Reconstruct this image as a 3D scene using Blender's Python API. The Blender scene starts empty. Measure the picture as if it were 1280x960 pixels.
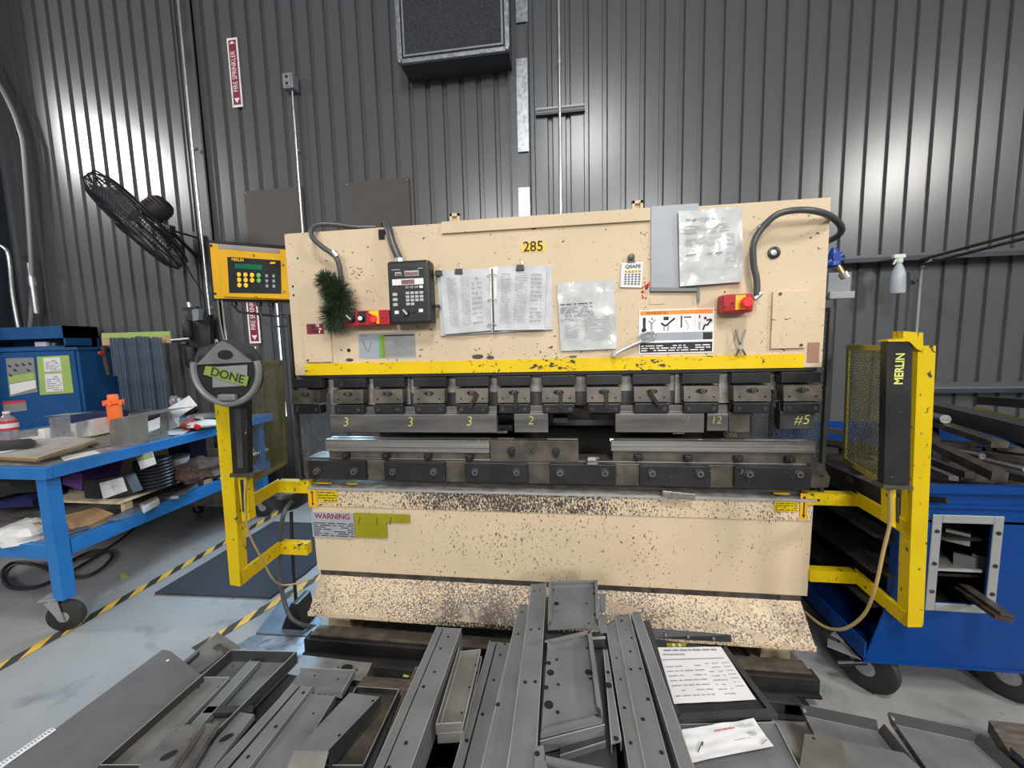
import bpy, bmesh, math, random
from mathutils import Matrix, Vector
from mathutils import noise as mnoise
random.seed(7)
SC = bpy.context.scene
COL = SC.collection
V = Vector
# ------------------------------------------------------------------ camera
F = 485.0
CAM = V((0.13039, -1.92646, 1.6))
R = Matrix(((0.9915855, -0.1289180, 0.0117615), (0.1270854, 0.9867192, 0.1011660), (-0.0246474, -0.0988200, 0.9948000)))
RGT, FWD, UPV = R.col[0].copy(), R.col[1].copy(), R.col[2].copy()
cam = bpy.data.cameras.new('camera'); co = bpy.data.objects.new('camera', cam); COL.objects.link(co)
M4 = Matrix.Identity(4)
for i in range(3):
    M4[i][0] = RGT[i]; M4[i][1] = UPV[i]; M4[i][2] = -FWD[i]; M4[i][3] = CAM[i]
co.matrix_world = M4
cam.sensor_width = 36; cam.lens = F / 1280 * 36; cam.clip_start = .02
SC.camera = co

def A(x, y, X=None, Y=None, Z=None):
    """where the sight line through a photo point meets a plane of the room"""
    d = R @ V(((x - 640) / F, 1, -(y - 480) / F))
    t = (X - CAM.x) / d.x if X is not None else (Y - CAM.y) / d.y if Y is not None else (Z - CAM.z) / d.z
    return CAM + d * t

# ------------------------------------------------------------------ materials
def mat(name, col, rough=.5, metal=0., var=.12, scale=6., bump=0., chips=None, spec=.5, col2=None, trans=0, stretch=None, emit=None, fine=0.):
    m = bpy.data.materials.new(name); m.use_nodes = True
    nt = m.node_tree; N = nt.nodes; L = nt.links
    b = N['Principled BSDF']
    b.inputs['Roughness'].default_value = rough; b.inputs['Metallic'].default_value = metal
    b.inputs['Specular IOR Level'].default_value = spec
    if trans: b.inputs['Transmission Weight'].default_value = trans
    tc = N.new('ShaderNodeTexCoord')
    src = tc.outputs['Object']
    if stretch:
        mp = N.new('ShaderNodeMapping'); mp.inputs['Scale'].default_value = stretch; L.new(src, mp.inputs['Vector']); src = mp.outputs[0]
    nz = N.new('ShaderNodeTexNoise'); nz.inputs['Scale'].default_value = scale; nz.inputs['Detail'].default_value = 5
    L.new(src, nz.inputs['Vector'])
    rp = N.new('ShaderNodeValToRGB')
    c = V(col); c2 = V(col2) if col2 else None
    lo = (c * (1 - var)) if c2 is None else c2
    hi = c * (1 + var) if c2 is None else c
    rp.color_ramp.elements[0].position = .36; rp.color_ramp.elements[1].position = .64
    rp.color_ramp.elements[0].color = (*lo, 1); rp.color_ramp.elements[1].color = (*hi, 1)
    L.new(nz.outputs['Fac'], rp.inputs['Fac'])
    out = rp.outputs['Color']
    def mix(a, bcol, fac):
        x = N.new('ShaderNodeMix'); x.data_type = 'RGBA'
        L.new(fac, x.inputs['Factor']); L.new(a, x.inputs[6]); x.inputs[7].default_value = (*bcol, 1)
        return x.outputs[2]
    for ch in (chips or []):
        # ch: colour, noise scale, threshold, soft, dense=(axis centre, half width, gain), stretch
        ccol, sc, thr, soft, dens, st = ch
        mp = N.new('ShaderNodeMapping'); mp.inputs['Scale'].default_value = st; L.new(tc.outputs['Object'], mp.inputs['Vector'])
        n2 = N.new('ShaderNodeTexNoise'); n2.inputs['Scale'].default_value = sc; n2.inputs['Detail'].default_value = 3; n2.inputs['Roughness'].default_value = .6
        n2.inputs['Distortion'].default_value = .6
        L.new(mp.outputs[0], n2.inputs['Vector'])
        val = n2.outputs['Fac']
        n3 = N.new('ShaderNodeTexNoise'); n3.inputs['Scale'].default_value = 3.2; n3.inputs['Detail'].default_value = 2
        L.new(tc.outputs['Object'], n3.inputs['Vector'])
        ma = N.new('ShaderNodeMath'); ma.operation = 'MULTIPLY_ADD'; L.new(n3.outputs['Fac'], ma.inputs[0]); ma.inputs[1].default_value = .22; L.new(val, ma.inputs[2]); val = ma.outputs[0]
        for (ax, cen, hw, gain) in (dens or []):
            sp = N.new('ShaderNodeSeparateXYZ'); L.new(tc.outputs['Object'], sp.inputs[0])
            s = N.new('ShaderNodeMath'); s.operation = 'SUBTRACT'; L.new(sp.outputs[ax], s.inputs[0]); s.inputs[1].default_value = cen
            a = N.new('ShaderNodeMath'); a.operation = 'ABSOLUTE'; L.new(s.outputs[0], a.inputs[0])
            mr = N.new('ShaderNodeMapRange'); mr.interpolation_type = 'SMOOTHSTEP'; L.new(a.outputs[0], mr.inputs[0])
            mr.inputs[1].default_value = 0; mr.inputs[2].default_value = hw; mr.inputs[3].default_value = gain; mr.inputs[4].default_value = 0
            ad = N.new('ShaderNodeMath'); ad.operation = 'ADD'; L.new(val, ad.inputs[0]); L.new(mr.outputs[0], ad.inputs[1]); val = ad.outputs[0]
        mr = N.new('ShaderNodeMapRange'); L.new(val, mr.inputs[0]); mr.inputs[1].default_value = thr; mr.inputs[2].default_value = thr + soft
        out = mix(out, ccol, mr.outputs[0])
    L.new(out, b.inputs['Base Color'])
    # uneven gloss
    rr = N.new('ShaderNodeMapRange'); L.new(nz.outputs['Fac'], rr.inputs[0]); rr.inputs[1].default_value = .3; rr.inputs[2].default_value = .7
    rv = min(1, var * 10); rr.inputs[3].default_value = max(rough - .06 * rv, .02); rr.inputs[4].default_value = min(rough + .08 * rv, 1); L.new(rr.outputs[0], b.inputs['Roughness'])
    if bump:
        nb = N.new('ShaderNodeTexNoise'); nb.inputs['Scale'].default_value = fine or scale * 12; nb.inputs['Detail'].default_value = 4; L.new(src, nb.inputs['Vector'])
        bp = N.new('ShaderNodeBump'); bp.inputs['Strength'].default_value = bump; bp.inputs['Distance'].default_value = .004
        L.new(nb.outputs['Fac'], bp.inputs['Height']); L.new(bp.outputs[0], b.inputs['Normal'])
    if emit:
        b.inputs['Emission Color'].default_value = (*emit[0], 1); b.inputs['Emission Strength'].default_value = emit[1]
    return m

CH = (.045, .04, .035)
M = {}
cream = (.585, .470, .325)
M['cream'] = mat('cream_paint', cream, .66, spec=.2, var=.05, scale=3, chips=[(CH, 55, .80, .02, [(2, 1.5, .16, .05)], (1, 1, 1.2)), ((.5, .4, .27), 9, .76, .1, None, (1, 1, 1))])
M['cream_bed'] = mat('cream_paint_bed', cream, .62, spec=.25, var=.05, scale=3, chips=[(CH, 110, .775, .02, [(2, .86, .16, .075), (0, 0.0, 1.2, .05)], (1, 1, .55)), ((.55, .44, .3), 7, .72, .1, None, (1, 1, 1))])
M['cream_lip'] = mat('cream_paint_worn', cream, .5, var=.05, scale=3, chips=[(CH, 135, .665, .03, [(0, -.1, .9, .13)], (1, 1, .6))])
M['cream_shelf'] = mat('cream_paint_shelf', (.56, .445, .305), .55, var=.06, scale=3, chips=[((.12, .10, .085), 115, .655, .04, [(0, -.1, 1.2, .09), (2, .18, .14, .05)], (1, 1, 1)), ((.4, .31, .22), 8, .66, .12, None, (1, 1, 1))])
M['yellow'] = mat('yellow_paint', (.55, .395, .003), .45, spec=.25, var=.06, scale=4, chips=[((.05, .045, .03), 45, .755, .03, None, (1, 1, .8))])
M['yellow_strip'] = mat('yellow_paint_stripe', (.70, .49, .006), .45, spec=.3, var=.05, chips=[((.06, .05, .03), 50, .76, .03, [(0, .15, .9, .07)], (.6, 1, 1))])
M['yellow_box'] = mat('amber_enamel', (.66, .36, .008), .4, var=.04)
M['wall'] = mat('dark_ribbed_steel', (.104, .112, .119), .28, metal=.25, var=.012, scale=1.3)
M['trim'] = mat('dark_flashing', (.06, .065, .07), .42, metal=.3)
M['darkwall'] = mat('dark_blue_steel', (.022, .03, .045), .5)
M['galv'] = mat('galvanised_steel', (.36, .39, .42), .32, metal=.75, var=.15, scale=25)
M['conduit'] = mat('conduit_steel', (.62, .63, .63), .3, metal=.8, var=.05)
M['dim_conduit'] = mat('painted_conduit', (.28, .29, .29), .45, metal=.3, var=.05)
M['black'] = mat('black_paint', (.012, .012, .014), .4, var=.3, chips=[((.12, .12, .12), 60, .80, .03, None, (1, 1, .6))])
M['blackp'] = mat('black_plastic', (.012, .012, .013), .38, var=.2)
M['soft'] = mat('black_rubber', (.016, .016, .017), .65, var=.3)
M['steel'] = mat('oxide_steel', (.075, .073, .072), .42, metal=.6, var=.2, scale=9, bump=.05)
M['tool'] = mat('tool_steel', (.17, .165, .158), .38, metal=.7, var=.18, scale=8, stretch=(.3, 1, 3))
M['brownsteel'] = mat('aged_brown_steel', (.105, .092, .078), .45, metal=.55, var=.3, scale=14)
M['bright'] = mat('ground_steel', (.36, .35, .335), .32, metal=.85, var=.2, scale=12, stretch=(.15, 1, 6))
M['beamgrey'] = mat('worn_grey_steel', (.26, .25, .23), .5, metal=.3, var=.3, scale=18)
M['deep'] = mat('greasy_steel_and_shade', (.013, .012, .011), .55, var=.4)  # dark steel parts, also the press interior's shade put into colour
M['bluepaint'] = mat('blue_paint', (.015, .15, .43), .35, var=.06, chips=[((.005, .05, .25), 40, .86, .03, None, (1, 1, 1))])
M['chest'] = mat('deep_blue_paint', (.001, .036, .175), .45, spec=.2, var=.08)
M['cabinet'] = mat('cabinet_blue', (.006, .065, .20), .42, var=.08)
M['red'] = mat('red_plastic', (.38, .010, .016), .4, var=.06)
M['redbtn'] = mat('red_button', (.8, .03, .03), .35)
M['white'] = mat('white_plastic', (.70, .70, .69), .4, var=.03)
M['paper'] = mat('white_paper', (.50, .515, .535), .6, var=.05, scale=14, bump=.5, fine=22)
M['sleeve'] = mat('clear_sleeve', (.50, .52, .51), .16, var=.10, scale=12, bump=.8, fine=16)
M['flatpaper'] = mat('flat_paper', (.66, .67, .68), .6, var=.02)
M['ink'] = mat('grey_ink', (.24, .24, .27), .7)
M['darkink'] = mat('dark_ink', (.02, .02, .022), .7)
M['sheet'] = mat('grey_sheet_steel', (.165, .178, .182), .45, metal=.25, var=.10, scale=8, bump=.03)
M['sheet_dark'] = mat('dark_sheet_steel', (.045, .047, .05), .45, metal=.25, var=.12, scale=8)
M['sheet_light'] = mat('light_sheet_steel', (.20, .195, .18), .38, metal=.4, var=.14, scale=8)
M['sheet_warm'] = mat('warm_grey_sheet', (.12, .115, .115), .55, metal=.1, var=.06, scale=10)
M['edge'] = mat('sheared_edge', (.42, .44, .45), .35, metal=.5)
M['hole'] = mat('hole_dark', (.004, .004, .004), .8)
M['brown'] = mat('brown_board', (.072, .062, .054), .7, var=.08)
M['card'] = mat('cardboard_grey', (.34, .31, .27), .75, var=.1, scale=14)
M['cardb'] = mat('cardboard', (.42, .27, .14), .8, var=.1)
M['wood'] = mat('pale_wood', (.62, .50, .34), .6, var=.15, scale=6, stretch=(8, 1, 8))
M['palletwood'] = mat('dirty_wood', (.09, .075, .06), .8, var=.4, scale=10, stretch=(1, 6, 6))
M['orange'] = mat('orange_plastic', (.95, .17, .03), .45, var=.03)
M['purple'] = mat('purple_plastic', (.11, .04, .20), .4)
M['lilac'] = mat('lilac_plastic', (.36, .28, .46), .4)
M['navy'] = mat('navy_cloth', (.008, .01, .07), .8)
M['green'] = mat('green_tape', (.19, .27, .045), .6, var=.1)
M['lime'] = mat('lime_label', (.30, .42, .11), .6, var=.06)
M['olive'] = mat('olive_film', (.27, .24, .008), .4, var=.1)
M['greyfilm'] = mat('grey_label', (.30, .33, .37), .4, var=.08)
M['signred'] = mat('sign_maroon', (.20, .012, .03), .5)
M['pink'] = mat('sign_pink', (.75, .62, .62), .5)
M['signwhite'] = mat('sign_white', (.80, .76, .76), .5)
M['signorange'] = mat('sign_orange', (.85, .25, .02), .5)
M['numyellow'] = mat('number_label', (.85, .50, .02), .5)
M['copper'] = mat('copper_label', (.30, .17, .12), .4)
M['lcd'] = mat('display_green', (.01, .13, .07), .25)
M['lcdred'] = mat('display_dim_red', (.22, .12, .12), .3)
M['keyyellow'] = mat('key_yellow', (.85, .55, .03), .5)
M['keygreen'] = mat('key_green', (.08, .42, .10), .5)
M['keygrey'] = mat('key_grey', (.42, .44, .46), .5)
M['chalk'] = mat('yellow_chalk', (.55, .58, .13), .8)
M['bristle'] = mat('green_bristle', (.022, .045, .02), .8, var=.4, scale=40)
M['tan'] = mat('tan_cable', (.36, .25, .10), .5)
M['hose'] = mat('grey_hose', (.06, .062, .065), .35, var=.05)
M['bottle'] = mat('frosted_plastic', (.44, .50, .55), .4, var=.04)
M['cyan'] = mat('blue_valve', (.01, .05, .30), .35)
M['pvc'] = mat('clear_plastic', (.75, .72, .78), .12, var=.05, trans=.75)
M['leather'] = mat('brown_leather', (.045, .024, .017), .7, var=.5, scale=30)
M['strip'] = mat('blue_grey_strip', (.17, .22, .29), .35, metal=.4, var=.1)
M['greybox'] = mat('grey_box', (.20, .22, .24), .5)
M['redpaper'] = mat('red_ink', (.5, .03, .04), .6)
M['brass'] = mat('brass', (.55, .42, .2), .3, metal=.9)
M['mat'] = mat('floor_mat_pile', (.032, .036, .048), .95, var=.45, scale=90, bump=.6)
M['daylight'] = mat('daylight_pane', (.8, .9, 1), .3, emit=((.72, .9, 1.0), 3.2))

# ------------------------------------------------------------------ mesh collector
class B:
    def __init__(s): s.v = []; s.f = []; s.m = []; s.mats = []
    def mi(s, m):
        if m not in s.mats: s.mats.append(m)
        return s.mats.index(m)
    def add(s, vs, fs, m):
        o = len(s.v); s.v += [V(p) for p in vs]; k = s.mi(m)
        for f in fs: s.f.append([o + i for i in f]); s.m.append(k)
        return s
    def box(s, c, sz, m, rot=None):
        hx, hy, hz = [q / 2 for q in sz]; c = V(c)
        ps = [V((x, y, z)) for x in (-hx, hx) for y in (-hy, hy) for z in (-hz, hz)]
        if rot is not None: ps = [rot @ p for p in ps]
        return s.add([c + p for p in ps], [(0, 1, 3, 2), (4, 6, 7, 5), (0, 4, 5, 1), (2, 3, 7, 6), (0, 2, 6, 4), (1, 5, 7, 3)], m)
    def bb(s, x0, x1, y0, y1, z0, z1, m): return s.box(((x0 + x1) / 2, (y0 + y1) / 2, (z0 + z1) / 2), (abs(x1 - x0), abs(y1 - y0), abs(z1 - z0)), m)
    def prism(s, pts, d, m, side=None):
        pts = [V(p) for p in pts]; d = V(d); n = len(pts)
        s.add(pts + [p + d for p in pts], [list(range(n)), list(range(2 * n - 1, n - 1, -1))], m)
        s.add(pts + [p + d for p in pts], [(i, i + n, (i + 1) % n + n, (i + 1) % n) for i in range(n)], side or m)
        return s
    def frustum(s, a, b, m):
        n = len(a); return s.add(list(a) + list(b), [list(range(n)), list(range(2 * n - 1, n - 1, -1))] + [(i, i + n, (i + 1) % n + n, (i + 1) % n) for i in range(n)], m)
    def quad(s, pts, m): return s.add(pts, [list(range(len(pts)))], m)
    def cyl(s, p0, p1, r, m, r2=None, n=16):
        p0 = V(p0); p1 = V(p1); r2 = r if r2 is None else r2
        w = (p1 - p0).normalized(); u = w.orthogonal().normalized(); t = w.cross(u)
        ring = [u * math.cos(2 * math.pi * i / n) + t * math.sin(2 * math.pi * i / n) for i in range(n)]
        return s.frustum([p0 + q * r for q in ring], [p1 + q * r2 for q in ring], m)
    def tube(s, pts, r, m, n=10, smooth=6, closed=False):
        pts = [V(p) for p in pts]
        if smooth and len(pts) > 2:
            q = []; L = len(pts)
            for i in range(L if closed else L - 1):
                a, b_, c, d = (pts[(i - 1) % L] if closed or i else pts[i]), pts[i], pts[(i + 1) % L], (pts[(i + 2) % L] if closed or i + 2 < L else pts[(i + 1) % L])
                for k in range(smooth):
                    t = k / smooth
                    q.append(.5 * ((2 * b_) + (c - a) * t + (2 * a - 5 * b_ + 4 * c - d) * t * t + (3 * b_ - a - 3 * c + d) * t ** 3))
            if not closed: q.append(pts[-1])
            pts = q
        L = len(pts); vs = []; u = None
        for i, p in enumerate(pts):
            w = (pts[(i + 1) % L] - pts[i - 1]) if closed else (pts[min(i + 1, L - 1)] - pts[max(i - 1, 0)])
            if w.length < 1e-9: w = V((0, 0, 1))
            w.normalize()
            u = w.orthogonal() if u is None else u - w * u.dot(w)
            if u.length < 1e-6: u = w.orthogonal()
            u.normalize(); t = w.cross(u)
            vs += [p + (u * math.cos(2 * math.pi * k / n) + t * math.sin(2 * math.pi * k / n)) * r for k in range(n)]
        fs = []
        for i in range(L if closed else L - 1):
            j = (i + 1) % L
            fs += [(i * n + k, i * n + (k + 1) % n, j * n + (k + 1) % n, j * n + k) for k in range(n)]
        if not closed: fs += [list(range(n))[::-1], [(L - 1) * n + k for k in range(n)]]
        return s.add(vs, fs, m)
    def lathe(s, c, prof, m, axis=(0, 0, 1), n=24, sx=1.):
        c = V(c); w = V(axis).normalized(); u = w.orthogonal().normalized() if abs(w.z) < .99 else V((1, 0, 0)); t = w.cross(u)
        vs = []
        for (r, h) in prof: vs += [c + w * h + (u * math.cos(2 * math.pi * k / n) * sx + t * math.sin(2 * math.pi * k / n)) * r for k in range(n)]
        fs = [(i * n + k, i * n + (k + 1) % n, (i + 1) * n + (k + 1) % n, (i + 1) * n + k) for i in range(len(prof) - 1) for k in range(n)]
        fs += [list(range(n))[::-1], [(len(prof) - 1) * n + k for k in range(n)]]
        return s.add(vs, fs, m)
    def disc(s, c, nrm, r, m, n=14, rx=None, up=None):
        c = V(c); w = V(nrm).normalized(); u = (V(up).cross(w) if up else w.orthogonal()).normalized(); t = w.cross(u)
        return s.add([c + u * math.cos(2 * math.pi * k / n) * (rx or r) + t * math.sin(2 * math.pi * k / n) * r for k in range(n)], [list(range(n))], m)
    def obj(s, name, parent=None, bevel=0, smooth=False, label=None, kind=None):
        me = bpy.data.meshes.new(name)
        off = V(parent_loc(parent)) if parent else V((0, 0, 0))
        me.from_pydata([tuple(p - off) for p in s.v], [], s.f)
        for mm in s.mats: me.materials.append(M[mm] if isinstance(mm, str) else mm)
        me.polygons.foreach_set('material_index', s.m)
        bm = bmesh.new(); bm.from_mesh(me); bmesh.ops.recalc_face_normals(bm, faces=bm.faces)
        bm.to_mesh(me); bm.free()
        if smooth:
            me.polygons.foreach_set('use_smooth', [True] * len(me.polygons)); me.set_sharp_from_angle(angle=math.radians(40))
        me.update()
        o = bpy.data.objects.new(name, me); COL.objects.link(o)
        if parent: o.parent = parent
        if bevel:
            md = o.modifiers.new('bevel', 'BEVEL'); md.width = bevel; md.segments = 2; md.limit_method = 'ANGLE'; md.angle_limit = math.radians(50)
        if label: o['label'] = label
        if kind: o['kind'] = kind
        return o

def parent_loc(p):
    l = V((0, 0, 0))
    while p: l = l + p.location; p = p.parent
    return l
def thing(name, loc, label, cat, group=None):
    o = bpy.data.objects.new(name, None); COL.objects.link(o); o.location = loc; o.empty_display_size = .1
    return tag(o, label, cat, group)
def tag(o, label, cat, group=None, kind=None):
    o['label'] = label; o['category'] = cat
    if group: o['group'] = group
    if kind: o['kind'] = kind
    return o
def struct(b, name, **k): return b.obj(name, kind='structure', **k)
def solo(b, name, label, cat, group=None, kind=None, **k):
    """a thing that is one mesh, with its origin at its own foot"""
    lo = V([min(p[i] for p in b.v) for i in range(3)]); hi = V([max(p[i] for p in b.v) for i in range(3)])
    c = V(((lo.x + hi.x) / 2, (lo.y + hi.y) / 2, lo.z))
    b.v = [p - c for p in b.v]
    o = b.obj(name, **k); o.location = c
    return tag(o, label, cat, group, kind)
def dup(root, d, label=None, group=None):
    def rec(o, par):
        c = o.copy(); COL.objects.link(c)
        if par: c.parent = par; c.matrix_parent_inverse = o.matrix_parent_inverse.copy()
        for ch in KIDS.get(o.name, [x for x in list(COL.objects) if x.parent == o]): rec(ch, c)
        return c
    c = rec(root, None); c.location = root.location + V(d)
    if label: c['label'] = label
    if group: c['group'] = group
    return c
KIDS = {}

def text(s, P, rt, up, size, m, parent=None, name='lettering', ext=.0006, shear=0, align='CENTER', sx=1., label=None, bold=0):
    cu = bpy.data.curves.new('t', 'FONT'); cu.body = s; cu.size = size; cu.extrude = ext; cu.align_x = align; cu.align_y = 'CENTER'; cu.shear = shear; cu.offset = bold
    t = bpy.data.objects.new('t', cu); COL.objects.link(t); bpy.context.view_layer.update()
    me = bpy.data.meshes.new_from_object(t.evaluated_get(bpy.context.evaluated_depsgraph_get()))
    bpy.data.objects.remove(t); bpy.data.curves.remove(cu)
    rt = V(rt).normalized(); up = V(up); up = (up - rt * up.dot(rt)).normalized(); n = rt.cross(up)
    off = V(parent_loc(parent)) if parent else V((0, 0, 0))
    for v in me.vertices: c = v.co.copy(); v.co = V(P) + rt * c.x * sx + up * c.y + n * c.z - off
    me.materials.clear(); me.materials.append(M[m])
    o = bpy.data.objects.new(name, me); COL.objects.link(o); o.parent = parent
    if label: o['label'] = label
    return o

def lines(b, o, u, v, rows, m, cols=1, seed=1, fill=.85, th=.45, word=.06, lift=None):
    """rows of short printed dashes on the sheet o + a*u + b*v"""
    rnd = random.Random(seed); o = V(o); u = V(u); v = V(v); n = u.cross(v).normalized() * .0006
    if lift is not None: n = V(lift)
    for r in range(rows):
        a = (r + .2) / rows; h = th / rows; x = 0
        while x < fill:
            w = word * rnd.uniform(.4, 1.6)
            if rnd.random() < .82:
                x1 = min(x + w, fill)
                b.quad([o + u * x + v * a + n, o + u * x1 + v * a + n, o + u * x1 + v * (a + h) + n, o + u * x + v * (a + h) + n], m)
            x += w + word * .25
    return b
def lerp4(q, s, t): # bilinear point of a quad TL,TR,BR,BL
    return (q[0] * (1 - s) + q[1] * s) * (1 - t) + (q[3] * (1 - s) + q[2] * s) * t
def Q(Y, *pts): return [A(x, y, Y=Y) for x, y in pts]
def QZ(Z, *pts): return [A(x, y, Z=Z) for x, y in pts]

# ================================================================== SETTING
YW = 1.90
b = B(); b.bb(-6.5, 6.5, -3.5, YW + .1, -.06, 0, 'floor_') if False else None
def floor_mat():
    m = mat('painted_concrete', (.30, .302, .297), .33, var=.07, scale=1.1, bump=.03, fine=60, chips=[((.17, .18, .19), 5, .70, .25, None, (1, 1, 1)), ((.06, .06, .06), 48, .84, .03, None, (.7, 1.3, 1)), ((.16, .15, .14), 22, .79, .06, None, (1.5, .5, 1))])
    return m
M['floor'] = floor_mat()
b = B(); b.bb(-10, 9.0, -6, YW + .25, -.08, 0, 'floor'); struct(b, 'floor')
# ribbed back wall: broad pans with narrow grooves every 165 mm
b = B(); prof = []
g = .046 + .165 * -41
x = -6.6; prof.append((x, YW))
k = -40
while .046 + .165 * k < 6.9:
    c = .046 + .165 * k; k += 1
    if c - .03 < -6.6: continue
    prof += [(c - .026, YW), (c - .017, YW + .022), (c + .017, YW + .022), (c + .026, YW)]
prof.append((7.0, YW))
ztop = 6.2
vs = [V((x, y, 0)) for x, y in prof] + [V((x, y, ztop)) for x, y in prof]; n = len(prof)
DX0, DX1, DZ = -2.92, -2.30, 2.35   # doorway behind the press
fs = []
for i in range(n - 1):
    fs.append((i, i + 1, i + 1 + n, i + n))
b.add(vs, fs, 'wall'); b.add([V((-6.6, YW + .08, 0)), V((7, YW + .08, 0)), V((7, YW + .08, ztop)), V((-6.6, YW + .08, ztop))], [(0, 1, 2, 3)], 'trim')
struct(b, 'wall_back')
# end wall at the far left and its dark column
b = B(); b.bb(-6.7, -6.12, 1.2, YW, 0, ztop, 'darkwall'); struct(b, 'wall_left')
b = B(); b.prism([A(-10, 0, Y=YW - .12), A(13, 200, Y=YW - .12), A(19, 300, Y=YW - .12), A(22, 420, Y=YW - .12), A(-20, 420, Y=YW - .12), A(-60, 0, Y=YW - .12)], (0, .1, 0), 'darkwall') if False else None
# flashings
b = B(); b.bb(-3.70, -3.52, YW - .02, YW + .01, 0, ztop, 'trim'); b.bb(-3.715, -3.70, YW - .03, YW, 0, ztop, 'wall'); b.bb(-3.545, -3.52, YW - .03, YW, 0, ztop, 'wall'); struct(b, 'trim_1')
b = B(); b.bb(-.33, -.15, YW - .015, YW + .01, 0, ztop, 'wall'); b.bb(-.335, -.32, YW - .03, YW, 0, ztop, 'trim'); b.bb(-.16, -.145, YW - .03, YW, 0, ztop, 'trim'); struct(b, 'trim_2')
# horizontal girts
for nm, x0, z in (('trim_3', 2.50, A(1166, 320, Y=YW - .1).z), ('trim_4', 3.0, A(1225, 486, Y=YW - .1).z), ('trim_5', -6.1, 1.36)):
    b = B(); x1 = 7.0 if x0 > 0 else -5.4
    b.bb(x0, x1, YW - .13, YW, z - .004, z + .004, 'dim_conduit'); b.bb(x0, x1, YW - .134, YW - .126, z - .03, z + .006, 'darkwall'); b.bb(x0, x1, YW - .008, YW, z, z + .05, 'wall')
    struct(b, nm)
# daylight slit of a door beside the press
b = B()
p = A(349, 400, Y=YW - .02); q = A(352, 445, Y=YW - .02)
b.bb(p.x - .012, p.x + .018, YW - .03, YW - .012, .9, 2.12, 'daylight'); dd = struct(b, 'window_1')
b = B(); b.bb(p.x - .06, p.x - .012, YW - .05, YW, 0, 2.18, 'trim'); b.bb(p.x + .018, p.x + .06, YW - .05, YW, 0, 2.18, 'trim'); b.bb(p.x - .06, p.x + 1.0, YW - .05, YW, 2.12, 2.2, 'trim'); b.bb(p.x + .06, p.x + 1.0, YW - .04, YW - .005, .02, 2.12, 'wall'); b.bb(p.x - .012, p.x + .018, YW - .05, YW, 0, .9, 'trim')
struct(b, 'door_1')

# ================================================================== THINGS ON THE WALL
yw = YW - .004
def wallsign(q, lab, txt, flip=False):
    z0 = q[2].z; 
    t = thing('fire_sprinkler_sign', ((q[0].x + q[1].x) / 2, yw, z0), lab, 'sign')
    x0, x1 = q[0].x, q[1].x; z1 = q[0].z
    b = B(); b.bb(x0, x1, yw - .008, yw, z0, z1, 'signwhite'); b.obj('sign_plate', t)
    b = B(); w = (x1 - x0); b.bb(x0 + w * .14, x1 - w * .14, yw - .0095, yw - .008, z0 + .022, z1 - .02, 'signred'); b.obj('red_panel', t)
    b = B(); cx = (x0 + x1) / 2; yy = yw - .0105
    b.add([(cx - w * .26, yy, z0 + .085), (cx + w * .26, yy, z0 + .085), (cx, yy, z0 + .035)], [(0, 1, 2)], 'signwhite')
    b.add([(cx - w * .26, yy, z1 - .055), (cx + w * .26, yy, z1 - .055), (cx, yy, z1 - .03)], [(0, 1, 2)], 'signwhite'); b.obj('arrow', t)
    text(txt, (cx, yw - .0105, (z0 + z1) / 2 + .01), (0, 0, -1) if flip else (0, 0, 1), (1, 0, 0) if flip else (-1, 0, 0), w * .62, 'signwhite', t, ext=.0003, sx=(z1 - z0 - .17) / (w * .62 * .62 * len(txt)))
    return t
wallsign([A(284, 49, Y=yw), A(297, 49, Y=yw), A(302, 134, Y=yw), A(289, 134, Y=yw)], 'maroon and white vertical fire sprinkler sign high on the ribbed wall', 'FIRE SPRINKLER')
wallsign([A(306, 352, Y=yw), A(320, 352, Y=yw), A(324, 429, Y=yw), A(310, 429, Y=yw)], 'maroon vertical fire sprinkler sign on the wall below the yellow control box', 'FIRE SPRINKLER')
# small torn sticker under it
b = B(); b.prism(Q(yw, (304, 437), (320, 433), (320, 436), (305, 441)), (0, .003, 0), 'signwhite'); b.prism(Q(yw, (311, 440), (320, 437), (321, 450), (312, 450)), (0, .002, 0), 'signred')
solo(b, 'torn_sticker', 'torn red and white sticker on the wall under the lower sprinkler sign', 'sticker')
# brown boards
for pts, lab in (([(305, 239), (378, 233), (384, 320), (312, 320)], 'square brown board on the wall above the yellow control box'), ([(431.5, 228), (511, 222), (513, 292), (434, 292)], 'square brown board on the wall behind the black hoses of the press')):
    q = Q(YW - .02, *pts); x0 = q[0].x; x1 = q[1].x; zz1 = (q[0].z + q[1].z) / 2; zz0 = q[2].z
    b = B(); b.bb(x0, x1, YW - .025, YW - .002, zz0, zz1, 'brown')
    for sx in (x0 + .02, x1 - .02):
        for sz in (zz0 + .02, zz1 - .02): b.cyl((sx, YW - .028, sz), (sx, YW - .024, sz), .006, 'galv', n=8)
    solo(b, 'wall_board', lab, 'board', bevel=.002)
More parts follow.
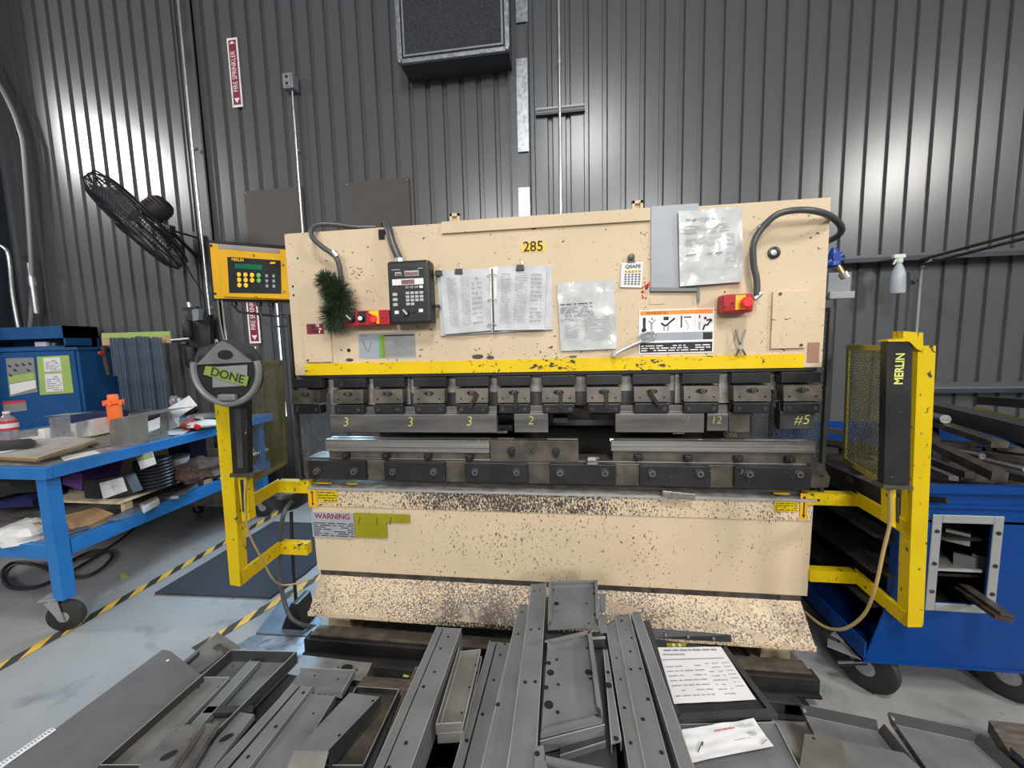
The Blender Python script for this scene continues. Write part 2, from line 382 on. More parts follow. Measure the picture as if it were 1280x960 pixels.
# louvre box high up
t = thing('exhaust_fan_housing', (A(566, 80, Y=YW - .1).x, YW, A(566, 95, Y=YW).z), 'dark square ventilation housing with a silver rim, high on the back wall', 'vent')
y0 = YW - .28; p0 = A(497, 80, Y=y0); p1 = A(637, 62, Y=y0); z0 = (p0.z + p1.z) / 2; X0, X1 = p0.x, p1.x; z1 = z0 + 1.05
b = B(); b.bb(X0 + .01, X1 - .01, y0 + .02, YW, z0 + .01, z1, 'trim'); b.obj('housing', t)
b = B()
for s in (0, 1):
    x = X0 if s == 0 else X1 - .04
    b.bb(x, x + .04, y0, y0 + .03, z0, z1, 'galv')
b.bb(X0, X1, y0, y0 + .03, z0, z0 + .035, 'galv'); b.bb(X0, X1, y0, y0 + .03, z1 - .035, z1, 'galv'); b.obj('rim', t, bevel=.004)
b = B(); b.bb(X0 + .04, X1 - .04, y0 + .015, y0 + .03, z0 + .035, z1 - .035, 'deep')
b.bb(X0 + .075, X1 - .075, y0 + .008, y0 + .014, z0 + .075, z1 - .06, 'mat')
b.bb(X0 + .055, X0 + .07, y0 + .005, y0 + .02, z0 + .07, z1 - .05, 'greybox'); b.bb(X1 - .07, X1 - .055, y0 + .005, y0 + .02, z0 + .07, z1 - .05, 'greybox'); b.bb(X0 + .055, X1 - .055, y0 + .005, y0 + .02, z0 + .055, z0 + .07, 'greybox')
b.obj('louvre', t)
for x in (X0 + .02, X1 - .02): b = B(); b.cyl((x, y0 - .006, z0 + .017), (x, y0, z0 + .017), .012, 'conduit'); b.obj('bolt', t)
# pale plates on the flashing
for i, (pts, lab) in enumerate((([(644, -20), (659, -20), (659, 27), (644, 27)], 'pale metal plate at the very top of the wall flashing'), ([(645, 74), (659, 74), (662, 189), (647, 189)], 'long shiny metal plate on the wall flashing beside the vent housing'), ([(648, 235), (662, 235), (663, 275), (649, 275)], 'pale metal plate on the flashing just above the press'))):
    q = Q(YW - .03, *pts); b = B(); b.bb(q[0].x, q[1].x, YW - .034, YW - .028, q[2].z, q[0].z, 'galv'); b.cyl((q[0].x + .01, YW - .037, q[0].z - .03), (q[0].x + .01, YW - .033, q[0].z - .03), .005, 'trim', n=8)
    solo(b, 'cover_plate', lab, 'plate')
# conduits
def pipe(name, pts, r, m, lab, cat='conduit', straps=(), **k):
    b = B(); b.tube(pts, r, m, **k)
    for s in straps:
        s = V(s); b.bb(s.x - r * 2.2, s.x + r * 2.2, s.y - r * 1.1, s.y + r, s.z - .012, s.z + .012, 'galv')
    return solo(b, name, lab, cat, smooth=True)
yc = YW - .05
pc = A(700, 150, Y=yc)
t = thing('electrical_conduit', (pc.x, yc, 1.8), 'bright steel conduit running down the wall above the middle of the press', 'conduit')
b = B(); b.tube([(pc.x, yc, 1.6), (pc.x, yc, 5.8)], .013, 'conduit', smooth=0); b.obj('pipe', t, smooth=True)
for zz in (2.6, 4.9): b = B(); b.bb(pc.x - .02, pc.x + .02, yc - .006, YW, zz - .012, zz + .012, 'galv'); b.obj('strap', t)
b = B(); z = A(697, 78, Y=yc).z; b.cyl((pc.x, yc, z - .02), (pc.x, yc, z + .03), .018, 'conduit'); b.obj('coupling', t, smooth=True)
p0 = A(670, 141, Y=yc + .02); p1 = A(731, 134, Y=yc + .02); zz = (p0.z + p1.z) / 2
b = B(); b.bb(p0.x, p1.x, yc + .012, YW, zz - .03, zz + .03, 'trim'); b.bb(p0.x, p1.x, yc + .008, yc + .014, zz + .014, zz + .03, 'dim_conduit'); b.bb(p0.x, p1.x, yc + .008, yc + .014, zz - .016, zz - .006, 'greybox')
solo(b, 'mounting_rail', 'short horizontal slotted rail crossing behind the middle conduit', 'rail')
pb = A(363, 105, Y=yc); 
t = thing('wall_outlet', (pb.x, YW, pb.z - .1), 'grey outlet box on the wall at the top of a thin conduit', 'outlet')
b = B(); b.bb(pb.x - .055, pb.x + .055, YW - .09, YW, pb.z - .06, pb.z + .08, 'greybox'); b.obj('box', t, bevel=.006)
b = B(); b.bb(pb.x - .04, pb.x + .03, YW - .096, YW - .088, pb.z - .045, pb.z + .065, 'dim_conduit'); b.obj('cover', t, bevel=.003)
for dz in (-.02, .04): b = B(); b.disc((pb.x - .005, YW - .0975, pb.z + dz), (0, -1, 0), .015, 'hole'); b.obj('socket', t)
pc2 = A(372, 200, Y=yc)
pipe('electrical_conduit', [(pc2.x, yc, 1.6), (pc2.x, yc, pb.z - .06)], .009, 'conduit', 'thin steel conduit dropping from the grey outlet box to behind the press', straps=[(pc2.x, yc + .02, A(372, 187, Y=yc).z)], smooth=0)
px_ = A(243, 200, Y=yc - .03)
pipe('electrical_conduit', [(px_.x, yc - .03, 5.8), (px_.x, yc - .03, 2.0), (px_.x + .05, yc - .03, A(262, 425, Y=yc - .03).z), (px_.x + .16, yc - .03, A(270, 432, Y=yc - .03).z - .05)], .011, 'conduit', 'long steel conduit beside the dark flashing right of the fan', straps=[(px_.x, yc - .01, A(243, 187, Y=yc).z), (px_.x, yc - .01, A(250, 385, Y=yc).z)], smooth=8)
pp = A(37, 250, Y=1.78)
t = thing('drain_pipe', (A(37, 400, Y=1.78).x, 1.78, 1.6), 'thick grey wall pipe with a coupling, bending away at the top, at far left', 'pipe')
b = B(); b.tube([A(38, 410, Y=1.78), A(40, 350, Y=1.78), A(31, 200, Y=1.78), A(24, 160, Y=1.78), A(6, 118, Y=1.76), A(-30, 60, Y=1.7)], .022, 'dim_conduit', n=14); b.obj('pipe', t, smooth=True)
b = B(); z = A(40, 352, Y=1.78); b.cyl(z - V((0, 0, .05)), z + V((0, 0, .05)), .034, 'conduit'); b.cyl(z + V((0, 0, .05)), z + V((0, 0, .2)), .027, 'conduit'); b.cyl(z - V((0, 0, .35)), z - V((0, 0, .05)), .027, 'conduit'); b.obj('coupling', t, smooth=True)
pipe('water_pipe', [A(23, 410, Y=1.6), A(16, 370, Y=1.6), A(11, 322, Y=1.6), A(4, 309, Y=1.6), A(-14, 303, Y=1.6)], .016, 'conduit', 'bare pipe curving left at the edge above the blue cabinet', 'pipe')
# far right: cable bracket poles on the girt
pr = A(1145, 420, Y=YW - .06)
pipe('electrical_conduit', [(pr.x, YW - .06, 1.5), (pr.x, YW - .06, A(1147, 345, Y=YW - .06).z), A(1153, 333, Y=YW - .1), A(1165, 325, Y=YW - .14)], .012, 'dim_conduit', 'thin conduit rising to the girt behind the right light guard', straps=[(pr.x, YW - .03, A(1146, 350, Y=YW - .06).z)])
for a, c, lab in (((1150, 325), (1285, 289), 'upper of two slanting dark rods crossing the right wall'), ((1152, 331), (1285, 297), 'lower of two slanting dark rods crossing the right wall')):
    pipe('slanted_rod', [A(*a, Y=YW - .22), A(*c, Y=YW - .75)], .011, 'deep', lab, 'rod', smooth=0)
# spray bottle hung on the girt
t = thing('spray_bottle', A(1120, 367, Y=1.7), 'translucent grey spray bottle hanging upright on the wall girt', 'bottle')
c = A(1121, 367, Y=1.70); h = A(1121, 318, Y=1.70).z - c.z
b = B(); b.lathe(c, [(.046, 0), (.052, .01), (.048, h * .48), (.036, h * .62), (.018, h * .76), (.016, h * .8)], 'bottle'); b.obj('bottle_body', t, smooth=True)
b = B(); b.cyl(c + V((0, 0, h * .78)), c + V((0, 0, h * .9)), .024, 'white'); b.box(c + V((-.005, 0, h * .95)), (.085, .03, .03), 'white'); b.box(c + V((-.03, 0, h * .83)), (.012, .015, .06), 'white', Matrix.Rotation(.4, 3, 'Y')); b.obj('trigger_head', t, bevel=.004)
b = B(); b.box(c + V((0, .04, h * .9)), (.01, .12, .01), 'galv'); b.obj('hook', t)

# wall fan
t = thing('wall_fan', A(246, 300, Y=YW), 'large black wall mounted fan tilted down over the workbench', 'fan')
P1 = A(124, 245, Y=1.35); P2 = A(218, 318, Y=1.35); C0 = (P1 + P2) / 2; a = (P2 - P1).normalized(); RF = (P2 - P1).length / 2 * .97
vv = (CAM - C0).normalized(); bb_ = a.cross(vv).normalized(); bb_ = bb_ if bb_.z > 0 else -bb_
nrm = (bb_ * .965 - vv * .26).normalized()      # from guard towards the motor
e2 = nrm.cross(a).normalized()
def ringpts(r, h, n=40): return [C0 + nrm * h + (a * math.cos(2 * math.pi * i / n) + e2 * math.sin(2 * math.pi * i / n)) * r for i in range(n)]
b = B()
for r, h in ((1, -.03), (1, .03), (1.0, .075), (.86, .11), (.6, .125), (.86, -.075), (.6, -.09), (.3, .13), (.3, -.095)): b.tube(ringpts(RF * r, h), .0045 if r < 1 else .008, 'blackp', n=6, smooth=0, closed=True)
for i in range(80):
    th = 2 * math.pi * i / 80; d = a * math.cos(th) + e2 * math.sin(th)
    b.tube([C0 + d * RF * .22 - nrm * .10, C0 + d * RF * .6 - nrm * .09, C0 + d * RF * .88 - nrm * .07, C0 + d * RF - nrm * .03, C0 + d * RF + nrm * .05, C0 + d * RF * .86 + nrm * .11, C0 + d * RF * .6 + nrm * .125, C0 + d * RF * .25 + nrm * .13], .0028, 'blackp', n=4, smooth=0)
b.obj('guard_cage', t)
b = B(); b.cyl(C0 - nrm * .105, C0 - nrm * .085, RF * .23, 'blackp'); b.obj('badge', t)
for i in range(3):
    th = 2 * math.pi * i / 3 + .4; d = a * math.cos(th) + e2 * math.sin(th); s = nrm.cross(d)
    b = B(); q = [C0 + d * RF * .1 - s * .05 - nrm * .03, C0 + d * RF * .55 - s * .16 - nrm * .04, C0 + d * RF * .9 - s * .10 - nrm * .03, C0 + d * RF * .9 + s * .13 + nrm * .03, C0 + d * RF * .5 + s * .14 + nrm * .04, C0 + d * RF * .1 + s * .05 + nrm * .03]
    b.prism(q, nrm * .004, 'greybox'); b.obj('blade', t)
b = B(); mc = C0 + nrm * .13; b.lathe(mc, [(.05, 0), (.095, .02), (.11, .06), (.105, .17), (.08, .21), (.03, .225)], 'deep', axis=nrm, n=20); b.obj('motor', t, smooth=True)
b = B()
for i in range(4): b.tube([mc + nrm * (.07 + .03 * i) + (a * math.cos(q) + e2 * math.sin(q)) * .112 for q in [2 * math.pi * j / 20 for j in range(20)]], .004, 'brownsteel', n=5, smooth=0, closed=True)
b.obj('cooling_fins', t)
b = B(); m0 = mc + nrm * .10; e = A(212, 287, Y=1.5); b.tube([m0, e], .016, 'blackp', smooth=0); b.tube([e, A(246, 297, Y=YW - .05)], .010, 'blackp', smooth=0); b.tube([e, A(247, 322, Y=YW - .05)], .018, 'blackp', smooth=0); b.box(e, (.07, .06, .07), 'blackp'); b.obj('wall_arm', t)
b = B(); w0 = A(247, 308, Y=YW - .05); b.bb(w0.x - .03, w0.x + .03, YW - .07, YW - .05, w0.z - .16, w0.z + .14, 'blackp'); b.obj('wall_plate', t)
pipe('power_cord', [A(215, 291, Y=1.52), A(236, 338, Y=1.7), A(252, 365, Y=YW - .1), A(256, 392, Y=YW - .09), A(262, 420, Y=YW - .09)], .006, 'blackp', 'thin black cord running down from the wall fan arm', 'cord')

# ================================================================== PRESS BRAKE
pb_ = thing('press_brake', (0, .3, 0), 'cream painted press brake with chipped bed and yellow warning stripe, filling the middle', 'machine')
XL, XR = -1.30, 1.30; ZT, ZB = 2.208, 1.468
def obj(bld, name, bevel=0, **k): return bld.obj(name, pb_, bevel=bevel, **k)
# ram
b = B(); b.prism([(XL, 0, ZB), (XR, 0, ZB), (XR, 0, ZT), (XL, 0, ZT)], (0, .03, 0), 'cream'); ram = obj(b, 'ram_plate', .002)
b = B(); b.bb(XL + .06, XR - .06, .03, .32, ZB + .06, ZT - .03, 'cream'); b.bb(XL + .02, XL + .06, .03, .1, ZB, ZT, 'cream'); b.bb(XR - .06, XR - .02, .03, .1, ZB, ZT, 'cream'); obj(b, 'ram_body')
q = Q(-.008, (552, 277), (813, 260), (812, 275), (553, 292)); b = B(); b.prism([(q[0].x, -.012, q[3].z), (q[1].x, -.012, q[3].z), (q[1].x, -.012, ZT + .004), (q[0].x, -.012, ZT + .004)], (0, .014, 0), 'cream'); obj(b, 'top_ledge', .002)
for cx in (568, 797):
    p = A(cx, 268, Y=.0); b = B(); z = ZT
    b.bb(p.x - .025, p.x - .012, 0, .02, z, z + .045, 'cream'); b.bb(p.x + .012, p.x + .025, 0, .02, z, z + .045, 'cream'); b.bb(p.x - .025, p.x + .025, 0, .02, z + .03, z + .045, 'cream'); b.bb(p.x - .02, p.x + .02, .012, .03, z, z + .04, 'cream'); obj(b, 'lifting_lug', .001)
# warning stripe
q = Q(-.002, (382, 456), (1005, 444), (1005, 457), (382, 470)); zz = ZB - .004
b = B(); b.bb(q[0].x, q[1].x, -.006, 0.0, ZB - .001, ZB + .062, 'yellow_strip'); obj(b, 'warning_stripe')
# panels
def fpanel(px4, name, y=-.012, m='cream', th=.012, parent=pb_, bev=.0015, label=None):
    q = Q(y, *px4); x0 = (q[0].x + q[3].x) / 2; x1 = (q[1].x + q[2].x) / 2; z1 = (q[0].z + q[1].z) / 2; z0 = (q[2].z + q[3].z) / 2
    b = B(); b.bb(x0, x1, y, y + th, z0, z1, m); o = b.obj(name, parent, bevel=bev, label=label); return o, x0, x1, z0, z1
o, x0, x1, z0, z1 = fpanel([(377, 389), (411, 387), (415, 452), (382, 454)], 'access_panel')
for (x, z) in ((x1 - .015, z1 - .012), (x0 + .015, z0 + .012)): b = B(); b.cyl((x, -.0155, z), (x, -.012, z), .006, 'steel', n=8); b.obj('screw', o)
fpanel([(383, 405.5), (404, 404), (405, 417), (384, 418)], 'photo_sticker', y=-.0135, m='signred', th=.001, bev=0, label='small dark and white photo sticker')
b = B(); q = Q(-.0142, (383, 405.5), (404, 404), (405, 417), (384, 418))
rnd = random.Random(3)
for i in range(9):
    s, tt = rnd.uniform(.05, .85), rnd.uniform(.05, .8); c = lerp4(q, s, tt); b.prism([c, c + V((rnd.uniform(.008, .02), 0, rnd.uniform(-.006, .006))), c + V((.012, 0, -.012)), c + V((0, 0, -.006))], (0, .0004, 0), 'signwhite' if i % 2 else 'darkink')
b.obj('photo_pattern', pb_)
o, x0, x1, z0, z1 = fpanel([(965, 364), (1010, 363), (1008, 435), (965, 436)], 'access_panel')
for (x, z) in ((x0 + .03, z1 - .012), (x1 - .02, z0 + .014)): b = B(); b.cyl((x, -.0155, z), (x, -.012, z), .007, 'steel', n=8); b.obj('screw', o)
fpanel([(1010, 428), (1025, 428), (1024, 453), (1009, 453)], 'rating_plate', y=-.003, m='copper', th=.003)
fpanel([(812, 372), (832, 371), (830, 380), (812, 381)], 'cover_tab', y=-.003, m='cream', th=.003)
# holes and bosses on the ram plate
b = B()
for (x, y, r) in ((366, 358, .006), (367, 369, .006), (372, 323, .005), (667, 281, .022), (480, 291, .012), (906, 365, .004), (757, 287, .003), (436, 438, .01), (613, 293, .003)):
    p = A(x, y, Y=-.0006); b.disc((p.x, -.0008, p.z), (0, -1, 0), r, 'hole', rx=r)
p = A(477, 292, Y=0); b.bb(p.x - .016, p.x + .016, -.002, .001, p.z - .03, p.z + .02, 'hole')
for (x, y, w, h) in ((437, 450, .022, .009), (597, 446, .03, .012), (613, 447, .02, .01), (716, 446, .02, .006), (459, 453, .01, .004)):
    p = A(x, y, Y=-.001); b.disc((p.x, -.0009, p.z), (0, -1, 0), h, 'brownsteel', rx=w, up=(0, 0, 1))
obj(b, 'bare_spots')
for (x, y) in ((967, 316), (406, 347)):
    p = A(x, y, Y=0); b = B(); b.lathe((p.x, 0, p.z), [(.026, 0), (.026, .008), (.015, .010), (.015, .003)], 'blackp', axis=(0, -1, 0)); b.lathe((p.x, 0, p.z), [(.013, .0), (.013, .006), (.006, .007)], 'conduit', axis=(0, -1, 0)); obj(b, 'grommet', smooth=True)
# red paint splash and scribble
b = B(); rnd = random.Random(5)
for i in range(26):
    p = A(805 + rnd.gauss(0, 3.2), 359 + rnd.gauss(0, 6), Y=0); r = rnd.uniform(.0015, .006); b.disc((p.x, -.001, p.z), (0, -1, 0), r, 'redpaper', rx=r * 1.4, n=7)
obj(b, 'paint_splash')
b = B()
for i, (x, y) in enumerate(((437, 335), (441, 338), (439, 343), (446, 334), (449, 337), (444, 346), (450, 341), (447, 342))):
    p = A(x, y, Y=-.001); q = A(x + 3.5, y + (-2, 2.5)[i % 2], Y=-.001); b.tube([(p.x, -.001, p.z), (q.x, -.001, q.z)], .0012, 'darkink', n=4, smooth=0)
obj(b, 'pen_scribble')
# 285 label
o, x0, x1, z0, z1 = fpanel([(652, 303), (681, 301), (681, 314), (652, 316)], 'number_label', y=-.0015, m='numyellow', th=.0015, bev=0, label='amber label reading 285')
text('285', ((x0 + x1) / 2, -.0018, (z0 + z1) / 2), (1, 0, 0), (0, 0, 1), .066, 'darkink', o, bold=.001, ext=.0004)
# grey film stickers lower left of ram
o, x0, x1, z0, z1 = fpanel([(448, 418), (519, 414), (520, 446), (449, 449)], 'film_sticker', y=-.0015, m='greyfilm', th=.0015, bev=0, label='greyish plastic film sticker with a green band')
b = B(); w = x1 - x0; b.bb(x0 + w * .36, x0 + w * .41, -.0022, -.0015, z0 + .004, z1 - .008, 'keygreen'); b.bb(x0 + w * .41, x0 + w * .46, -.0022, -.0015, z0 + .004, z1 - .008, 'olive'); b.bb(x0 + w * .46, x1 - .004, -.0019, -.0015, z0 + .01, z1 - .012, 'dim_conduit'); b.bb(x0 + w * .46, x1 - .004, -.0024, -.0019, z1 - .018, z1 - .011, 'darkink'); b.tube([(x0 + w * .6, -.0025, z1 - .04), (x0 + w * .95, -.0025, z0 + .02)], .0012, 'ink', n=4, smooth=0); b.tube([(x0 + .02, -.002, z1 - .03), (x0 + .05, -.002, z0 + .035), (x0 + .07, -.002, z1 - .045)], .001, 'darkink', n=4, smooth=4); b.tube([(x0 + .012, -.002, z1 - .012), (x0 + .05, -.002, z1 - .012)], .0015, 'darkink', n=4, smooth=0); b.obj('print', o)
# safety pictogram sign
q = Q(-.003, (799, 389), (893, 384), (892, 440), (799, 443)); x0, x1, z0, z1 = q[0].x, q[1].x, (q[2].z + q[3].z) / 2, (q[0].z + q[1].z) / 2
b = B(); b.bb(x0, x1, -.003, 0, z0, z1, 'signwhite'); sg = b.obj('safety_sign', pb_, label='white, orange and black safety pictogram sign')
W, H = x1 - x0, z1 - z0
def sgx(u, v, y=-.0036): return (x0 + W * u, y, z1 - H * v)
def sgb(b, u0, u1, v0, v1, m, y=-.0036): b.bb(x0 + W * u0, x0 + W * u1, y, -.003, z1 - H * v1, z1 - H * v0, m)
b = B(); sgb(b, .015, .985, .02, .115, 'signorange'); sgb(b, .015, .985, .75, .975, 'darkink'); sgb(b, .015, .985, .52, .70, 'greyfilm'); sgb(b, .86, .985, .54, .70, 'darkink', -.0039)
for u in (.25, .5, .745): sgb(b, u, u + .003, .13, .50, 'ink')
b.obj('colour_field', sg)
text('WARNING', sgx(.24, .07), (1, 0, 0), (0, 0, 1), H * .10, 'darkink', sg)
b = B()
lines(b, sgx(.03, .95, -.004), V((W * .93, 0, 0)), V((0, 0, H * .16)), 3, 'signwhite', fill=1, th=.42, word=.09, seed=9, lift=(0, -.0005, 0)); b.obj('print', sg)
b = B()
sgb(b, .05, .09, .17, .42, 'darkink'); sgb(b, .035, .10, .42, .5, 'darkink'); sgb(b, .33, .40, .16, .24, 'darkink'); sgb(b, .56, .58, .15, .42, 'darkink'); sgb(b, .60, .70, .17, .2, 'darkink'); sgb(b, .80, .82, .15, .22, 'darkink'); sgb(b, .795, .825, .3, .48, 'keygrey')
b.obj('pictogram', sg); b = B(); b.tube([sgx(.13, .24), sgx(.17, .3), sgx(.2, .26), sgx(.22, .22)], .0028, 'ink', n=5); b.tube([sgx(.17, .3), sgx(.17, .44)], .004, 'ink', n=5, smooth=0); b.disc(sgx(.175, .2, -.004), (0, -1, 0), .006, 'ink')
b.obj('pictogram', sg); b = B(); b.tube([sgx(.3, .30), sgx(.36, .36), sgx(.42, .28), sgx(.48, .2)], .0045, 'darkink', n=5); b.tube([sgx(.34, .36), sgx(.34, .48)], .003, 'ink', n=5, smooth=0); b.tube([sgx(.4, .36), sgx(.39, .48)], .003, 'ink', n=5, smooth=0)
b.tube([sgx(.62, .25), sgx(.66, .36), sgx(.65, .48)], .002, 'keygrey', n=5)
b.obj('pictogram', sg); b = B(); b.disc(sgx(.885, .22, -.004), (0, -1, 0), .0065, 'darkink'); b.tube([sgx(.9, .27), sgx(.955, .25), sgx(.965, .3)], .0035, 'darkink', n=5); b.tube([sgx(.955, .26), sgx(.92, .36), sgx(.88, .38), sgx(.86, .48)], .0045, 'darkink', n=5)
b.obj('pictogram', sg)

# side frames with a throat
for s, nm in ((-1, 'side_frame'), (1, 'side_frame')):
    x = s * 1.18; prof = [(1.35, 0.0), (1.35, 2.15), (.10, 2.15), (.10, 1.50), (.62, 1.42), (.62, .98), (.10, .84), (.10, 0.0)]
    b = B(); b.prism([(x - .03, y, z) for y, z in prof], (.06, 0, 0), 'cream'); obj(b, nm, .004)
# near-black plates added for the shade inside the press, then the back gauge
b = B(); b.bb(-1.14, 1.14, .62, .70, .35, 1.58, 'deep'); b.bb(-1.14, 1.14, .33, .62, 1.50, 1.56, 'deep'); obj(b, 'interior_shade_plate')
b = B(); b.bb(-1.12, 1.12, .30, .36, 1.165, 1.20, 'steel'); b.bb(-1.12, 1.12, .45, .5, 1.10, 1.14, 'bright')
for x in (-.46, -.2, .72): b.bb(x - .05, x + .05, .2, .3, 1.12, 1.155, 'steel'); b.bb(x - .03, x + .03, .12, .24, 1.125, 1.14, 'bright')
obj(b, 'back_gauge', .002)
b = B(); p = A(712, 520, Y=.15); b.bb(p.x - .12, p.x + .12, .13, .22, 1.26, 1.31, 'brownsteel'); b.box((p.x + .06, .15, 1.24), (.12, .08, .045), 'leather', Matrix.Rotation(.25, 3, 'Y')); b.box((p.x - .05, .15, 1.20), (.08, .1, .03), 'steel'); b.box((p.x + .1, .15, 1.29), (.07, .1, .05), 'leather', Matrix.Rotation(-.3, 3, 'Y')); obj(b, 'gauge_finger', .004, label='brown worn gauge block between the punches')
# upper beam behind clamps
b = B(); b.bb(-1.27, 1.27, .045, .13, 1.36, 1.468, 'beamgrey'); b.bb(-1.12, 1.1, .05, .12, 1.29, 1.36, 'steel')
for i in range(11): xx = -1.10 + i * .2; b.bb(xx - .028, xx + .028, .03, .05, 1.30, 1.462, 'beamgrey')
b.bb(-1.28, 1.28, .0, .13, 1.45, 1.468, 'deep'); obj(b, 'upper_beam', .002)
cl = [(-1.31, -1.14), (-1.073, -0.896), (-0.851, -0.681), (-0.631, -0.459), (-0.408, -0.235), (-0.194, -0.025), (0.027, 0.195), (0.243, 0.412), (0.464, 0.636), (0.69, 0.856), (0.909, 1.077), (1.122, 1.288)]
Zc = lambda y: A(640, y, Y=-.02).z
for i, (a0, a1) in enumerate(cl):
    c = (a0 + a1) / 2; w = (a1 - a0)
    b = B(); b.bb(c - w / 2, c + w / 2, -.02, .04, 1.40, 1.448, 'black'); cp = obj(b, 'punch_clamp', .003)
    b = B(); b.prism([(c - w / 2 + .004, -.03, 1.39), (c + w / 2 - .004, -.03, 1.39), (c + w / 2 - .004, -.04, 1.318), (c - w / 2 + .004, -.04, 1.318)], (0, .06, 0), 'brownsteel'); b.obj('clamp_plate', cp, bevel=.002)
    b = B(); b.bb(c - w / 2 + .006, c + w / 2 - .006, -.036, .02, 1.262, 1.312, 'black'); b.obj('clamp_jaw', cp, bevel=.006)
    b = B(); b.disc((c, -.0375, 1.368), (0, -1, .1), .011, 'hole', rx=.026, up=(0, 0, 1)); b.obj('slot', cp)
    b = B(); b.cyl((c + .003, -.045, 1.368), (c + .003, -.036, 1.368), .010, 'tool', n=6); b.cyl((c + .003, -.0455, 1.368), (c + .003, -.045, 1.368), .005, 'hole', n=6); b.obj('bolt', cp)
    for dx in (-.055, .055):
        b = B(); b.cyl((c + dx, -.0415, 1.340), (c + dx, -.036, 1.340), .004, 'hole', n=8); b.obj('pin_hole', cp)
        b = B(); b.cyl((c + dx, -.040, 1.285), (c + dx, -.036, 1.285), .009, 'steel', n=10); b.obj('set_screw', cp)
    if i in (4, 5, 6, 7, 8):
        b = B(); tl = {4: .5, 5: 0, 6: 0, 7: 0, 8: -.6}[i]; b.box((c + .01, -.05, 1.33), (.016, .012, .085), 'deep', Matrix.Rotation(tl, 3, 'Y')); b.obj('hex_key', cp)
# bed
bx0, bx1 = -1.26, 1.29
b = B(); b.prism([(0, -.01, .845), (0, 0, .36), (0, .09, .36), (0, .09, .845)], (1, 0, 0), 'cream_bed'); b.v = [V((bx0 if p.x == 0 else bx1, p.y, p.z)) for p in b.v]
bed = obj(b, 'bed_panel', .002)
b = B(); b.prism([(bx0 + .02, -.011, .845), (bx1, -.011, .845), (bx1 - .01, -.0155, .745), (bx0 + .02, -.0155, .745)], (0, .006, 0), 'cream_lip'); obj(b, 'bed_lip', .002)
b = B(); b.prism([(-1.27, -.02, .842), (1.31, -.02, .842), (1.31, .34, .872), (-1.27, .34, .872)], (0, 0, .012), 'beamgrey'); b.bb(-1.27, 1.30, -.022, -.01, .84, .852, 'edge'); obj(b, 'bed_top')
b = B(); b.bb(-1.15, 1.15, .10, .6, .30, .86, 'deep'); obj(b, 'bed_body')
# hinge seam and shelf
b = B(); b.bb(bx0 + .02, bx1 - .03, -.003, .02, .322, .361, 'brownsteel')
for i in range(9): b.cyl((bx0 + .1 + i * .29, -.007, .352), (bx0 + .1 + i * .29, -.012, .352), .008, 'steel', n=8)
obj(b, 'shelf_hinge')
b = B(); sh = [(-.004, .336), (-.125, .197), (-.125, .184), (.01, .322)]
b.prism([(-1.24, y, z) for y, z in sh], (2.50, 0, 0), 'cream_shelf'); b.bb(-1.245, 1.265, -.130, -.118, .176, .200, 'cream_lip'); obj(b, 'foot_shelf', .002, label='speckled sloping foot shelf')
for x in (-1.15, 1.16):
    b = B(); b.prism([(x - .07, 0, 0), (x + .07, 0, 0), (x + .05, 0, .34), (x - .05, 0, .34)], (0, .9, 0), 'cream'); b.bb(x - .11, x + .11, -.05, .3, 0, .02, 'cream'); obj(b, 'foot', .004)
# die rail
zr0 = A(640, 603, Y=-.03).z; zr1 = A(640, 578, Y=-.03).z
b = B(); b.bb(-1.28, 1.27, -.012, .16, zr0 - .012, zr1 - .004, 'brownsteel'); b.bb(-1.27, 1.26, .0, .12, zr1 - .004, zr1 + .004, 'tool'); obj(b, 'die_rail', .003)
b = B(); p = A(1013, 590, Y=-.02); b.prism([(p.x, -.02, zr0), (p.x + .08, -.02, zr0 + .005), (p.x + .085, -.02, zr0 + .05), (p.x + .05, -.02, zr1 + .01), (p.x, -.02, zr1)], (0, .1, 0), 'brownsteel'); b.cyl((p.x + .05, -.024, zr0 + .06), (p.x + .05, -.02, zr0 + .06), .008, 'deep', n=8); obj(b, 'end_bracket', .003)
for (x0, x1, bolts) in ((385, 457, (396, 442.5)), (480, 556, (491, 542)), (581, 660, (594, 646)), (687.5, 770, (700, 756)), (800, 889, (815, 875)), (919, 1015, (936.5, 999))):
    p0 = A(x0, 590, Y=-.035).x; p1 = A(x1, 590, Y=-.035).x
    b = B(); b.bb(p0, p1, -.035, -.012, zr0, zr1 - .004, 'black'); o = obj(b, 'die_clamp_bar', .003)
    for bx in bolts:
        p = A(bx, 591 + (bx - 700) * .006, Y=-.045); b = B(); b.cyl((p.x, -.04, p.z), (p.x, -.035, p.z), .021, 'steel', n=18); b.cyl((p.x, -.056, p.z), (p.x, -.04, p.z), .016, 'tool', n=6); b.cyl((p.x, -.0565, p.z), (p.x, -.055, p.z), .008, 'deep', n=10); b.obj('bolt', o)
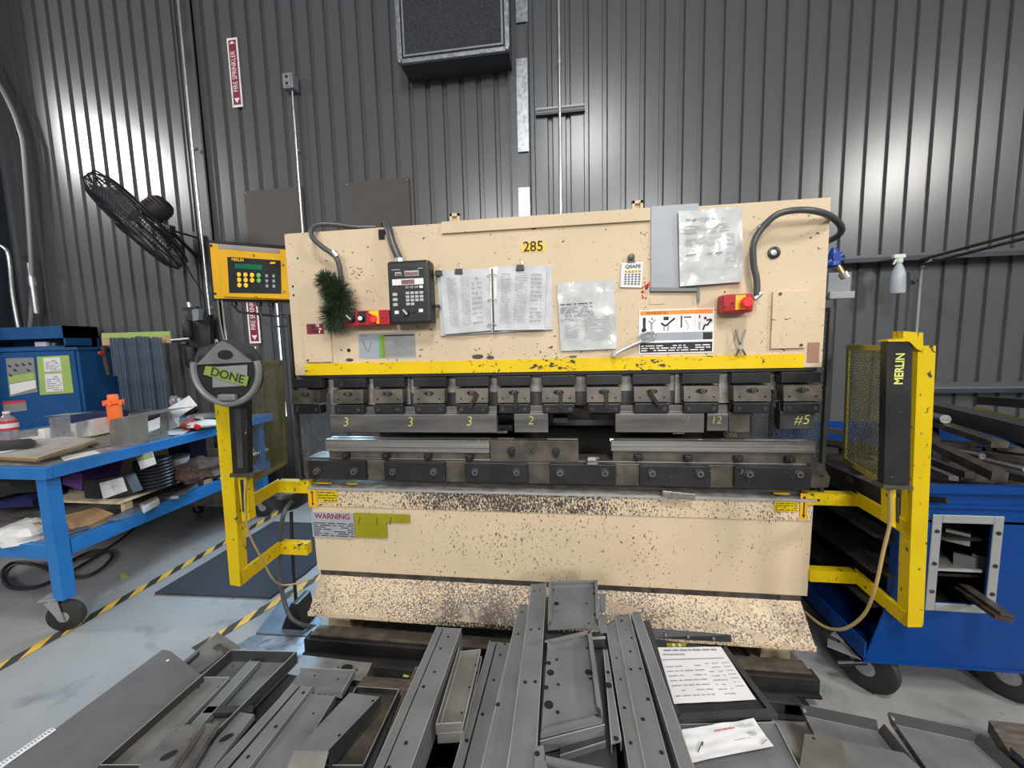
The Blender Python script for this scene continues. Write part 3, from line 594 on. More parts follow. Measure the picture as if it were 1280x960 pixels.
# stickers on bed
o, x0, x1, z0, z1 = fpanel([(389, 640), (442, 642), (443, 673), (391, 671)], 'warning_label', y=-.0175, m='greyfilm', th=.002, bev=0, label='grey label reading WARNING in maroon')
text('WARNING', ((x0 + x1) / 2, -.0180, z1 - .022), (1, 0, 0), (0, 0, 1), .043, 'signred', o, bold=.0008, ext=.0004)
b = B(); lines(b, (x0 + .008, -.0178, z0 + .006), V((x1 - x0 - .012, 0, 0)), V((0, 0, (z1 - z0) * .58)), 7, 'darkink', fill=1, th=.45, word=.2, seed=4, lift=(0, -.0005, 0)); b.obj('print', o)
q = Q(-.0175, (442.5, 641), (512, 643), (512, 654), (483, 654), (483, 673), (443, 672)); z = q[0].z
b = B(); b.prism([(q[0].x, -.0175, z), (q[1].x, -.0175, z), (q[1].x, -.0175, q[2].z), (q[3].x, -.0175, q[2].z), (q[3].x, -.0175, q[4].z), (q[0].x, -.0175, q[4].z)], (0, .002, 0), 'olive'); o = obj(b, 'olive_label', label='dirty yellow L-shaped label')
b = B()
for x, y, dx in ((450, 646, -2), (471, 647, .5), (489, 647, -2)): a0 = A(x, y, Y=-.018); a1 = A(x + dx, y + 9, Y=-.018); b.tube([a0, a1], .0022, 'leather', n=4, smooth=0)
b.obj('scratch', o)
for side in (0, 1):
    pts = [(387, 611), (395, 611), (393, 634), (386, 633)] if side == 0 else [(1001, 617), (1008, 617), (1009, 650), (1002, 649)]
    yy = -.0185; q = Q(yy, *pts); x0, x1, z0, z1 = min(a.x for a in q), max(a.x for a in q), q[2].z, q[0].z
    b = B(); b.bb(x0, x1, yy, yy + .003, z0, z1, 'yellow_box'); o = obj(b, 'arrow_label', label='narrow yellow label with a black double arrow')
    b = B(); cx = (x0 + x1) / 2; b.bb(cx - .003, cx + .003, yy - .0006, yy, z0 + .02, z1 - .02, 'darkink'); b.prism([(cx - .008, yy, z0 + .024), (cx + .008, yy, z0 + .024), (cx, yy, z0 + .008)], (0, -.0006, 0), 'darkink'); b.prism([(cx - .008, yy, z1 - .024), (cx, yy, z1 - .008), (cx + .008, yy, z1 - .024)], (0, -.0006, 0), 'darkink'); b.obj('arrow', o)
    pts = [(396, 613), (421, 614), (420, 628), (396, 627)] if side == 0 else [(968, 627), (998, 628), (998, 640), (968, 639)]
    q = Q(yy, *pts); x0, x1, z0, z1 = q[0].x, q[1].x, q[2].z, q[0].z
    b = B(); b.bb(x0, x1, yy, yy + .003, z0, z1, 'yellow'); o = obj(b, 'caution_label', label='yellow caution label')
    b = B(); lines(b, (x0 + .004, yy - .0006, z0 + .004), V((x1 - x0 - .008, 0, 0)), V((0, 0, z1 - z0 - .006)), 4, 'darkink', fill=1, th=.35, word=.2, seed=6 + side, lift=(0, -.0004, 0)); b.obj('print', o)

# perforated side guards (expanded metal)
def mesh_panel(name, parent, c00, c10, c11, c01, m, pitch=.017, wd=.0032, th=.0015, nu=None, label=None):
    """diamond lattice on a quad c00-c10 bottom, c01-c11 top"""
    b = B(); c00, c10, c11, c01 = map(V, (c00, c10, c11, c01))
    Lu = (c10 - c00).length; Lv = (c01 - c00).length; nu = (c10 - c00).cross(c01 - c00).normalized() * th
    P = lambda u, v: (c00 * (1 - u) + c10 * u) * (1 - v) + (c01 * (1 - u) + c11 * u) * v
    k = 1.55  # diamonds taller than wide
    for sg in (1, -1):
        tot = Lv + Lu * k; n = int(tot / (pitch * k))
        for i in range(n + 1):
            s = i * pitch * k
            # line v = s - u*k  (0..), mirrored in u for the other family
            ends = []
            u0 = max(0, (s - Lv) / k); u1 = min(Lu, s / k)
            if u1 - u0 < 1e-4: continue
            v0 = s - u0 * k; v1 = s - u1 * k
            A0 = P(u0 / Lu if sg > 0 else 1 - u0 / Lu, v0 / Lv); A1 = P(u1 / Lu if sg > 0 else 1 - u1 / Lu, v1 / Lv)
            d = (A1 - A0).normalized(); sd = d.cross(nu.normalized()) * wd / 2
            b.prism([A0 - sd, A1 - sd, A1 + sd, A0 + sd], nu, m)
    return b.obj(name, parent, label=label)
for s in (-1, 1):
    x = -1.32 if s < 0 else 1.33
    z0, z1 = (.90, 1.78) if s < 0 else (.88, 1.72)
    t = thing('side_guard', (x, .3, z0), ('left' if s < 0 else 'right') + ' expanded metal side guard of the press, between ram and ' + ('left' if s < 0 else 'right') + ' light guard', 'guard')
    ye = .5 if s < 0 else .46
    mesh_panel('mesh', t, (x, .02, z0), (x, ye, z0), (x, ye, z1), (x, .02, z1), 'galv' if s < 0 else 'greybox', pitch=.016, wd=.004)
    mesh_panel('mesh', t, (x - s * .30, .36, z0 + .1), (x - s * .02, .36, z0 + .1), (x - s * .02, .36, z1 - .42), (x - s * .30, .36, z1 - .42), 'galv' if s < 0 else 'greybox', pitch=.016, wd=.004)
    b = B(); b.bb(x - .008, x + .008, .0, .02, z0, z1, 'steel'); b.bb(x - .008, x + .008, ye, ye + .02, z0, z1, 'steel'); b.bb(x - .008, x + .008, 0, ye + .02, z0 - .015, z0, 'steel'); b.bb(x - .008, x + .008, 0, ye + .02, z1, z1 + .015, 'steel'); b.obj('frame', t)

# punches (loose tool sections)
def punch(x0p, x1p, y0p, y1p, lab, m='tool', Y=-.02, name='punch_section', mark=None, flat=False):
    ps = A(x0p, (y0p + y1p) / 2, Y=Y).x; pe = A(x1p, (y0p + y1p) / 2, Y=Y).x; zt = A((x0p + x1p) / 2, y0p, Y=Y).z; zb = A((x0p + x1p) / 2, y1p, Y=Y).z
    t = thing(name, ((ps + pe) / 2, .02, zb), lab, 'tooling')
    prof = [(-.008, zt + .03), (.02, zt + .03), (.02, zt), (.035, zt), (.03, zb + .02), (.012, zb), (Y + .004, zb), (Y, zb + .004), (Y, zt - .006), (Y + .012, zt)]
    b = B(); b.prism([(ps, y, z) for y, z in prof], (pe - ps, 0, 0), m); b.obj('punch_body', t, bevel=.0015)
    if not flat:
        b = B(); b.bb(ps + .001, pe - .001, Y - .0012, Y, zt - .016, zt - .008, 'bright'); b.obj('ground_edge', t)
    for s, mx, my, sz in (mark or []):
        p = A(mx, my, Y=Y - .001); text(s, (p.x, Y - .0012, p.z), (1, 0, 0), (0, 0, 1), sz, 'chalk', t, name='chalk_mark', shear=.15, bold=-.0012)
    return t
punch(413, 621, 516, 541, 'long grey punch section chalked 3 3 3 at the left', mark=[('3', 432, 528, .07), ('3', 512.5, 528, .07), ('3', 586, 527, .07)])
punch(643, 685, 515, 541, 'short punch section chalked 2 in the middle', mark=[('2', 663, 526, .062)])
punch(769.5, 880, 515, 541, 'long grey punch section right of the middle', mark=[('13', 857.5, 523, .03)])
punch(884, 910, 515, 539, 'short punch section chalked 12', mark=[('12', 895, 525.5, .05)])
punch(911, 937, 514, 541, 'dull brown punch section beside the one chalked 12', m='brownsteel', Y=.0, flat=True)
punch(975, 1018, 512, 537, 'punch section chalked 5 under the rightmost clamp', m='steel', mark=[('#5', 1002, 525, .062)])
def die(x0p, x1p, yt, ym, yb, lab, bolts, m='bright', plain=False, Y=-.005):
    xs = A(x0p, ym, Y=Y).x; xe = A(x1p, ym, Y=Y).x; cx = (x0p + x1p) / 2; zt, zm, zb = A(cx, yt, Y=Y).z, A(cx, ym, Y=Y).z, zr1 + .003
    t = thing('bending_die', ((xs + xe) / 2, .03, zb), lab, 'tooling')
    if plain:
        b = B(); b.prism([(xs, y, z) for y, z in [(Y, zb), (Y, zt), (.025, zt), (.035, zt - .015), (.045, zt), (.07, zt), (.07, zb)]], (xe - xs, 0, 0), 'brownsteel'); b.obj('die_body', t, bevel=.0015)
    else:
        b = B(); b.prism([(xs, y, z) for y, z in [(Y, zm), (Y, zt), (.022, zt), (.034, zt - .018), (.046, zt), (.075, zt), (.075, zm)]], (xe - xs, 0, 0), 'bright'); b.bb(xs, xe, Y - .0006, Y, zm + .022, zm + .026, 'tool'); b.obj('die_head', t, bevel=.001)
        b = B(); b.bb(xs + .01, xe - .002, .008, .062, zb, zm, 'brownsteel'); b.obj('die_body', t)
    for bx in bolts:
        p = A(bx, (ym + yb) / 2 + (2 if not plain else -2), Y=Y); b = B(); zc = (zm + zb) / 2 - .004
        if plain: zc = (zt + zb) / 2; b.bb(p.x - .009, p.x + .009, Y - .012, Y, zc - .034, zc + .02, 'blackp')
        b.bb(p.x - .019, p.x + .019, Y - .014, Y + .012, zc - .012, zc + .014, 'blackp') if not plain else b.cyl((p.x, Y - .02, zc), (p.x, Y, zc), .02, 'blackp', n=12); b.cyl((p.x, Y - .022, zc - .002), (p.x, Y - .012, zc - .002), .012, 'blackp', n=10); b.obj('clamp_screw', t, bevel=.002)
    return t
die(407.5, 612, 550, 565, 576, 'long bright V die with black screws at the left of the die rail', (433, 483, 535, 587))
t = die(613, 723, 551, 564, 578, 'brown flat die chalked X at the middle of the die rail', (639.5, 695), plain=True)
p = A(664, 565, Y=-.006); text('X', (p.x, -.0062, p.z), (1, 0, 0), (0, 0, 1), .05, 'darkink', t, name='chalk_mark')
die(764, 1019, 552, 565, 578, 'longest bright V die with black screws at the right of the die rail', (798, 860, 922.5, 987))
# loose bits on the rail
b = B(); p = A(739, 575, Y=-.02); b.box((p.x, -.02, zr1 + .008), (.05, .07, .012), 'bright', Matrix.Rotation(.1, 3, 'Z')); b.box((p.x + .012, .02, zr1 + .02), (.055, .05, .012), 'bright'); solo(b, 'shim_block', 'two small bright shims on the die rail in the middle', 'block')
b = B(); p = A(849, 603, Y=-.06); b.box((p.x, -.045, .872), (.15, .03, .028), 'bright', Matrix.Rotation(.08, 3, 'Y')); b.box((p.x - .02, -.062, .872), (.03, .004, .03), 'sheet_light', Matrix.Rotation(.08, 3, 'Y')); solo(b, 'gauge_bar', 'small bright metal bar lying on the bed edge below the right die', 'bar', bevel=.002)
for (x, y, w) in ((405, 603, .05), (440, 605, .04), (971, 612, .04)):
    p = A(x, y, Z=.875); b = B(); b.disc((p.x, -.008, .8755), (0, 0, 1), .012, 'yellow', rx=w, up=(0, 1, 0), n=9); b.v += [q - V((0, 0, .003)) for q in b.v[:9]]; b.f += [[i, (i + 1) % 9, (i + 1) % 9 + 9, i + 9] for i in range(9)]; b.m += [0] * 9
    solo(b, 'paint_flake', 'yellow flake on the bed top ' + {405: 'at the left end', 440: 'second from the left end', 971: 'near the right end'}[x], 'paint flake')

# ------------------------------------------------------------------ hung on the ram
# handheld keypad controller
t = thing('keypad_controller', A(512, 404, Y=-.06), 'black operator keypad controller with grey keys on the press front', 'controller')
q = Q(-.10, (483, 326.6), (536, 323.8), (539, 404), (487, 405)); x0, x1, z0, z1 = (q[0].x + q[3].x) / 2, (q[1].x + q[2].x) / 2, (q[2].z + q[3].z) / 2, (q[0].z + q[1].z) / 2
b = B(); b.bb(x0, x1, -.10, -.02, z0, z1, 'blackp'); b.obj('case', t, bevel=.012)
b = B(); b.bb(x0 + .04, x1 - .04, -.02, 0, z0 + .05, z1 - .05, 'blackp'); b.obj('mount', t)
kw, kh = x1 - x0, z1 - z0; yk = -.1005
def kb(b, u0, u1, v0, v1, m, d=.001): b.bb(x0 + kw * u0, x0 + kw * u1, yk - d, yk + .001, z1 - kh * v1, z1 - kh * v0, m)
b = B(); kb(b, .09, .87, .11, .90, 'darkink'); b.obj('face_plate', t)
b = B(); kb(b, .2, .35, .18, .24, 'keygrey', .002); kb(b, .22, .34, .20, .24, 'lcdred', .003); kb(b, .42, .76, .165, .25, 'keygrey', .002); kb(b, .43, .75, .19, .24, 'lcdred', .003); kb(b, .12, .86, .29, .385, 'white', .002); kb(b, .34, .65, .305, .375, 'lcdred', .003); b.obj('display', t)
b = B(); kb(b, .12, .32, .135, .147, 'keygrey', .002); b.obj('header_mark', t); b = B(); kb(b, .74, .86, .13, .142, 'keygrey', .002); b.obj('header_mark', t)
def key(u, v, w, h, m, tt, yy, X0, Z1, KW, KH): b = B(); b.bb(X0 + KW * (u - w / 2), X0 + KW * (u + w / 2), yy - .004, yy, Z1 - KH * (v + h / 2), Z1 - KH * (v - h / 2), m); b.obj('key', tt, bevel=.0015)
for r, v in enumerate((.425, .515, .575, .63, .69)):
    for c_, u in enumerate((.47, .58, .69, .80)):
        if r == 4 and c_ > 1: continue
        key(u, v, .085, .042, 'keygrey' if r else ('white' if c_ == 3 else 'greybox'), t, yk, x0, z1, kw, kh)
for v in (.53, .61, .69): key(.17, v, .11, .05, 'keygrey', t, yk, x0, z1, kw, kh)
key(.19, .815, .10, .055, 'white', t, yk, x0, z1, kw, kh); key(.77, .80, .10, .055, 'white', t, yk, x0, z1, kw, kh); key(.6, .81, .09, .055, 'blackp', t, yk, x0, z1, kw, kh)
b = B(); c = V((x0 + kw * .43, yk, z1 - kh * .82)); b.cyl(c, c + V((0, -.02, 0)), .013, 'blackp'); b.box(c + V((0, -.022, 0)), (.008, .006, .03), 'keygrey', Matrix.Rotation(-.7, 3, 'Y')); b.obj('rotary_knob', t)
b = B(); b.cyl((x0 + kw * .25, -.06, z1 - .002), (x0 + kw * .25, -.06, z1 + .018), .026, 'conduit'); b.obj('gland', t, smooth=True)
b = B(); b.tube([(x0 + kw * .25, -.06, z1 + .01), A(491, 305, Y=-.055), A(485, 284, Y=-.03), A(481, 277, Y=.04), A(480, 290, Y=.16)], .019, 'hose', n=12); b.obj('hose', t, smooth=True)
# red three button box
t = thing('red_switch_box', A(457, 408, Y=-.04), 'long red switch box with knob, white button and yellow latch, left of the keypad', 'switch box')
q = Q(-.07, (429, 389), (486, 387), (486, 406), (430, 408)); x0, x1, z0, z1 = q[0].x, q[1].x, (q[2].z + q[3].z) / 2, (q[0].z + q[1].z) / 2
b = B(); b.bb(x0, x1, -.07, 0, z0, z1, 'red'); b.obj('case', t, bevel=.006)
cz = (z0 + z1) / 2; w = x1 - x0
b = B(); b.bb(x0 + w * .08, x0 + w * .27, -.072, -.07, cz - .02, z1 - .004, 'darkink'); b.bb(x0 + w * .32, x0 + w * .50, -.072, -.07, cz - .02, z1 - .004, 'darkink'); b.obj('legend_plate', t)
b = B(); b.cyl((x0 + w * .18, -.072, cz), (x0 + w * .18, -.092, cz), .018, 'blackp'); b.box((x0 + w * .165, -.094, cz + .004), (.006, .008, .032), 'keygrey', Matrix.Rotation(-.8, 3, 'Y')); b.obj('selector_knob', t)
b = B(); b.cyl((x0 + w * .41, -.072, cz - .002), (x0 + w * .41, -.088, cz - .002), .015, 'blackp'); b.cyl((x0 + w * .41, -.088, cz - .002), (x0 + w * .41, -.093, cz - .002), .011, 'white'); b.obj('push_button', t)
b = B(); b.prism([(x0 + w * .57, -.074, z1 - .004), (x0 + w * .78, -.074, z1 - .002), (x0 + w * .78, -.074, z0 + .008), (x0 + w * .73, -.074, z0 + .008), (x0 + w * .71, -.074, cz + .008), (x0 + w * .57, -.074, cz + .024)], (0, .005, 0), 'numyellow'); b.obj('latch', t, label='yellow guard latch')
b = B(); b.cyl((x0 + w * .68, -.07, cz - .006), (x0 + w * .68, -.08, cz - .006), .018, 'redbtn'); b.obj('emergency_button', t, smooth=True)
b = B()
for sx in (.03, .86, .95): b.cyl((x0 + w * sx, -.0715, cz - .004), (x0 + w * sx, -.069, cz - .004), .0045, 'darkink', n=8)
b.obj('screw', t)
b = B(); b.tube([A(420, 400, Y=-.03), A(427, 375, Y=-.035), A(426, 345, Y=-.04), A(420, 322, Y=-.05), A(402, 308, Y=-.06), A(390, 296, Y=-.06), A(390, 285, Y=-.04), A(400, 280.5, Y=-.01), A(422, 281, Y=.03), A(445, 284, Y=.06), A(470, 284, Y=.1)], .0125, 'hose', n=10); b.obj('hose', t, smooth=True)
b = B(); c = A(420, 318, Y=-.05); b.cyl(c + V((-.012, 0, .012)), c + V((.008, 0, -.014)), .017, 'conduit'); b.obj('coupling', t, smooth=True)
# right emergency stop
t = thing('emergency_stop_box', A(924, 391, Y=-.04), 'small red emergency stop box with a round red button on the right of the press', 'switch box')
q = Q(-.07, (904, 368), (943, 366.5), (944, 390), (904, 391)); x0, x1, z0, z1 = q[0].x, q[1].x, (q[2].z + q[3].z) / 2, (q[0].z + q[1].z) / 2; w = x1 - x0; cz = (z0 + z1) / 2
b = B(); b.bb(x0, x1, -.07, 0, z0, z1, 'red'); b.obj('case', t, bevel=.01)
b = B(); b.bb(x0 + w * .40, x0 + w * .72, -.073, -.07, z0 + .012, z1 - .006, 'numyellow'); b.obj('legend_plate', t)
b = B(); b.lathe((x0 + w * .68, -.073, cz), [(.012, 0), (.012, .012), (.024, .016), (.024, .03), (.018, .036)], 'redbtn', axis=(0, -1, 0)); b.obj('mushroom_button', t, smooth=True)
b = B()
for sx, sz in ((.06, .3), (.3, .5), (.94, .5)): b.cyl((x0 + w * sx, -.0715, z0 + (z1 - z0) * sz), (x0 + w * sx, -.069, z0 + (z1 - z0) * sz), .005, 'darkink', n=8)
b.obj('screw', t)
b = B(); b.cyl(A(943, 374, Y=-.05), A(950, 367, Y=-.05), .013, 'conduit'); b.obj('coupling', t, smooth=True); b = B(); c = A(955, 283, Y=-.05); b.cyl(c + V((-.02, 0, -.012)), c + V((.012, 0, .012)), .018, 'conduit'); b.obj('coupling', t, smooth=True)
b = B(); b.tube([A(946, 370, Y=-.05), A(946, 350, Y=-.05), A(942, 330, Y=-.05), A(942, 305, Y=-.055), A(952, 286, Y=-.06), A(972, 268, Y=-.08), A(1000, 262.5, Y=-.09), A(1028, 266, Y=-.06), A(1047, 277, Y=.02), A(1052, 289, Y=.10), A(1042, 298, Y=.2), A(1030, 303, Y=.3)], .0135, 'hose', n=12); b.obj('hose', t, smooth=True)

# binder pages
def sheet(b, px4, Y, m, th=.002, curl=0): q = Q(Y, *px4); b.prism(q, (0, th, 0), m); return q
def wavy(name, parent, q, m, amp=.004, n=14, seed=0, th=.001):
    """a slightly cockled sheet on the quad TL,TR,BR,BL"""
    b = B(); nrm = (q[1] - q[0]).cross(q[3] - q[0]).normalized(); vs = []
    for j in range(n + 1):
        for i in range(n + 1):
            p = lerp4(q, i / n, j / n); k = mnoise.noise(V((i * .33 + seed, j * .33, seed * 1.7))) * amp
            vs.append(p + nrm * k)
    vs2 = [v + nrm * th for v in vs]; N_ = (n + 1) ** 2
    fs = [(j * (n + 1) + i, j * (n + 1) + i + 1, (j + 1) * (n + 1) + i + 1, (j + 1) * (n + 1) + i) for j in range(n) for i in range(n)]
    rim = [i for i in range(n + 1)] + [(j) * (n + 1) + n for j in range(1, n + 1)] + [n * (n + 1) + i for i in range(n - 1, -1, -1)] + [j * (n + 1) for j in range(n - 1, 0, -1)]
    f2 = fs + [tuple(x + N_ for x in f) for f in fs] + [(rim[i], rim[(i + 1) % len(rim)], rim[(i + 1) % len(rim)] + N_, rim[i] + N_) for i in range(len(rim))]
    b.add(vs + vs2, f2, m); return b.obj(name, parent, smooth=True)
t = thing('ring_binder', A(615, 415, Y=-.01), 'open ring binder of crumpled white pages hung on the press front', 'binder')
q = Q(-.012, (546, 345), (690, 332), (691, 412), (551, 420)); b = B(); b.prism(q, (0, .011, 0), 'sleeve'); b.obj('cover', t, bevel=.002)
qa = Q(-.026, (550, 339), (611, 335), (614, 413), (556, 418)); wavy('page', t, qa, 'paper', .010, seed=2, th=.006)
qb = Q(-.026, (622, 333), (683, 332), (681, 412), (618, 413)); wavy('page', t, qb, 'paper', .010, seed=5, th=.006)
qc = Q(-.020, (611, 335), (622, 333), (619, 414), (614, 414)); b = B(); b.prism(qc, (0, .006, 0), 'white'); b.obj('spine', t)
b = B(); b.tube([A(615, 336, Y=-.032), A(617, 415, Y=-.032)], .004, 'brownsteel', n=6, smooth=0)
for y in (344, 375, 406): b.tube([A(609, y + .5, Y=-.034), A(615, y - 1, Y=-.042), A(621, y, Y=-.034)], .0025, 'conduit', n=6)
b.obj('ring', t)
def onq(q, s, t_, off): n_ = (q[1] - q[0]).cross(q[3] - q[0]).normalized(); p = lerp4(q, s, t_); return V((p.x, p.y - off, p.z))
b = B()
for q_, sd, (s0, s1, rows, wd_) in ((qa, 11, (.14, .34, 26, .12)), (qa, 12, (.42, .6, 26, .10)), (qb, 13, (.1, .3, 20, .2)), (qb, 14, (.38, .62, 22, .16)), (qb, 15, (.7, .92, 12, .2)), (qa, 16, (.64, .85, 10, .16))):
    o_ = onq(q_, s0, .88, .013); lines(b, o_, onq(q_, s1, .88, .013) - o_, onq(q_, s0, .10, .013) - o_, rows, 'ink', fill=1, th=.22, word=wd_, seed=sd, lift=(0, 0, 0))
b.obj('print', t)
for (x, y) in ((548, 341), (573, 339), (650, 334)):
    b = B(); c = A(x, y, Y=-.034); b.prism([c + V((-.02, 0, -.012)), c + V((.02, 0, -.012)), c + V((.017, 0, .012)), c + V((-.017, 0, .012))], (0, .02, 0), 'blackp'); b.tube([c + V((-.012, .01, .01)), c + V((-.006, .01, .035)), c + V((.006, .01, .035)), c + V((.012, .01, .01))], .0015, 'conduit', n=5); b.obj('binder_clip', t)
b = B(); c = A(547, 383, Y=-.034); b.box(c, (.02, .02, .014), 'blackp'); b.obj('binder_clip', t)
# plastic sleeves
def sleeve(px4, Y, lab, blocks, seed, w2=None):
    t = thing('paper_sleeve', A((px4[2][0] + px4[3][0]) / 2, px4[2][1], Y=Y), lab, 'paper')
    q = Q(Y, *px4); wavy('sleeve', t, q, 'sleeve', .007, seed=seed, th=.003)
    b = B()
    for (s0, s1, t0, t1, rows, m, wd_) in blocks:
        o_ = onq(q, s0, t1, .0075); lines(b, o_, onq(q, s1, t1, .0075) - o_, onq(q, s0, t0, .0075) - o_, rows, m, fill=1, th=.4, word=wd_, seed=seed + rows, lift=(0, 0, 0))
    b.obj('print', t); return t, q
sleeve([(696, 354), (768, 349), (771, 436), (701, 439)], -.012, 'crumpled greyish plastic sleeve with a printed page, right of the binder', [(.04, .60, .30, .33, 1, 'darkink', .2), (.04, .62, .35, .50, 5, 'ink', .15), (.04, .4, .52, .56, 2, 'ink', .1), (.45, .9, .50, .85, 11, 'keygrey', .12), (.1, .35, .6, .8, 6, 'keygrey', .2)], 3)
# grey sheet metal plate with lip
t = thing('sheet_metal_sample', A(850, 364, Y=-.01), 'blank grey bent metal sheet hanging on the press behind a plastic sleeve', 'metal sheet')
b = B(); q = Q(-.010, (814, 258), (873, 254), (876, 358), (814, 362)); b.prism(q, (0, .006, 0), 'greyfilm'); b.obj('sheet', t)
b = B(); q = Q(-.016, (813, 359), (873, 360), (874, 364), (813, 364)); b.prism(q, (0, .014, 0), 'sheet'); b.prism(Q(-.016, (871, 360), (875, 362), (875, 378), (872.5, 378)), (0, .003, 0), 'sheet'); b.obj('lip', t)
sleeve([(848, 264), (928, 258), (928, 352), (850, 358)], -.024, 'clear plastic sleeve holding a white printed sheet, taped to the press at upper right', [(.10, .70, .11, .15, 2, 'ink', .12), (.08, .80, .20, .27, 4, 'keygrey', .3), (.08, .78, .29, .31, 1, 'ink', .3), (.1, .65, .36, .47, 6, 'keygrey', .3), (.1, .68, .57, .60, 1, 'ink', .3), (.74, .88, .33, .50, 8, 'keygrey', .3), (.74, .9, .58, .72, 9, 'keygrey', .3), (.05, .9, .78, .79, 1, 'keygrey', .2)], 8)
# calendar card and magnet
t = thing('calendar_card', A(790, 361, Y=-.01), 'small white calendar card with a yellow row held by a magnet', 'card')
q = Q(-.008, (777, 328.5), (804, 327), (802, 359.5), (775.5, 359)); b = B(); b.prism(q, (0, .002, 0), 'flatpaper'); b.obj('card', t)
b = B(); 
for i in range(5):
    for j in range(5):
        s = .22 + i * .16; tt = .48 + j * .095; c = onq(q, s, tt, .0025); b.box(c, (.009, .0006, .0045), 'darkink')
    c = onq(q, .22 + i * .16, .36, .0025); b.box(c, (.014, .0006, .008), 'keyyellow'); b.box(c + V((0, -.0006, 0)), (.006, .0006, .004), 'darkink')
b.obj('print', t)
text('QSAFE', onq(q, .54, .17, .0026), (1, 0, 0), (0, 0, 1), .021, 'darkink', t, sx=1.15)
b = B(); c = A(789, 321.5, Y=-.01); b.lathe(c, [(.016, 0), (.016, .006), (.008, .009)], 'brownsteel', axis=(0, -1, 0)); b.bb(c.x - .018, c.x + .018, -.012, -.002, c.z - .024, c.z - .014, 'brownsteel'); solo(b, 'round_magnet', 'round brown magnet clip above the calendar card', 'magnet', smooth=True)
# wrench hanging
t = thing('ring_spanner', A(790, 430, Y=-.03), 'bright ring ended spanner leaning over the safety sign', 'wrench')
b = B(); c = A(809, 421, Y=-.03); pts = []
for i in range(20): th = 2 * math.pi * i / 20; pts.append(c + V((math.cos(th) * .036, 0, math.sin(th) * .022 + math.cos(th) * .008)))
b.tube(pts, .0055, 'conduit', n=8, smooth=0, closed=True); b.obj('ring_end', t, smooth=True)
b = B(); b.tube([A(801, 427, Y=-.03), A(783, 435, Y=-.028), A(770, 442, Y=-.03)], .007, 'conduit', n=8); b.tube([A(801, 428.5, Y=-.026), A(783, 437, Y=-.024)], .004, 'conduit', n=8, smooth=0); b.obj('shank', t, smooth=True)
b = B(); c = A(768, 443, Y=-.03); b.lathe(c + V((0, .012, 0)), [(.014, 0), (.016, .01), (.010, .022)], 'conduit', axis=(0, -1, 0), n=6); b.obj('jaw', t)
# spring clip
b = B(); 
for s in (-1, 1): b.tube([A(926 + s * 6, 412, Y=-.02), A(925.5 + s * 2.5, 425, Y=-.026), A(926, 433, Y=-.028), A(926 - s * 6, 444, Y=-.02)], .0045, 'tool', n=6)
b.cyl(A(926.5, 434, Y=-.038), A(926.5, 434, Y=-.02), .011, 'conduit'); solo(b, 'spring_clip', 'grey scissor shaped clip hanging under the right emergency stop box', 'clip', smooth=True)
# bristle brush
t = thing('bristle_brush', A(410, 347, Y=-.04), 'dark green bushy bristle brush hanging at the left of the press', 'brush')
spine = [A(407, 349, Y=-.05), A(418, 358, Y=-.05), A(427, 372, Y=-.05), A(424, 390, Y=-.05), A(417, 395, Y=-.05)]
b = B(); b.tube(spine, .006, 'steel', n=6); b.obj('wire_core', t)
b = B(); rnd = random.Random(2)
cm = B(); cm.tube(spine, .01, 'bristle', n=3, smooth=8)
cen = [sum((cm.v[i * 3 + k] for k in range(3)), V((0, 0, 0))) / 3 for i in range(len(cm.v) // 3)]
for i in range(2600):
    c = cen[int(rnd.random() * len(cen))]; f = cen.index(c) / len(cen)
    r = .062 + .03 * math.sin(f * 2.6) ; 
    d = V((rnd.gauss(0, 1), rnd.gauss(0, .6), rnd.gauss(0, 1))).normalized()
    if d.y > .2: d.y = -d.y
    L_ = r * rnd.uniform(.8, 1.15); s = d.orthogonal().normalized() * .0016
    b.add([c - s, c + s, c + d * L_ + V((0, 0, -.012)) + s * .4, c + d * L_ + V((0, 0, -.012)) - s * .4], [(0, 1, 2, 3)], 'bristle')
tag(b.obj('bristles', t), 'green bristle tuft', 'x', kind='stuff'); 
del bpy.data.objects['bristles']['category']

# blue valve and grey box at the right end
t = thing('air_regulator', A(1045, 345, Y=.3), 'blue air valve with a brass fitting at the right end of the press', 'valve')
b = B(); c = A(1042, 325, Y=.3); b.lathe(c + V((0, 0, -.06)), [(.02, .02), (.03, .03), (.03, .07), (.02, .10), (.012, .12)], 'cyan'); b.cyl(c + V((-.04, 0, -.02)), c + V((.03, -.02, .02)), .016, 'cyan'); b.cyl(c + V((0, -.03, .01)), c + V((.0, .02, .01)), .022, 'cyan'); b.obj('valve_body', t, smooth=True)
b = B(); b.cyl(A(1048, 333, Y=.26), A(1055, 344, Y=.24), .012, 'brass'); b.cyl(A(1053, 341, Y=.24), A(1057, 347, Y=.24), .02, 'conduit'); b.obj('fitting', t, smooth=True)
b = B(); p0 = A(1036, 341, Y=.5); p1 = A(1063, 371, Y=.5); b.bb(p0.x, p1.x, .5, .65, p1.z, p0.z, 'greybox'); b.bb(p0.x, p1.x + .01, .48, .5, p1.z - .01, p1.z + .03, 'dim_conduit'); solo(b, 'junction_box', 'grey metal box beneath the blue air valve', 'box', bevel=.004)

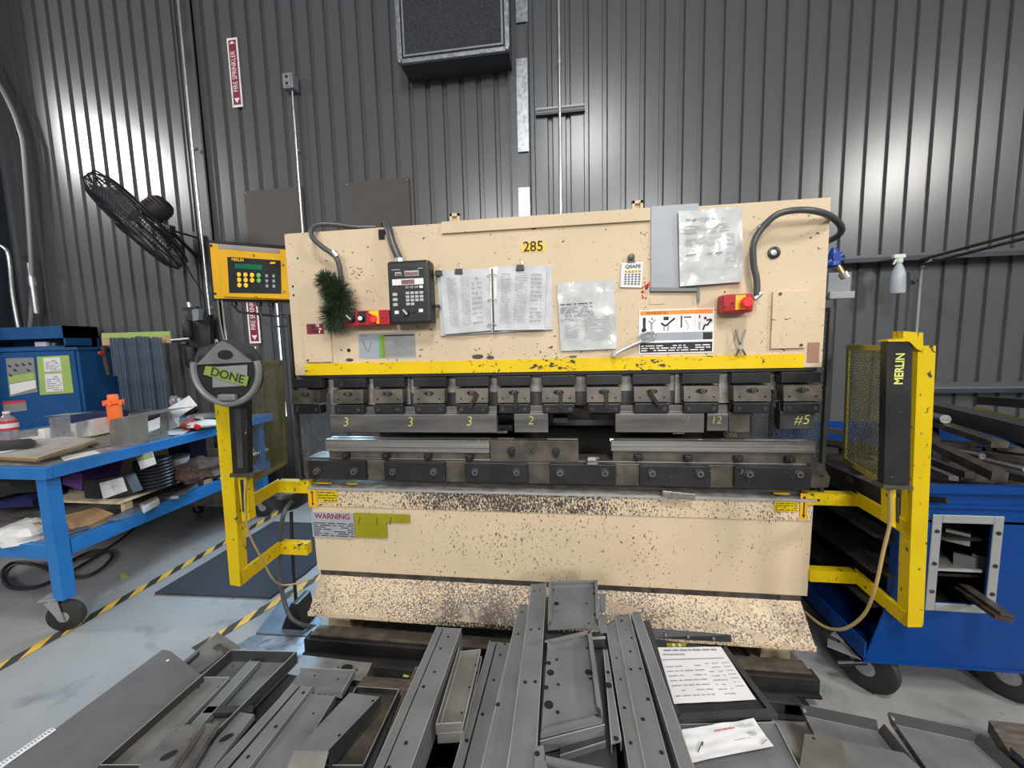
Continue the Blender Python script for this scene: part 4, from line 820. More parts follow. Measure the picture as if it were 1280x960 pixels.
# ------------------------------------------------------------------ yellow control box at the left
t = thing('light_guard_controller', A(312, 373, Y=.1), 'amber yellow control box with green display and round keys beside the press', 'controller')
Yb = .06; fr = Q(Yb, (262, 304), (372, 313), (375, 375.4), (268, 373))
b = B(); b.prism(fr, (0, .08, 0), 'yellow_box'); b.obj('enclosure', t, bevel=.005)
b = B(); b.prism(Q(Yb + .02, (259, 300), (370, 308), (373, 379), (266, 376)), (0, .05, 0), 'blackp'); b.obj('back_plate', t)
b = B(); b.prism(Q(Yb - .004, (272, 305), (349, 311.5), (349, 316.5), (273, 310.5)), (0, .004, 0), 'dim_conduit'); b.obj('grey_insert', t, label='grey strip along the top of the lid')
fq = Q(Yb - .012, (275, 311), (366, 318.6), (369, 374.3), (279, 370.5)); b = B(); b.prism(fq, (0, .012, 0), 'yellow_box'); b.obj('lid', t, bevel=.005)
kq = Q(Yb - .014, (284, 321), (350.5, 325.5), (351.5, 367), (286.5, 366)); b = B(); b.prism(kq, (0, .002, 0), 'blackp'); b.obj('keypad', t)
def kp(s, tt): return lerp4(kq, s, tt) + V((0, -.0015, 0))
ux = (kq[1] - kq[0]).normalized(); uz = V((0, 0, 1))
b = B(); b.prism([kp(.14, .17), kp(.66, .17), kp(.66, .31), kp(.14, .31)], (0, .001, 0), 'lcd'); b.obj('display', t)
text('MERLIN', kp(.20, .07), ux, uz, .022, 'numyellow', t, ext=.0003, bold=.0004); b = B(); b.box(kp(.86, .09), (.03, .001, .010), 'numyellow'); b.obj('model_mark', t)
for r, tt in enumerate((.48, .63, .78)):
    for c_, s in enumerate((.215, .34, .465, .59)):
        if r == 2 and c_ > 1: continue
        b = B(); p = kp(s, tt); b.lathe(p, [(.0125, 0), (.0125, .002), (.010, .003)], 'keygreen' if c_ == 3 else 'keyyellow', axis=(0, -1, 0), n=16); b.obj('key', t)
    for s in (.74, .87): b = B(); p = kp(s, tt + .0); b.box(p, (.016, .001, .016), 'greybox'); b.box(p + V((0, -.0006, 0)), (.006, .001, .006), 'keygrey'); b.obj('key', t)
b = B()
for x, y in ((264, 307), (269, 367)): b.cyl(A(x, y, Y=Yb - .004), A(x, y, Y=Yb), .007, 'deep', n=8)
for x, y in ((317, 319), (320, 371), (354, 331), (355, 364)): b.cyl(A(x, y, Y=Yb - .017), A(x, y, Y=Yb - .012), .006, 'brass', n=8)
b.obj('screw', t)
b = B()
for x in (293, 324, 339): c = A(x, 376, Y=Yb + .04); b.cyl(c + V((0, 0, .01)), c + V((0, 0, -.03)), .016, 'blackp'); b.cyl(c + V((0, 0, -.03)), c + V((0, 0, -.06 if x > 300 else -.035)), .010, 'blackp')
b.obj('cable_gland', t, smooth=True)
b = B(); b.tube([A(293, 384, Y=Yb + .04), A(300, 390, Y=.08), A(318, 392, Y=.1), A(345, 395, Y=.12), A(368, 394, Y=.14)], .007, 'blackp', n=7); b.tube([A(325, 389, Y=Yb + .04), A(330, 402, Y=.1), A(345, 408, Y=.12), A(368, 407, Y=.14)], .005, 'blackp', n=7); b.tube([A(339, 389, Y=Yb + .04), A(343, 394, Y=.1), A(355, 396, Y=.12), A(368, 393, Y=.14)], .006, 'blackp', n=7); b.obj('cable', t, smooth=True)
b = B(); c = A(340, 345, Y=.14); b.bb(c.x - .1, -1.22, .14, .17, c.z - .03, c.z + .03, 'yellow'); b.obj('bracket', t)

# DONE disc
Yd = -.40
t = thing('disc_hanger', A(284, 502, Y=Yd), 'grey round plate with a triangular top and green tape reading DONE', 'plate')
dc = A(284, 463, Y=Yd); rd = (A(325, 463, Y=Yd) - A(240, 463, Y=Yd)).length / 2
def arc(r, a0, a1, n, sy=.93, cz=0): return [V((dc.x + r * math.cos(math.radians(a0 + (a1 - a0) * i / n)), Yd, dc.z + cz + r * sy * math.sin(math.radians(a0 + (a1 - a0) * i / n)))) for i in range(n + 1)]
ap = A(280, 425, Y=Yd)
b = B(); ol = arc(rd, 142, 400, 36); ol += [V((ap.x + .022, Yd, ap.z - .006)), V((ap.x + .008, Yd, ap.z)), V((ap.x - .010, Yd, ap.z)), V((ap.x - .022, Yd, ap.z - .006))]
b.prism(ol, (0, .014, 0), 'sheet_dark'); b.obj('disc', t, bevel=.002)
b = B(); ii = arc(rd * .90, 150, 390, 36); b.prism([p + V((0, -.0015, 0)) for p in ii], (0, .001, 0), 'deep'); b.obj('dark_recess', t)
b = B()  # raised rim
pts = arc(rd * .95, 165, 375, 30); b.tube([p + V((0, -.006, 0)) for p in pts], .014, 'sheet', n=8, smooth=0); b.obj('rim', t, smooth=True)
b = B(); top = [V((dc.x - rd * .82, Yd - .012, dc.z + .028)), V((dc.x + rd * .80, Yd - .012, dc.z + .034)), V((ap.x + .03, Yd - .012, ap.z - .02)), V((ap.x, Yd - .012, ap.z - .005)), V((ap.x - .03, Yd - .012, ap.z - .02))]
b.prism(top, (0, .012, 0), 'sheet'); b.obj('bridge_plate', t, bevel=.002)
b = B(); c = A(281.5, 443.5, Y=Yd - .013); b.disc(c, (0, -1, 0), .021, 'hole', rx=.038, up=(0, 0, 1), n=24); b.obj('oval_hole', t)
b = B(); b.bb(dc.x - .04, dc.x + .045, Yd - .026, Yd, dc.z - rd * .80, dc.z - rd * .80 + .03, 'sheet'); b.obj('lower_tab', t, bevel=.008)
b = B(); pq = Q(Yd - .006, (265, 459), (309, 456), (309, 482), (266, 484.5)); b.prism(pq, (0, .001, 0), 'dim_conduit'); lines(b, pq[3] + V((.01, -.001, .004)), (pq[2] - pq[3]) * .85, (pq[0] - pq[3]) * .9, 9, 'ink', fill=1, th=.3, word=.2, seed=3, lift=(0, -.0006, 0)); b.obj('paper_slip', t)
b = B(); tq = Q(Yd - .010, (257, 457.5), (270, 459), (311, 471), (308, 483), (300, 481), (254, 468)); b.prism(tq, (0, .001, 0), 'green'); b.obj('green_tape', t)
text('DONE', A(283.5, 469.5, Y=Yd - .012), A(311, 477, Y=Yd) - A(257, 463, Y=Yd), (0, 0, 1), .052, 'darkink', t, name='handwriting', ext=.0004, shear=.1, bold=.0005, sx=1.1)
b = B(); b.tube([V((ap.x - .006, Yd + .007, ap.z - .01)), A(275, 400, Y=-.15), A(272, 372, Y=.10)], .003, 'conduit', n=6); b.tube([V((ap.x + .004, Yd + .007, ap.z - .01)), A(280, 400, Y=-.15), A(277, 372, Y=.10)], .003, 'conduit', n=6); b.obj('hanging_wire', t)

# ------------------------------------------------------------------ light guards
def guard(side):
    L_ = side < 0
    t = thing('light_guard', A(296 if L_ else 1140, 733 if L_ else 784, Y=-.3), ('yellow swing-out light curtain guard on the left of the press' if L_ else 'yellow swing-out light curtain guard on the right with a full mesh panel'), 'guard')
    Yp = -.30
    if L_:
        Af = Q(Yp, (265, 470), (284, 470), (299, 733), (287.5, 731)); bk = .10; inner = (Af[1], Af[2]); far = (284, 733)
    else:
        Af = Q(Yp, (1150, 432), (1170, 432), (1154, 784), (1136.5, 784)); inner = (Af[0], Af[3])
    b = B(); b.prism(Af, (0, .007, 0), 'yellow'); b.obj('post_front', t)
    bx = .0 ; d = V((0, .05, 0))
    b = B(); b.prism([inner[0], inner[0] + d, inner[1] + d, inner[1]], (-side * .006, 0, 0), 'yellow'); b.obj('post_side', t)
    # light curtain
    cv = Q(Yp - .045, *([(284, 478), (308, 478), (310, 594), (291, 594)] if L_ else [(1109, 427), (1141, 425), (1137, 606), (1105, 605)]))
    b = B(); b.prism(cv, (0, .03, 0), 'black'); lc = b.obj('light_curtain', t, bevel=.003)
    if L_:
        b = B(); s = Q(Yp - .047, (293, 505), (301, 505), (304, 585), (297, 585)); b.prism(s, (0, .002, 0), 'steel'); b.obj('lens_strip', lc)
    else:
        p = A(1124.5, 461, Y=Yp - .046); text('MERLIN', (p.x, Yp - .0465, p.z), (0, 0, 1), (-1, 0, 0), .040, 'chalk', lc, bold=.001, ext=.0005, sx=.85)
        b = B()
        b.prism(Q(Yp - .05, (1129, 414), (1154, 416), (1154, 440), (1146, 436), (1137, 427), (1110, 427), (1110, 425), (1129, 423)), (0, .045, 0), 'yellow'); b.obj('top_bracket', t)
    # bottom bracket
    b = B(); pts = [(287, 592), (318, 592), (318, 596), (287, 597)] if L_ else [(1104, 606), (1142, 608), (1142, 613), (1104, 611)]
    b.prism(Q(Yp - .05, *pts), (0, .06, 0), 'brownsteel'); b.obj('lower_bracket', t)
    b = B(); pts = [(297, 596), (307, 596), (312, 650), (303, 652)] if L_ else [(1112, 612), (1120, 612), (1120, 660), (1112, 656)]
    b.prism(Q(Yp - .03, *pts), (0, .04, 0), 'yellow'); b.prism(Q(Yp - .035, *([(300, 600), (303, 600), (306, 640), (303, 640)] if L_ else [(1121, 622), (1125, 622), (1124, 655), (1121, 652)])), (0, .01, 0), 'deep'); b.obj('height_slide', t)
    # mesh panel; the left one's yellow is darkened to olive for its shaded back
    if 'meshyellow' not in M: M['frameyellow'] = mat('frame_yellow', (.42, .33, .03), .5); M['meshyellow'] = mat('dull_yellow_mesh', (.17, .155, .06), .5, var=.2, scale=30); M['meshyellow_shade'] = mat('shaded_yellow_mesh', (.13, .11, .02), .6, var=.2, scale=30)
    if L_: n0, n1, f0, f1, Yn, Yf = (311, 606), (302, 485), (358, 578), (353, 450), -.24, .10
    else: n0, n1, f0, f1, Yn, Yf = (1112, 612), (1112, 432), (1052, 589), (1058, 432), -.26, .12
    a0, a1, c0, c1 = A(*n0, Y=Yn), A(*n1, Y=Yn), A(*f0, Y=Yf), A(*f1, Y=Yf)
    c0.z = a0.z; a1.z = c1.z = max(a1.z, c1.z) if not L_ else c1.z
    b = B(); fw = .022
    ud = (c0 - a0).normalized(); nn = ud.cross(V((0, 0, 1))).normalized() * .008
    def bar(p, q, w): b.prism([p, q, q + w, p + w], nn, 'meshyellow_shade' if L_ else 'frameyellow')
    bar(a0, c0, V((0, 0, fw))); bar(a1, c1, V((0, 0, -fw))); bar(a0, a1, ud * fw); bar(c0, c1, -ud * fw)
    b.obj('mesh_frame', t)
    mesh_panel('mesh', t, a0, c0, c1, a1, 'meshyellow_shade' if L_ else 'meshyellow', pitch=.017, wd=.0032)
    # arms
    arms = ([((389, 601), (389, 615), (346, 602), (346, 616), (308, 622), (309, 640)), ((386, 678), (386, 692), (350, 680), (350, 696), (308, 702), (310, 722))] if L_ else
            [((1006, 615), (1006, 629), (1073, 614), (1073, 628), (1126, 638), (1126, 662)), ((1010, 710), (1010, 724), (1071, 712), (1070, 727), (1125, 745), (1124, 768))])
    for (s1, s2, e1, e2, f1_, f2_) in arms:
        zc = (A(*s1, Y=0).z + A(*s2, Y=0).z) / 2; hh = abs(A(*s1, Y=0).z - A(*s2, Y=0).z) / 2
        xs = A(*s1, Y=0).x; xe = A(e1[0], (e1[1] + e2[1]) / 2, Y=-.02).x; xf = A(f1_[0], (f1_[1] + f2_[1]) / 2, Y=Yp + .03).x
        b = B(); 
        b.prism([(xs, -.02, zc - hh), (xe, -.02, zc - hh), (xe, -.02, zc + hh), (xs, -.02, zc + hh)], (0, .045, 0), 'yellow')
        b.prism([(xe, -.02, zc - hh), (xf, Yp, zc - hh), (xf, Yp, zc + hh), (xe, -.02, zc + hh)], (-side * -.02, .045, 0), 'yellow'); b.obj('swing_arm', t, bevel=.002)
    # thin cable
    b = B()
    if L_: b.tube([A(308, 596, Y=-.33), A(306, 625, Y=-.34), A(311, 665, Y=-.32), A(328, 700, Y=-.25), A(340, 722, Y=-.2), A(352, 731, Y=-.12), A(372, 729, Y=-.08), A(392, 722, Y=-.03)], .0045, 'tan', n=6)
    else: b.tube([A(1113, 612, Y=-.33), A(1113, 650, Y=-.33), A(1104, 690, Y=-.33), A(1094, 735, Y=-.32), A(1080, 768, Y=-.28), A(1055, 786, Y=-.2), A(1030, 783, Y=-.1), A(1006, 765, Y=0.02)], .0065, 'tan', n=6)
    b.obj('cable', t, smooth=True)
guard(-1); guard(1)

# foot pedal cables and box at the left of the bed
t = thing('foot_pedal', A(190 + 175, 790, Z=.02), 'black foot pedal guard with looping thick hose left of the bed', 'pedal')
b = B(); c = A(372, 615, Y=.22); b.lathe(c + V((-.06, 0, -.10)), [(.06, 0), (.11, .03), (.13, .10), (.12, .12)], 'blackp', n=20); b.obj('cable_hood', t, smooth=True)
b = B(); b.tube([A(365, 626, Y=.1), A(354, 645, Y=.02), A(350, 690, Y=0), A(351, 730, Y=-.02), A(360, 765, Y=-.04), A(375, 780, Y=-.04), A(398, 784, Y=.02)], .012, 'hose', n=10); b.obj('hose', t, smooth=True)
b = B(); b.tube([A(364, 640, Y=.12), A(366, 700, Y=.10), A(370, 752, Y=.08)], .010, 'blackp', n=10); b.obj('hose', t, smooth=True)
b = B(); c = A(372, 772, Z=.05); b.prism([c + V((-.07, -.05, -.045)), c + V((.07, -.05, -.045)), c + V((.02, -.02, .10)), c + V((-.02, -.02, .10))], (0, .12, 0), 'blackp'); b.obj('pedal_body', t, bevel=.01)

# ================================================================== RIGHT: BLUE TOOL CHEST
ck = A(1076, 827, Y=-.2); CX0 = ck.x + .01; CY = -.2; cz0 = ck.z; ctop = A(1200, 606, Y=CY).z; CX1 = 3.2; CB = .85
t = thing('tool_cart', (CX0 + .6, .3, 0), 'large deep blue steel tool cart on casters at the right, with a framed window', 'cart')
g0 = A(1119, 733, Y=CY)
wx = Q(CY, (1174, 653), (1239, 655), (1232, 757), (1170, 752))
wx0, wx1, wz0, wz1 = (wx[0].x + wx[3].x) / 2, (wx[1].x + wx[2].x) / 2, (wx[2].z + wx[3].z) / 2, (wx[0].z + wx[1].z) / 2
b = B(); top = ctop - .0
b.bb(g0.x, wx0, CY, CY + .006, cz0, top, 'chest'); b.prism([(CX0, CY, cz0), (g0.x, CY, cz0), (g0.x, CY, g0.z)], (0, .006, 0), 'chest')
b.bb(wx0, wx1, CY, CY + .006, cz0, wz0, 'chest'); b.bb(wx0, wx1, CY, CY + .006, wz1, top, 'chest'); b.bb(wx1, CX1, CY, CY + .006, cz0, top, 'chest')
b.bb(CX0, CX1, CY - .004, CY + .03, cz0, cz0 + .012, 'chest'); b.obj('front_panel', t)
b = B(); b.bb(g0.x, CX1, CY - .02, CY + .01, top - .03, top, 'chest'); b.bb(g0.x, CX1, CY - .012, CY, A(1220, 633, Y=CY).z - .006, A(1220, 633, Y=CY).z + .006, 'chest'); b.bb(g0.x, CX1, CY, CB, top - .16, top - .15, 'chest'); b.bb(g0.x, g0.x + .01, CY, CB, top - .15, top - .06, 'deep'); b.bb(g0.x, CX1, CB - .02, CB, top - .15, top + .05, 'chest')
b.bb(CX1 - .02, CX1, CY, CB, top - .15, top, 'chest'); b.obj('top_bin', t)
b = B(); b.prism([(CX0, CY, cz0), (CX0, CB, cz0), (CX0, CB, cz0 + .09), (CX0, CY, cz0 + .09)], (.008, 0, 0), 'chest'); b.bb(CX0, CX1, CY, CB, cz0, cz0 + .01, 'chest'); b.bb(g0.x + .001, g0.x + .04, CY + .008, CY + .04, cz0 + .014, top - .17, 'chest'); b.bb(CX0, CX0 + .04, CB - .04, CB, cz0, top - .1, 'chest'); b.bb(CX0, CX1, CB - .006, CB, cz0, top - .1, 'deep'); b.obj('body_frame', t)
b = B(); fw = .035
for (x0, x1, z0, z1) in ((wx0 - fw, wx0, wz0 - fw, wz1 + fw), (wx1, wx1 + fw, wz0 - fw, wz1 + fw), (wx0, wx1, wz1, wz1 + fw), (wx0, wx1, wz0 - fw, wz0)): b.bb(x0, x1, CY - .006, CY, z0, z1, 'dim_conduit')
fo = b.obj('window_frame', t, bevel=.003, label='grey riveted frame')
for x in (wx0 - fw / 2, wx1 + fw / 2):
    for k in (.15, .5, .9): b = B(); b.cyl((x, CY - .010, wz0 + (wz1 - wz0) * k), (x, CY - .005, wz0 + (wz1 - wz0) * k), .008, 'black', n=10); b.obj('rivet', fo)
# drawers / slides seen through the open side
for i, z in enumerate((.42, .58, .74)):
    b = B(); b.bb(CX0 + .05, CX1 - .1, CY + .05, CB - .05, z, z + .012, 'deep'); b.bb(CX0 + .10, CX0 + .12, CY + .02, CB - .03, z - .01, z + .03, 'black'); b.obj('shelf', t)
b = B(); b.cyl(A(1163, 624, Y=CY - .0), A(1185, 626, Y=CY - .05), .012, 'black'); b.obj('side_handle', t)
def caster(x, y, r, w, par, ang=0., m='blackp', top=.2):
    rot = Matrix.Rotation(ang, 3, 'Z'); ax = rot @ V((0, 1, 0)); fw_ = rot @ V((1, 0, 0))
    b = B(); c = V((x, y, r)); b.lathe(c - ax * w / 2, [(r * .75, 0), (r * .96, w * .12), (r, w * .3), (r, w * .7), (r * .96, w * .88), (r * .75, w)], 'soft', axis=ax, n=32); o = b.obj('caster_wheel', par, smooth=True)
    b = B(); b.cyl(c - ax * w * .52, c + ax * w * .52, r * .34, 'dim_conduit', n=20); b.cyl(c - ax * w * .75, c + ax * w * .75, r * .12, 'galv', n=12); b.obj('hub', o)
    k = V((x, y, 0)) - fw_ * r * .45
    b = B()
    for s in (-1, 1):
        q = [c + ax * s * w * .62 + fw_ * r * .14 + V((0, 0, -r * .2)), c + ax * s * w * .62 - fw_ * r * .12 + V((0, 0, -r * .2)), V((k.x, k.y, top - .02)) + ax * s * w * .62 - fw_ * r * .35, V((k.x, k.y, top - .02)) + ax * s * w * .62 + fw_ * r * .35]
        b.prism(q, ax * s * .005, 'dim_conduit')
    b.cyl((k.x, k.y, top - .025), (k.x, k.y, top - .004), r * .42, 'dim_conduit', n=18); b.box((k.x, k.y, top - .002), (r * 1.15, r * 1.0, .008), 'dim_conduit', rot); b.obj('caster_fork', par, bevel=.001)
w1 = A(1098, 881, Z=0); caster(w1.x + .01, w1.y + .09, .115, .055, t, ang=-.95, top=cz0)
w2 = A(1268, 893, Z=0); caster(w2.x + .06, w2.y + .09, .115, .055, t, ang=-.95, top=cz0)
for dx in (.1, 1.4): caster(CX0 + dx, CB - .12, .095, .05, t, ang=.2, top=cz0)
b = B(); c = A(1050, 812, Z=cz0 - .03); b.box(c + V((.03, 0, 0)), (.14, .05, .012), 'dim_conduit', Matrix.Rotation(-.6, 3, 'Z')); b.cyl(c + V((-.02, -.02, -.05)), c + V((.08, -.04, -.02)), .012, 'black'); b.obj('wheel_brake', t)
# bars in the window
def bar(name, p0, p1, w, h, m, lab, cat='bar', group=None, rnd_=False, **k):
    p0, p1 = V(p0), V(p1); d = p1 - p0; s = d.cross(V((0, 0, 1))).normalized() * w / 2; u = s.cross(d).normalized() * h / 2
    b = B()
    if rnd_: b.cyl(p0, p1, w / 2, m, n=14)
    else: b.prism([p0 - s - u, p0 + s - u, p0 + s + u, p0 - s + u], d, m)
    return solo(b, name, lab, cat, group, smooth=rnd_, **k)
bar('flat_bar', A(1201, 736, Y=CY + .08) , A(1256, 774, Y=CY - .16), .05, .014, 'leather', 'brown flat steel bar sticking out of the cart window')
bar('flat_bar', A(1204, 731, Y=CY + .08) , A(1259, 769, Y=CY - .15), .035, .01, 'brownsteel', 'thin lighter bar lying on the brown bar out of the cart window')
bar('square_tube', A(1192, 684, Y=.3), A(1205, 703, Y=CY + .06), .06, .06, 'steel', 'square steel block at left on the window shelf of the cart')
bar('square_tube', A(1212, 682, Y=.3), A(1226, 704, Y=CY + .06), .05, .06, 'steel', 'square steel block at right on the window shelf of the cart')
bar('grooved_block', A(1192, 658, Y=.2), A(1197, 672, Y=CY + .08), .07, .05, 'sheet_light', 'pale grooved block in the upper part of the cart window')
b = B(); p0 = A(1175, 712, Y=CY + .03); b.bb(wx0, wx1, CY + .02, CY + .6, p0.z - .01, p0.z, 'sheet_light'); b.bb(wx0, wx1, CY + .02, CY + .03, p0.z - .01, p0.z + .01, 'edge'); b.obj('window_shelf', t)
# contents of the top bin
TZ = top - .14
binbars = [((1150, 507, .75), (1300, 545, .05), .10, .08, 'sheet_dark', 'broad black channel bar lying highest across the bin', 0), ((1160, 525, .5), (1250, 556, .05), .06, .03, 'brownsteel', 'brownish flat bar below the broad black channel', 0),
  ((1152, 518, .6), (1182, 524, .35), .045, .045, 'bright', 'short bright round bar end beside the right guard post', 1), ((1166, 556, .3), (1250, 596, -.12), .05, .04, 'brownsteel', 'long brown grooved tool bar running down toward the bin front', 0),
  ((1200, 565, .2), (1228, 570, .1), .03, .03, 'bright', 'short polished round pin in the middle of the bin', 1), ((1210, 570, .3), (1282, 587, 0), .022, .022, 'conduit', 'slim polished rod pointing right in the bin', 1),
  ((1160, 575, .2), (1212, 594, -.08), .03, .03, 'steel', 'dark square bar low at the left of the bin', 0), ((1160, 585, .1), (1192, 598, -.1), .03, .02, 'tool', 'short grey bar at the front left corner of the bin', 0),
  ((1166, 535, .5), (1172, 575, .2), .035, .05, 'tool', 'upright grey clamp block beside the guard post in the bin', 0), ((1225, 500, .8), (1290, 505, .6), .06, .05, 'black', 'black block at the back of the bin', 0),
  ((1200, 513, .7), (1300, 560, .2), .05, .05, 'steel', 'dark steel bar under the olive strip in the bin', 0), ((1230, 528, .45), (1295, 551, .15), .05, .04, 'deep', 'greasy black bar in the middle of the bin', 0), ((1240, 590, .05), (1290, 600, -.1), .04, .03, 'steel', 'dark bar at the front right of the bin', 0)]
for (a_, c_, w, h, m, lab, rd_) in binbars:
    bar('tool_bar' if not rd_ else 'round_bar', A(a_[0], a_[1], Y=a_[2]), A(c_[0], c_[1], Y=c_[2]), w, h, m, lab, rnd_=bool(rd_))
t2 = thing('scraper', A(1210, 512, Y=.7), 'tool with a cream handle and long olive blade on top of the bin', 'tool')
b = B(); p0 = A(1200, 514, Y=.62); p1 = A(1220, 517, Y=.58); b.prism([p0 + V((0, 0, -.02)), p1 + V((0, 0, -.02)), p1 + V((0, 0, .02)), p0 + V((0, 0, .02))], (0, .03, 0), 'wood'); b.obj('handle', t2, bevel=.004)
b = B(); p0 = A(1219, 513, Y=.6); p1 = A(1300, 536, Y=.3); b.prism([p0, p1, p1 + V((0, 0, .03)), p0 + V((0, 0, .02))], (0, .01, 0), 'olive'); b.obj('blade', t2)
b = B(); b.bb(g0.x + .02, CX1 - .03, CY + .05, CB - .05, top - .15, top - .10, 'deep'); rn = random.Random(8)
for i in range(30):
    x = rn.uniform(g0.x + .1, CX1 - .3); y = rn.uniform(CY + .15, CB - .2); b.box((x, y, top - .09 + rn.uniform(0, .05 + .25 * max(0, (y - .2)))), (rn.uniform(.1, .4), .04, .03), rn.choice(['steel', 'deep', 'brownsteel']), Matrix.Rotation(rn.uniform(-1, .3), 3, 'Z'))
tag(b.obj('scrap_heap'), 'jumble of dark greasy tooling offcuts filling the blue bin', 'scrap', kind='stuff')

# ================================================================== LEFT: BLUE WORKBENCH
tc = A(55, 585, Z=1.0); TX1 = tc.x; TY0 = tc.y; TY1 = 1.45; TX0 = -4.35
t = thing('workbench', ((TX0 + TX1) / 2, .5, 0), 'bright blue steel workbench on casters at the left, crowded with parts', 'workbench')
b = B(); b.bb(TX0, TX1 - .03, TY0 + .03, TY1, .975, .995, 'beamgrey'); b.obj('top', t)
b = B(); b.bb(TX0, TX1, TY0, TY0 + .035, .93, 1.0, 'bluepaint'); b.bb(TX1 - .035, TX1, TY0 + .035, TY1, .93, 1.0, 'bluepaint'); b.bb(TX0, TX1, TY1, TY1 + .03, .93, 1.0, 'bluepaint'); b.bb(TX0, TX0 + .03, TY0, TY1, .93, 1.0, 'bluepaint'); b.obj('edge_frame', t, bevel=.004)
legx = TX1 - .082
for (x, y) in ((legx, TY0 + .06), (legx, TY1 - .08), (TX0 + .1, TY0 + .06), (TX0 + .1, TY1 - .08)):
    b = B(); b.bb(x - .034, x + .034, y - .034, y + .034, .205, .94, 'bluepaint'); b.obj('leg', t, bevel=.005)
    caster(x - .025, y + .01, .09, .05, t, ang=.35, top=.215)
b = B()
b.bb(legx - .02, legx + .03, TY0 + .1, TY1, .45, .537, 'bluepaint'); b.bb(TX0, legx, TY0 + .03, TY0 + .07, .45, .537, 'bluepaint'); b.obj('lower_rail', t, bevel=.003)
b = B(); b.bb(TX0, legx + .0, TY0 + .06, TY1, .518, .532, 'beamgrey'); b.obj('lower_shelf', t)
b = B(); b.bb(TX0, legx + .03, TY0 + .36, TY1, .640, .656, 'wood'); b.obj('wooden_shelf', t, bevel=.002)
b = B(); b.bb(legx - .01, legx + .02, TY1 - .55, TY1 - .45, .532, .64, 'white'); b.obj('shelf_support', t)
b = B(); b.bb(legx - .08, legx - .05, TY0 + .45, TY0 + .5, .532, .64, 'wood'); b.obj('shelf_support', t)
b = B(); b.bb(TX0 + .1, TX0 + .15, TY0 + .45, TY0 + .5, .532, .64, 'wood'); b.obj('shelf_support', t)
# items on the top
zt = 1.0
def slab(name, px4, z, th, m, lab, cat, **k):
    q = QZ(z + th, *px4); b = B(); b.prism(q, (0, 0, -th), m, side=k.pop('side', None)); return solo(b, name, lab, cat, **k)
for i in range(5):
    o_ = (i * 1.2 - 2, .6 * i)
    dz = zt - .004 + i * .0095
    slab('card_sheet', [(-20 + o_[0], 558 - i * .6), (82 + o_[0], 547 - i * .5), (126 - i * 1.5, 552 - i * .7), (48 + (2, -3, 1, 4, -1)[i], 576 - i * .9), (-20, 572 - i * .9)], dz, .008, 'card', ('bottom sheet', 'second sheet from the bottom', 'middle sheet', 'second sheet from the top', 'top sheet')[i] + ' of the grey card pile at the near bench corner', 'card sheet', group='card sheets at the bench corner', side='cardb')
slab('paper_sheet', [(75, 571), (118, 563), (126, 566), (80, 576)], zt - .003, .002, 'flatpaper', 'white paper edge sticking out from under the card pile', 'paper')
slab('paper_sheet', [(-10, 563), (22, 558), (30, 560), (-10, 569)], zt + .045, .002, 'flatpaper', 'white paper on top of the card pile at the photo edge', 'paper')
slab('black_tray', [(-15, 552), (38, 548), (45, 551), (42, 555), (-15, 561)], zt + .05, .02, 'black', 'flat black tray behind the card pile', 'tray', bevel=.004)
# upright grey plate bent sheet
def upright(name, px4, Y, th, m, lab, cat='metal part', extra=None, **k):
    q = Q(Y, *px4); b = B(); b.prism(q, (0, th, 0), m)
    if extra: extra(b)
    return solo(b, name, lab, cat, **k)
def ylev(x, y): return A(x, y, Z=zt).y
Yp_ = ylev(138, 560)
b = B(); q = Q(Yp_, (137, 525.5), (184, 519), (185.5, 549), (138.5, 560)); b.prism(q, (0, .003, 0), 'sheet_light'); qq = [q[0], q[1], q[1] + V((-.02, .35, 0)), q[0] + V((-.12, .35, 0))]; b.prism(qq, (0, 0, .003), 'sheet_light'); solo(b, 'bent_plate', 'bare grey bent plate standing at the bench edge in front of the orange tub', 'metal part')
Yq = ylev(60, 553)
b = B(); q = Q(Yq, (61, 522), (87, 519), (88, 545), (64, 552)); b.prism(q, (0, .003, 0), 'galv'); b.prism([q[0] + V((-.04, 0, .006)), q[1], q[1] + V((0, .12, 0)), q[0] + V((-.04, .12, .006))], (0, 0, .003), 'galv'); solo(b, 'folded_bracket', 'pale folded metal bracket standing behind the card pile', 'metal part')
b = B(); c = A(58, 553, Z=zt); b.box(c + V((0, 0, .05)), (.05, .05, .10), 'white'); solo(b, 'white_block', 'small white block left of the pale folded bracket', 'block', bevel=.008)
b = B(); q = Q(Yq + .15, (87, 530), (115, 524), (115, 545), (88, 548)); b.prism(q, (0, .12, 0), 'white'); solo(b, 'white_carton', 'white carton on the bench right of the pale bracket', 'box', bevel=.003)
b = B(); q = Q(Yq + .5, (85, 518), (133, 517), (136, 535), (92, 537)); b.prism(q, (0, .16, 0), 'navy'); solo(b, 'blue_binder', 'dark blue binder lying behind the white carton on the bench', 'binder', bevel=.003)
slab('green_card', [(116, 538), (136, 533), (137, 540), (117, 545)], zt + .01, .004, 'lime', 'bright green card between the white carton and the bent plate', 'card')
slab('paper_sheet', [(25, 548), (60, 543), (58, 548), (40, 553)], zt + .004, .002, 'flatpaper', 'white paper lying left of the small white block', 'paper')
slab('sheet_offcut', [(88, 546), (138, 540), (138, 556), (120, 560), (95, 552)], zt, .003, 'sheet_light', 'thin shiny sheet offcut lying between bracket and bent plate', 'metal sheet')
slab('sheet_offcut', [(184, 538), (205, 533), (212, 545), (186, 551)], zt, .01, 'sheet', 'dark sheet offcut lying just right of the bent plate', 'metal sheet')
slab('paper_sheet', [(178, 530), (200, 521), (206, 532), (184, 541)], zt + .012, .002, 'flatpaper', 'white paper on the bench right of the bent plate', 'paper')
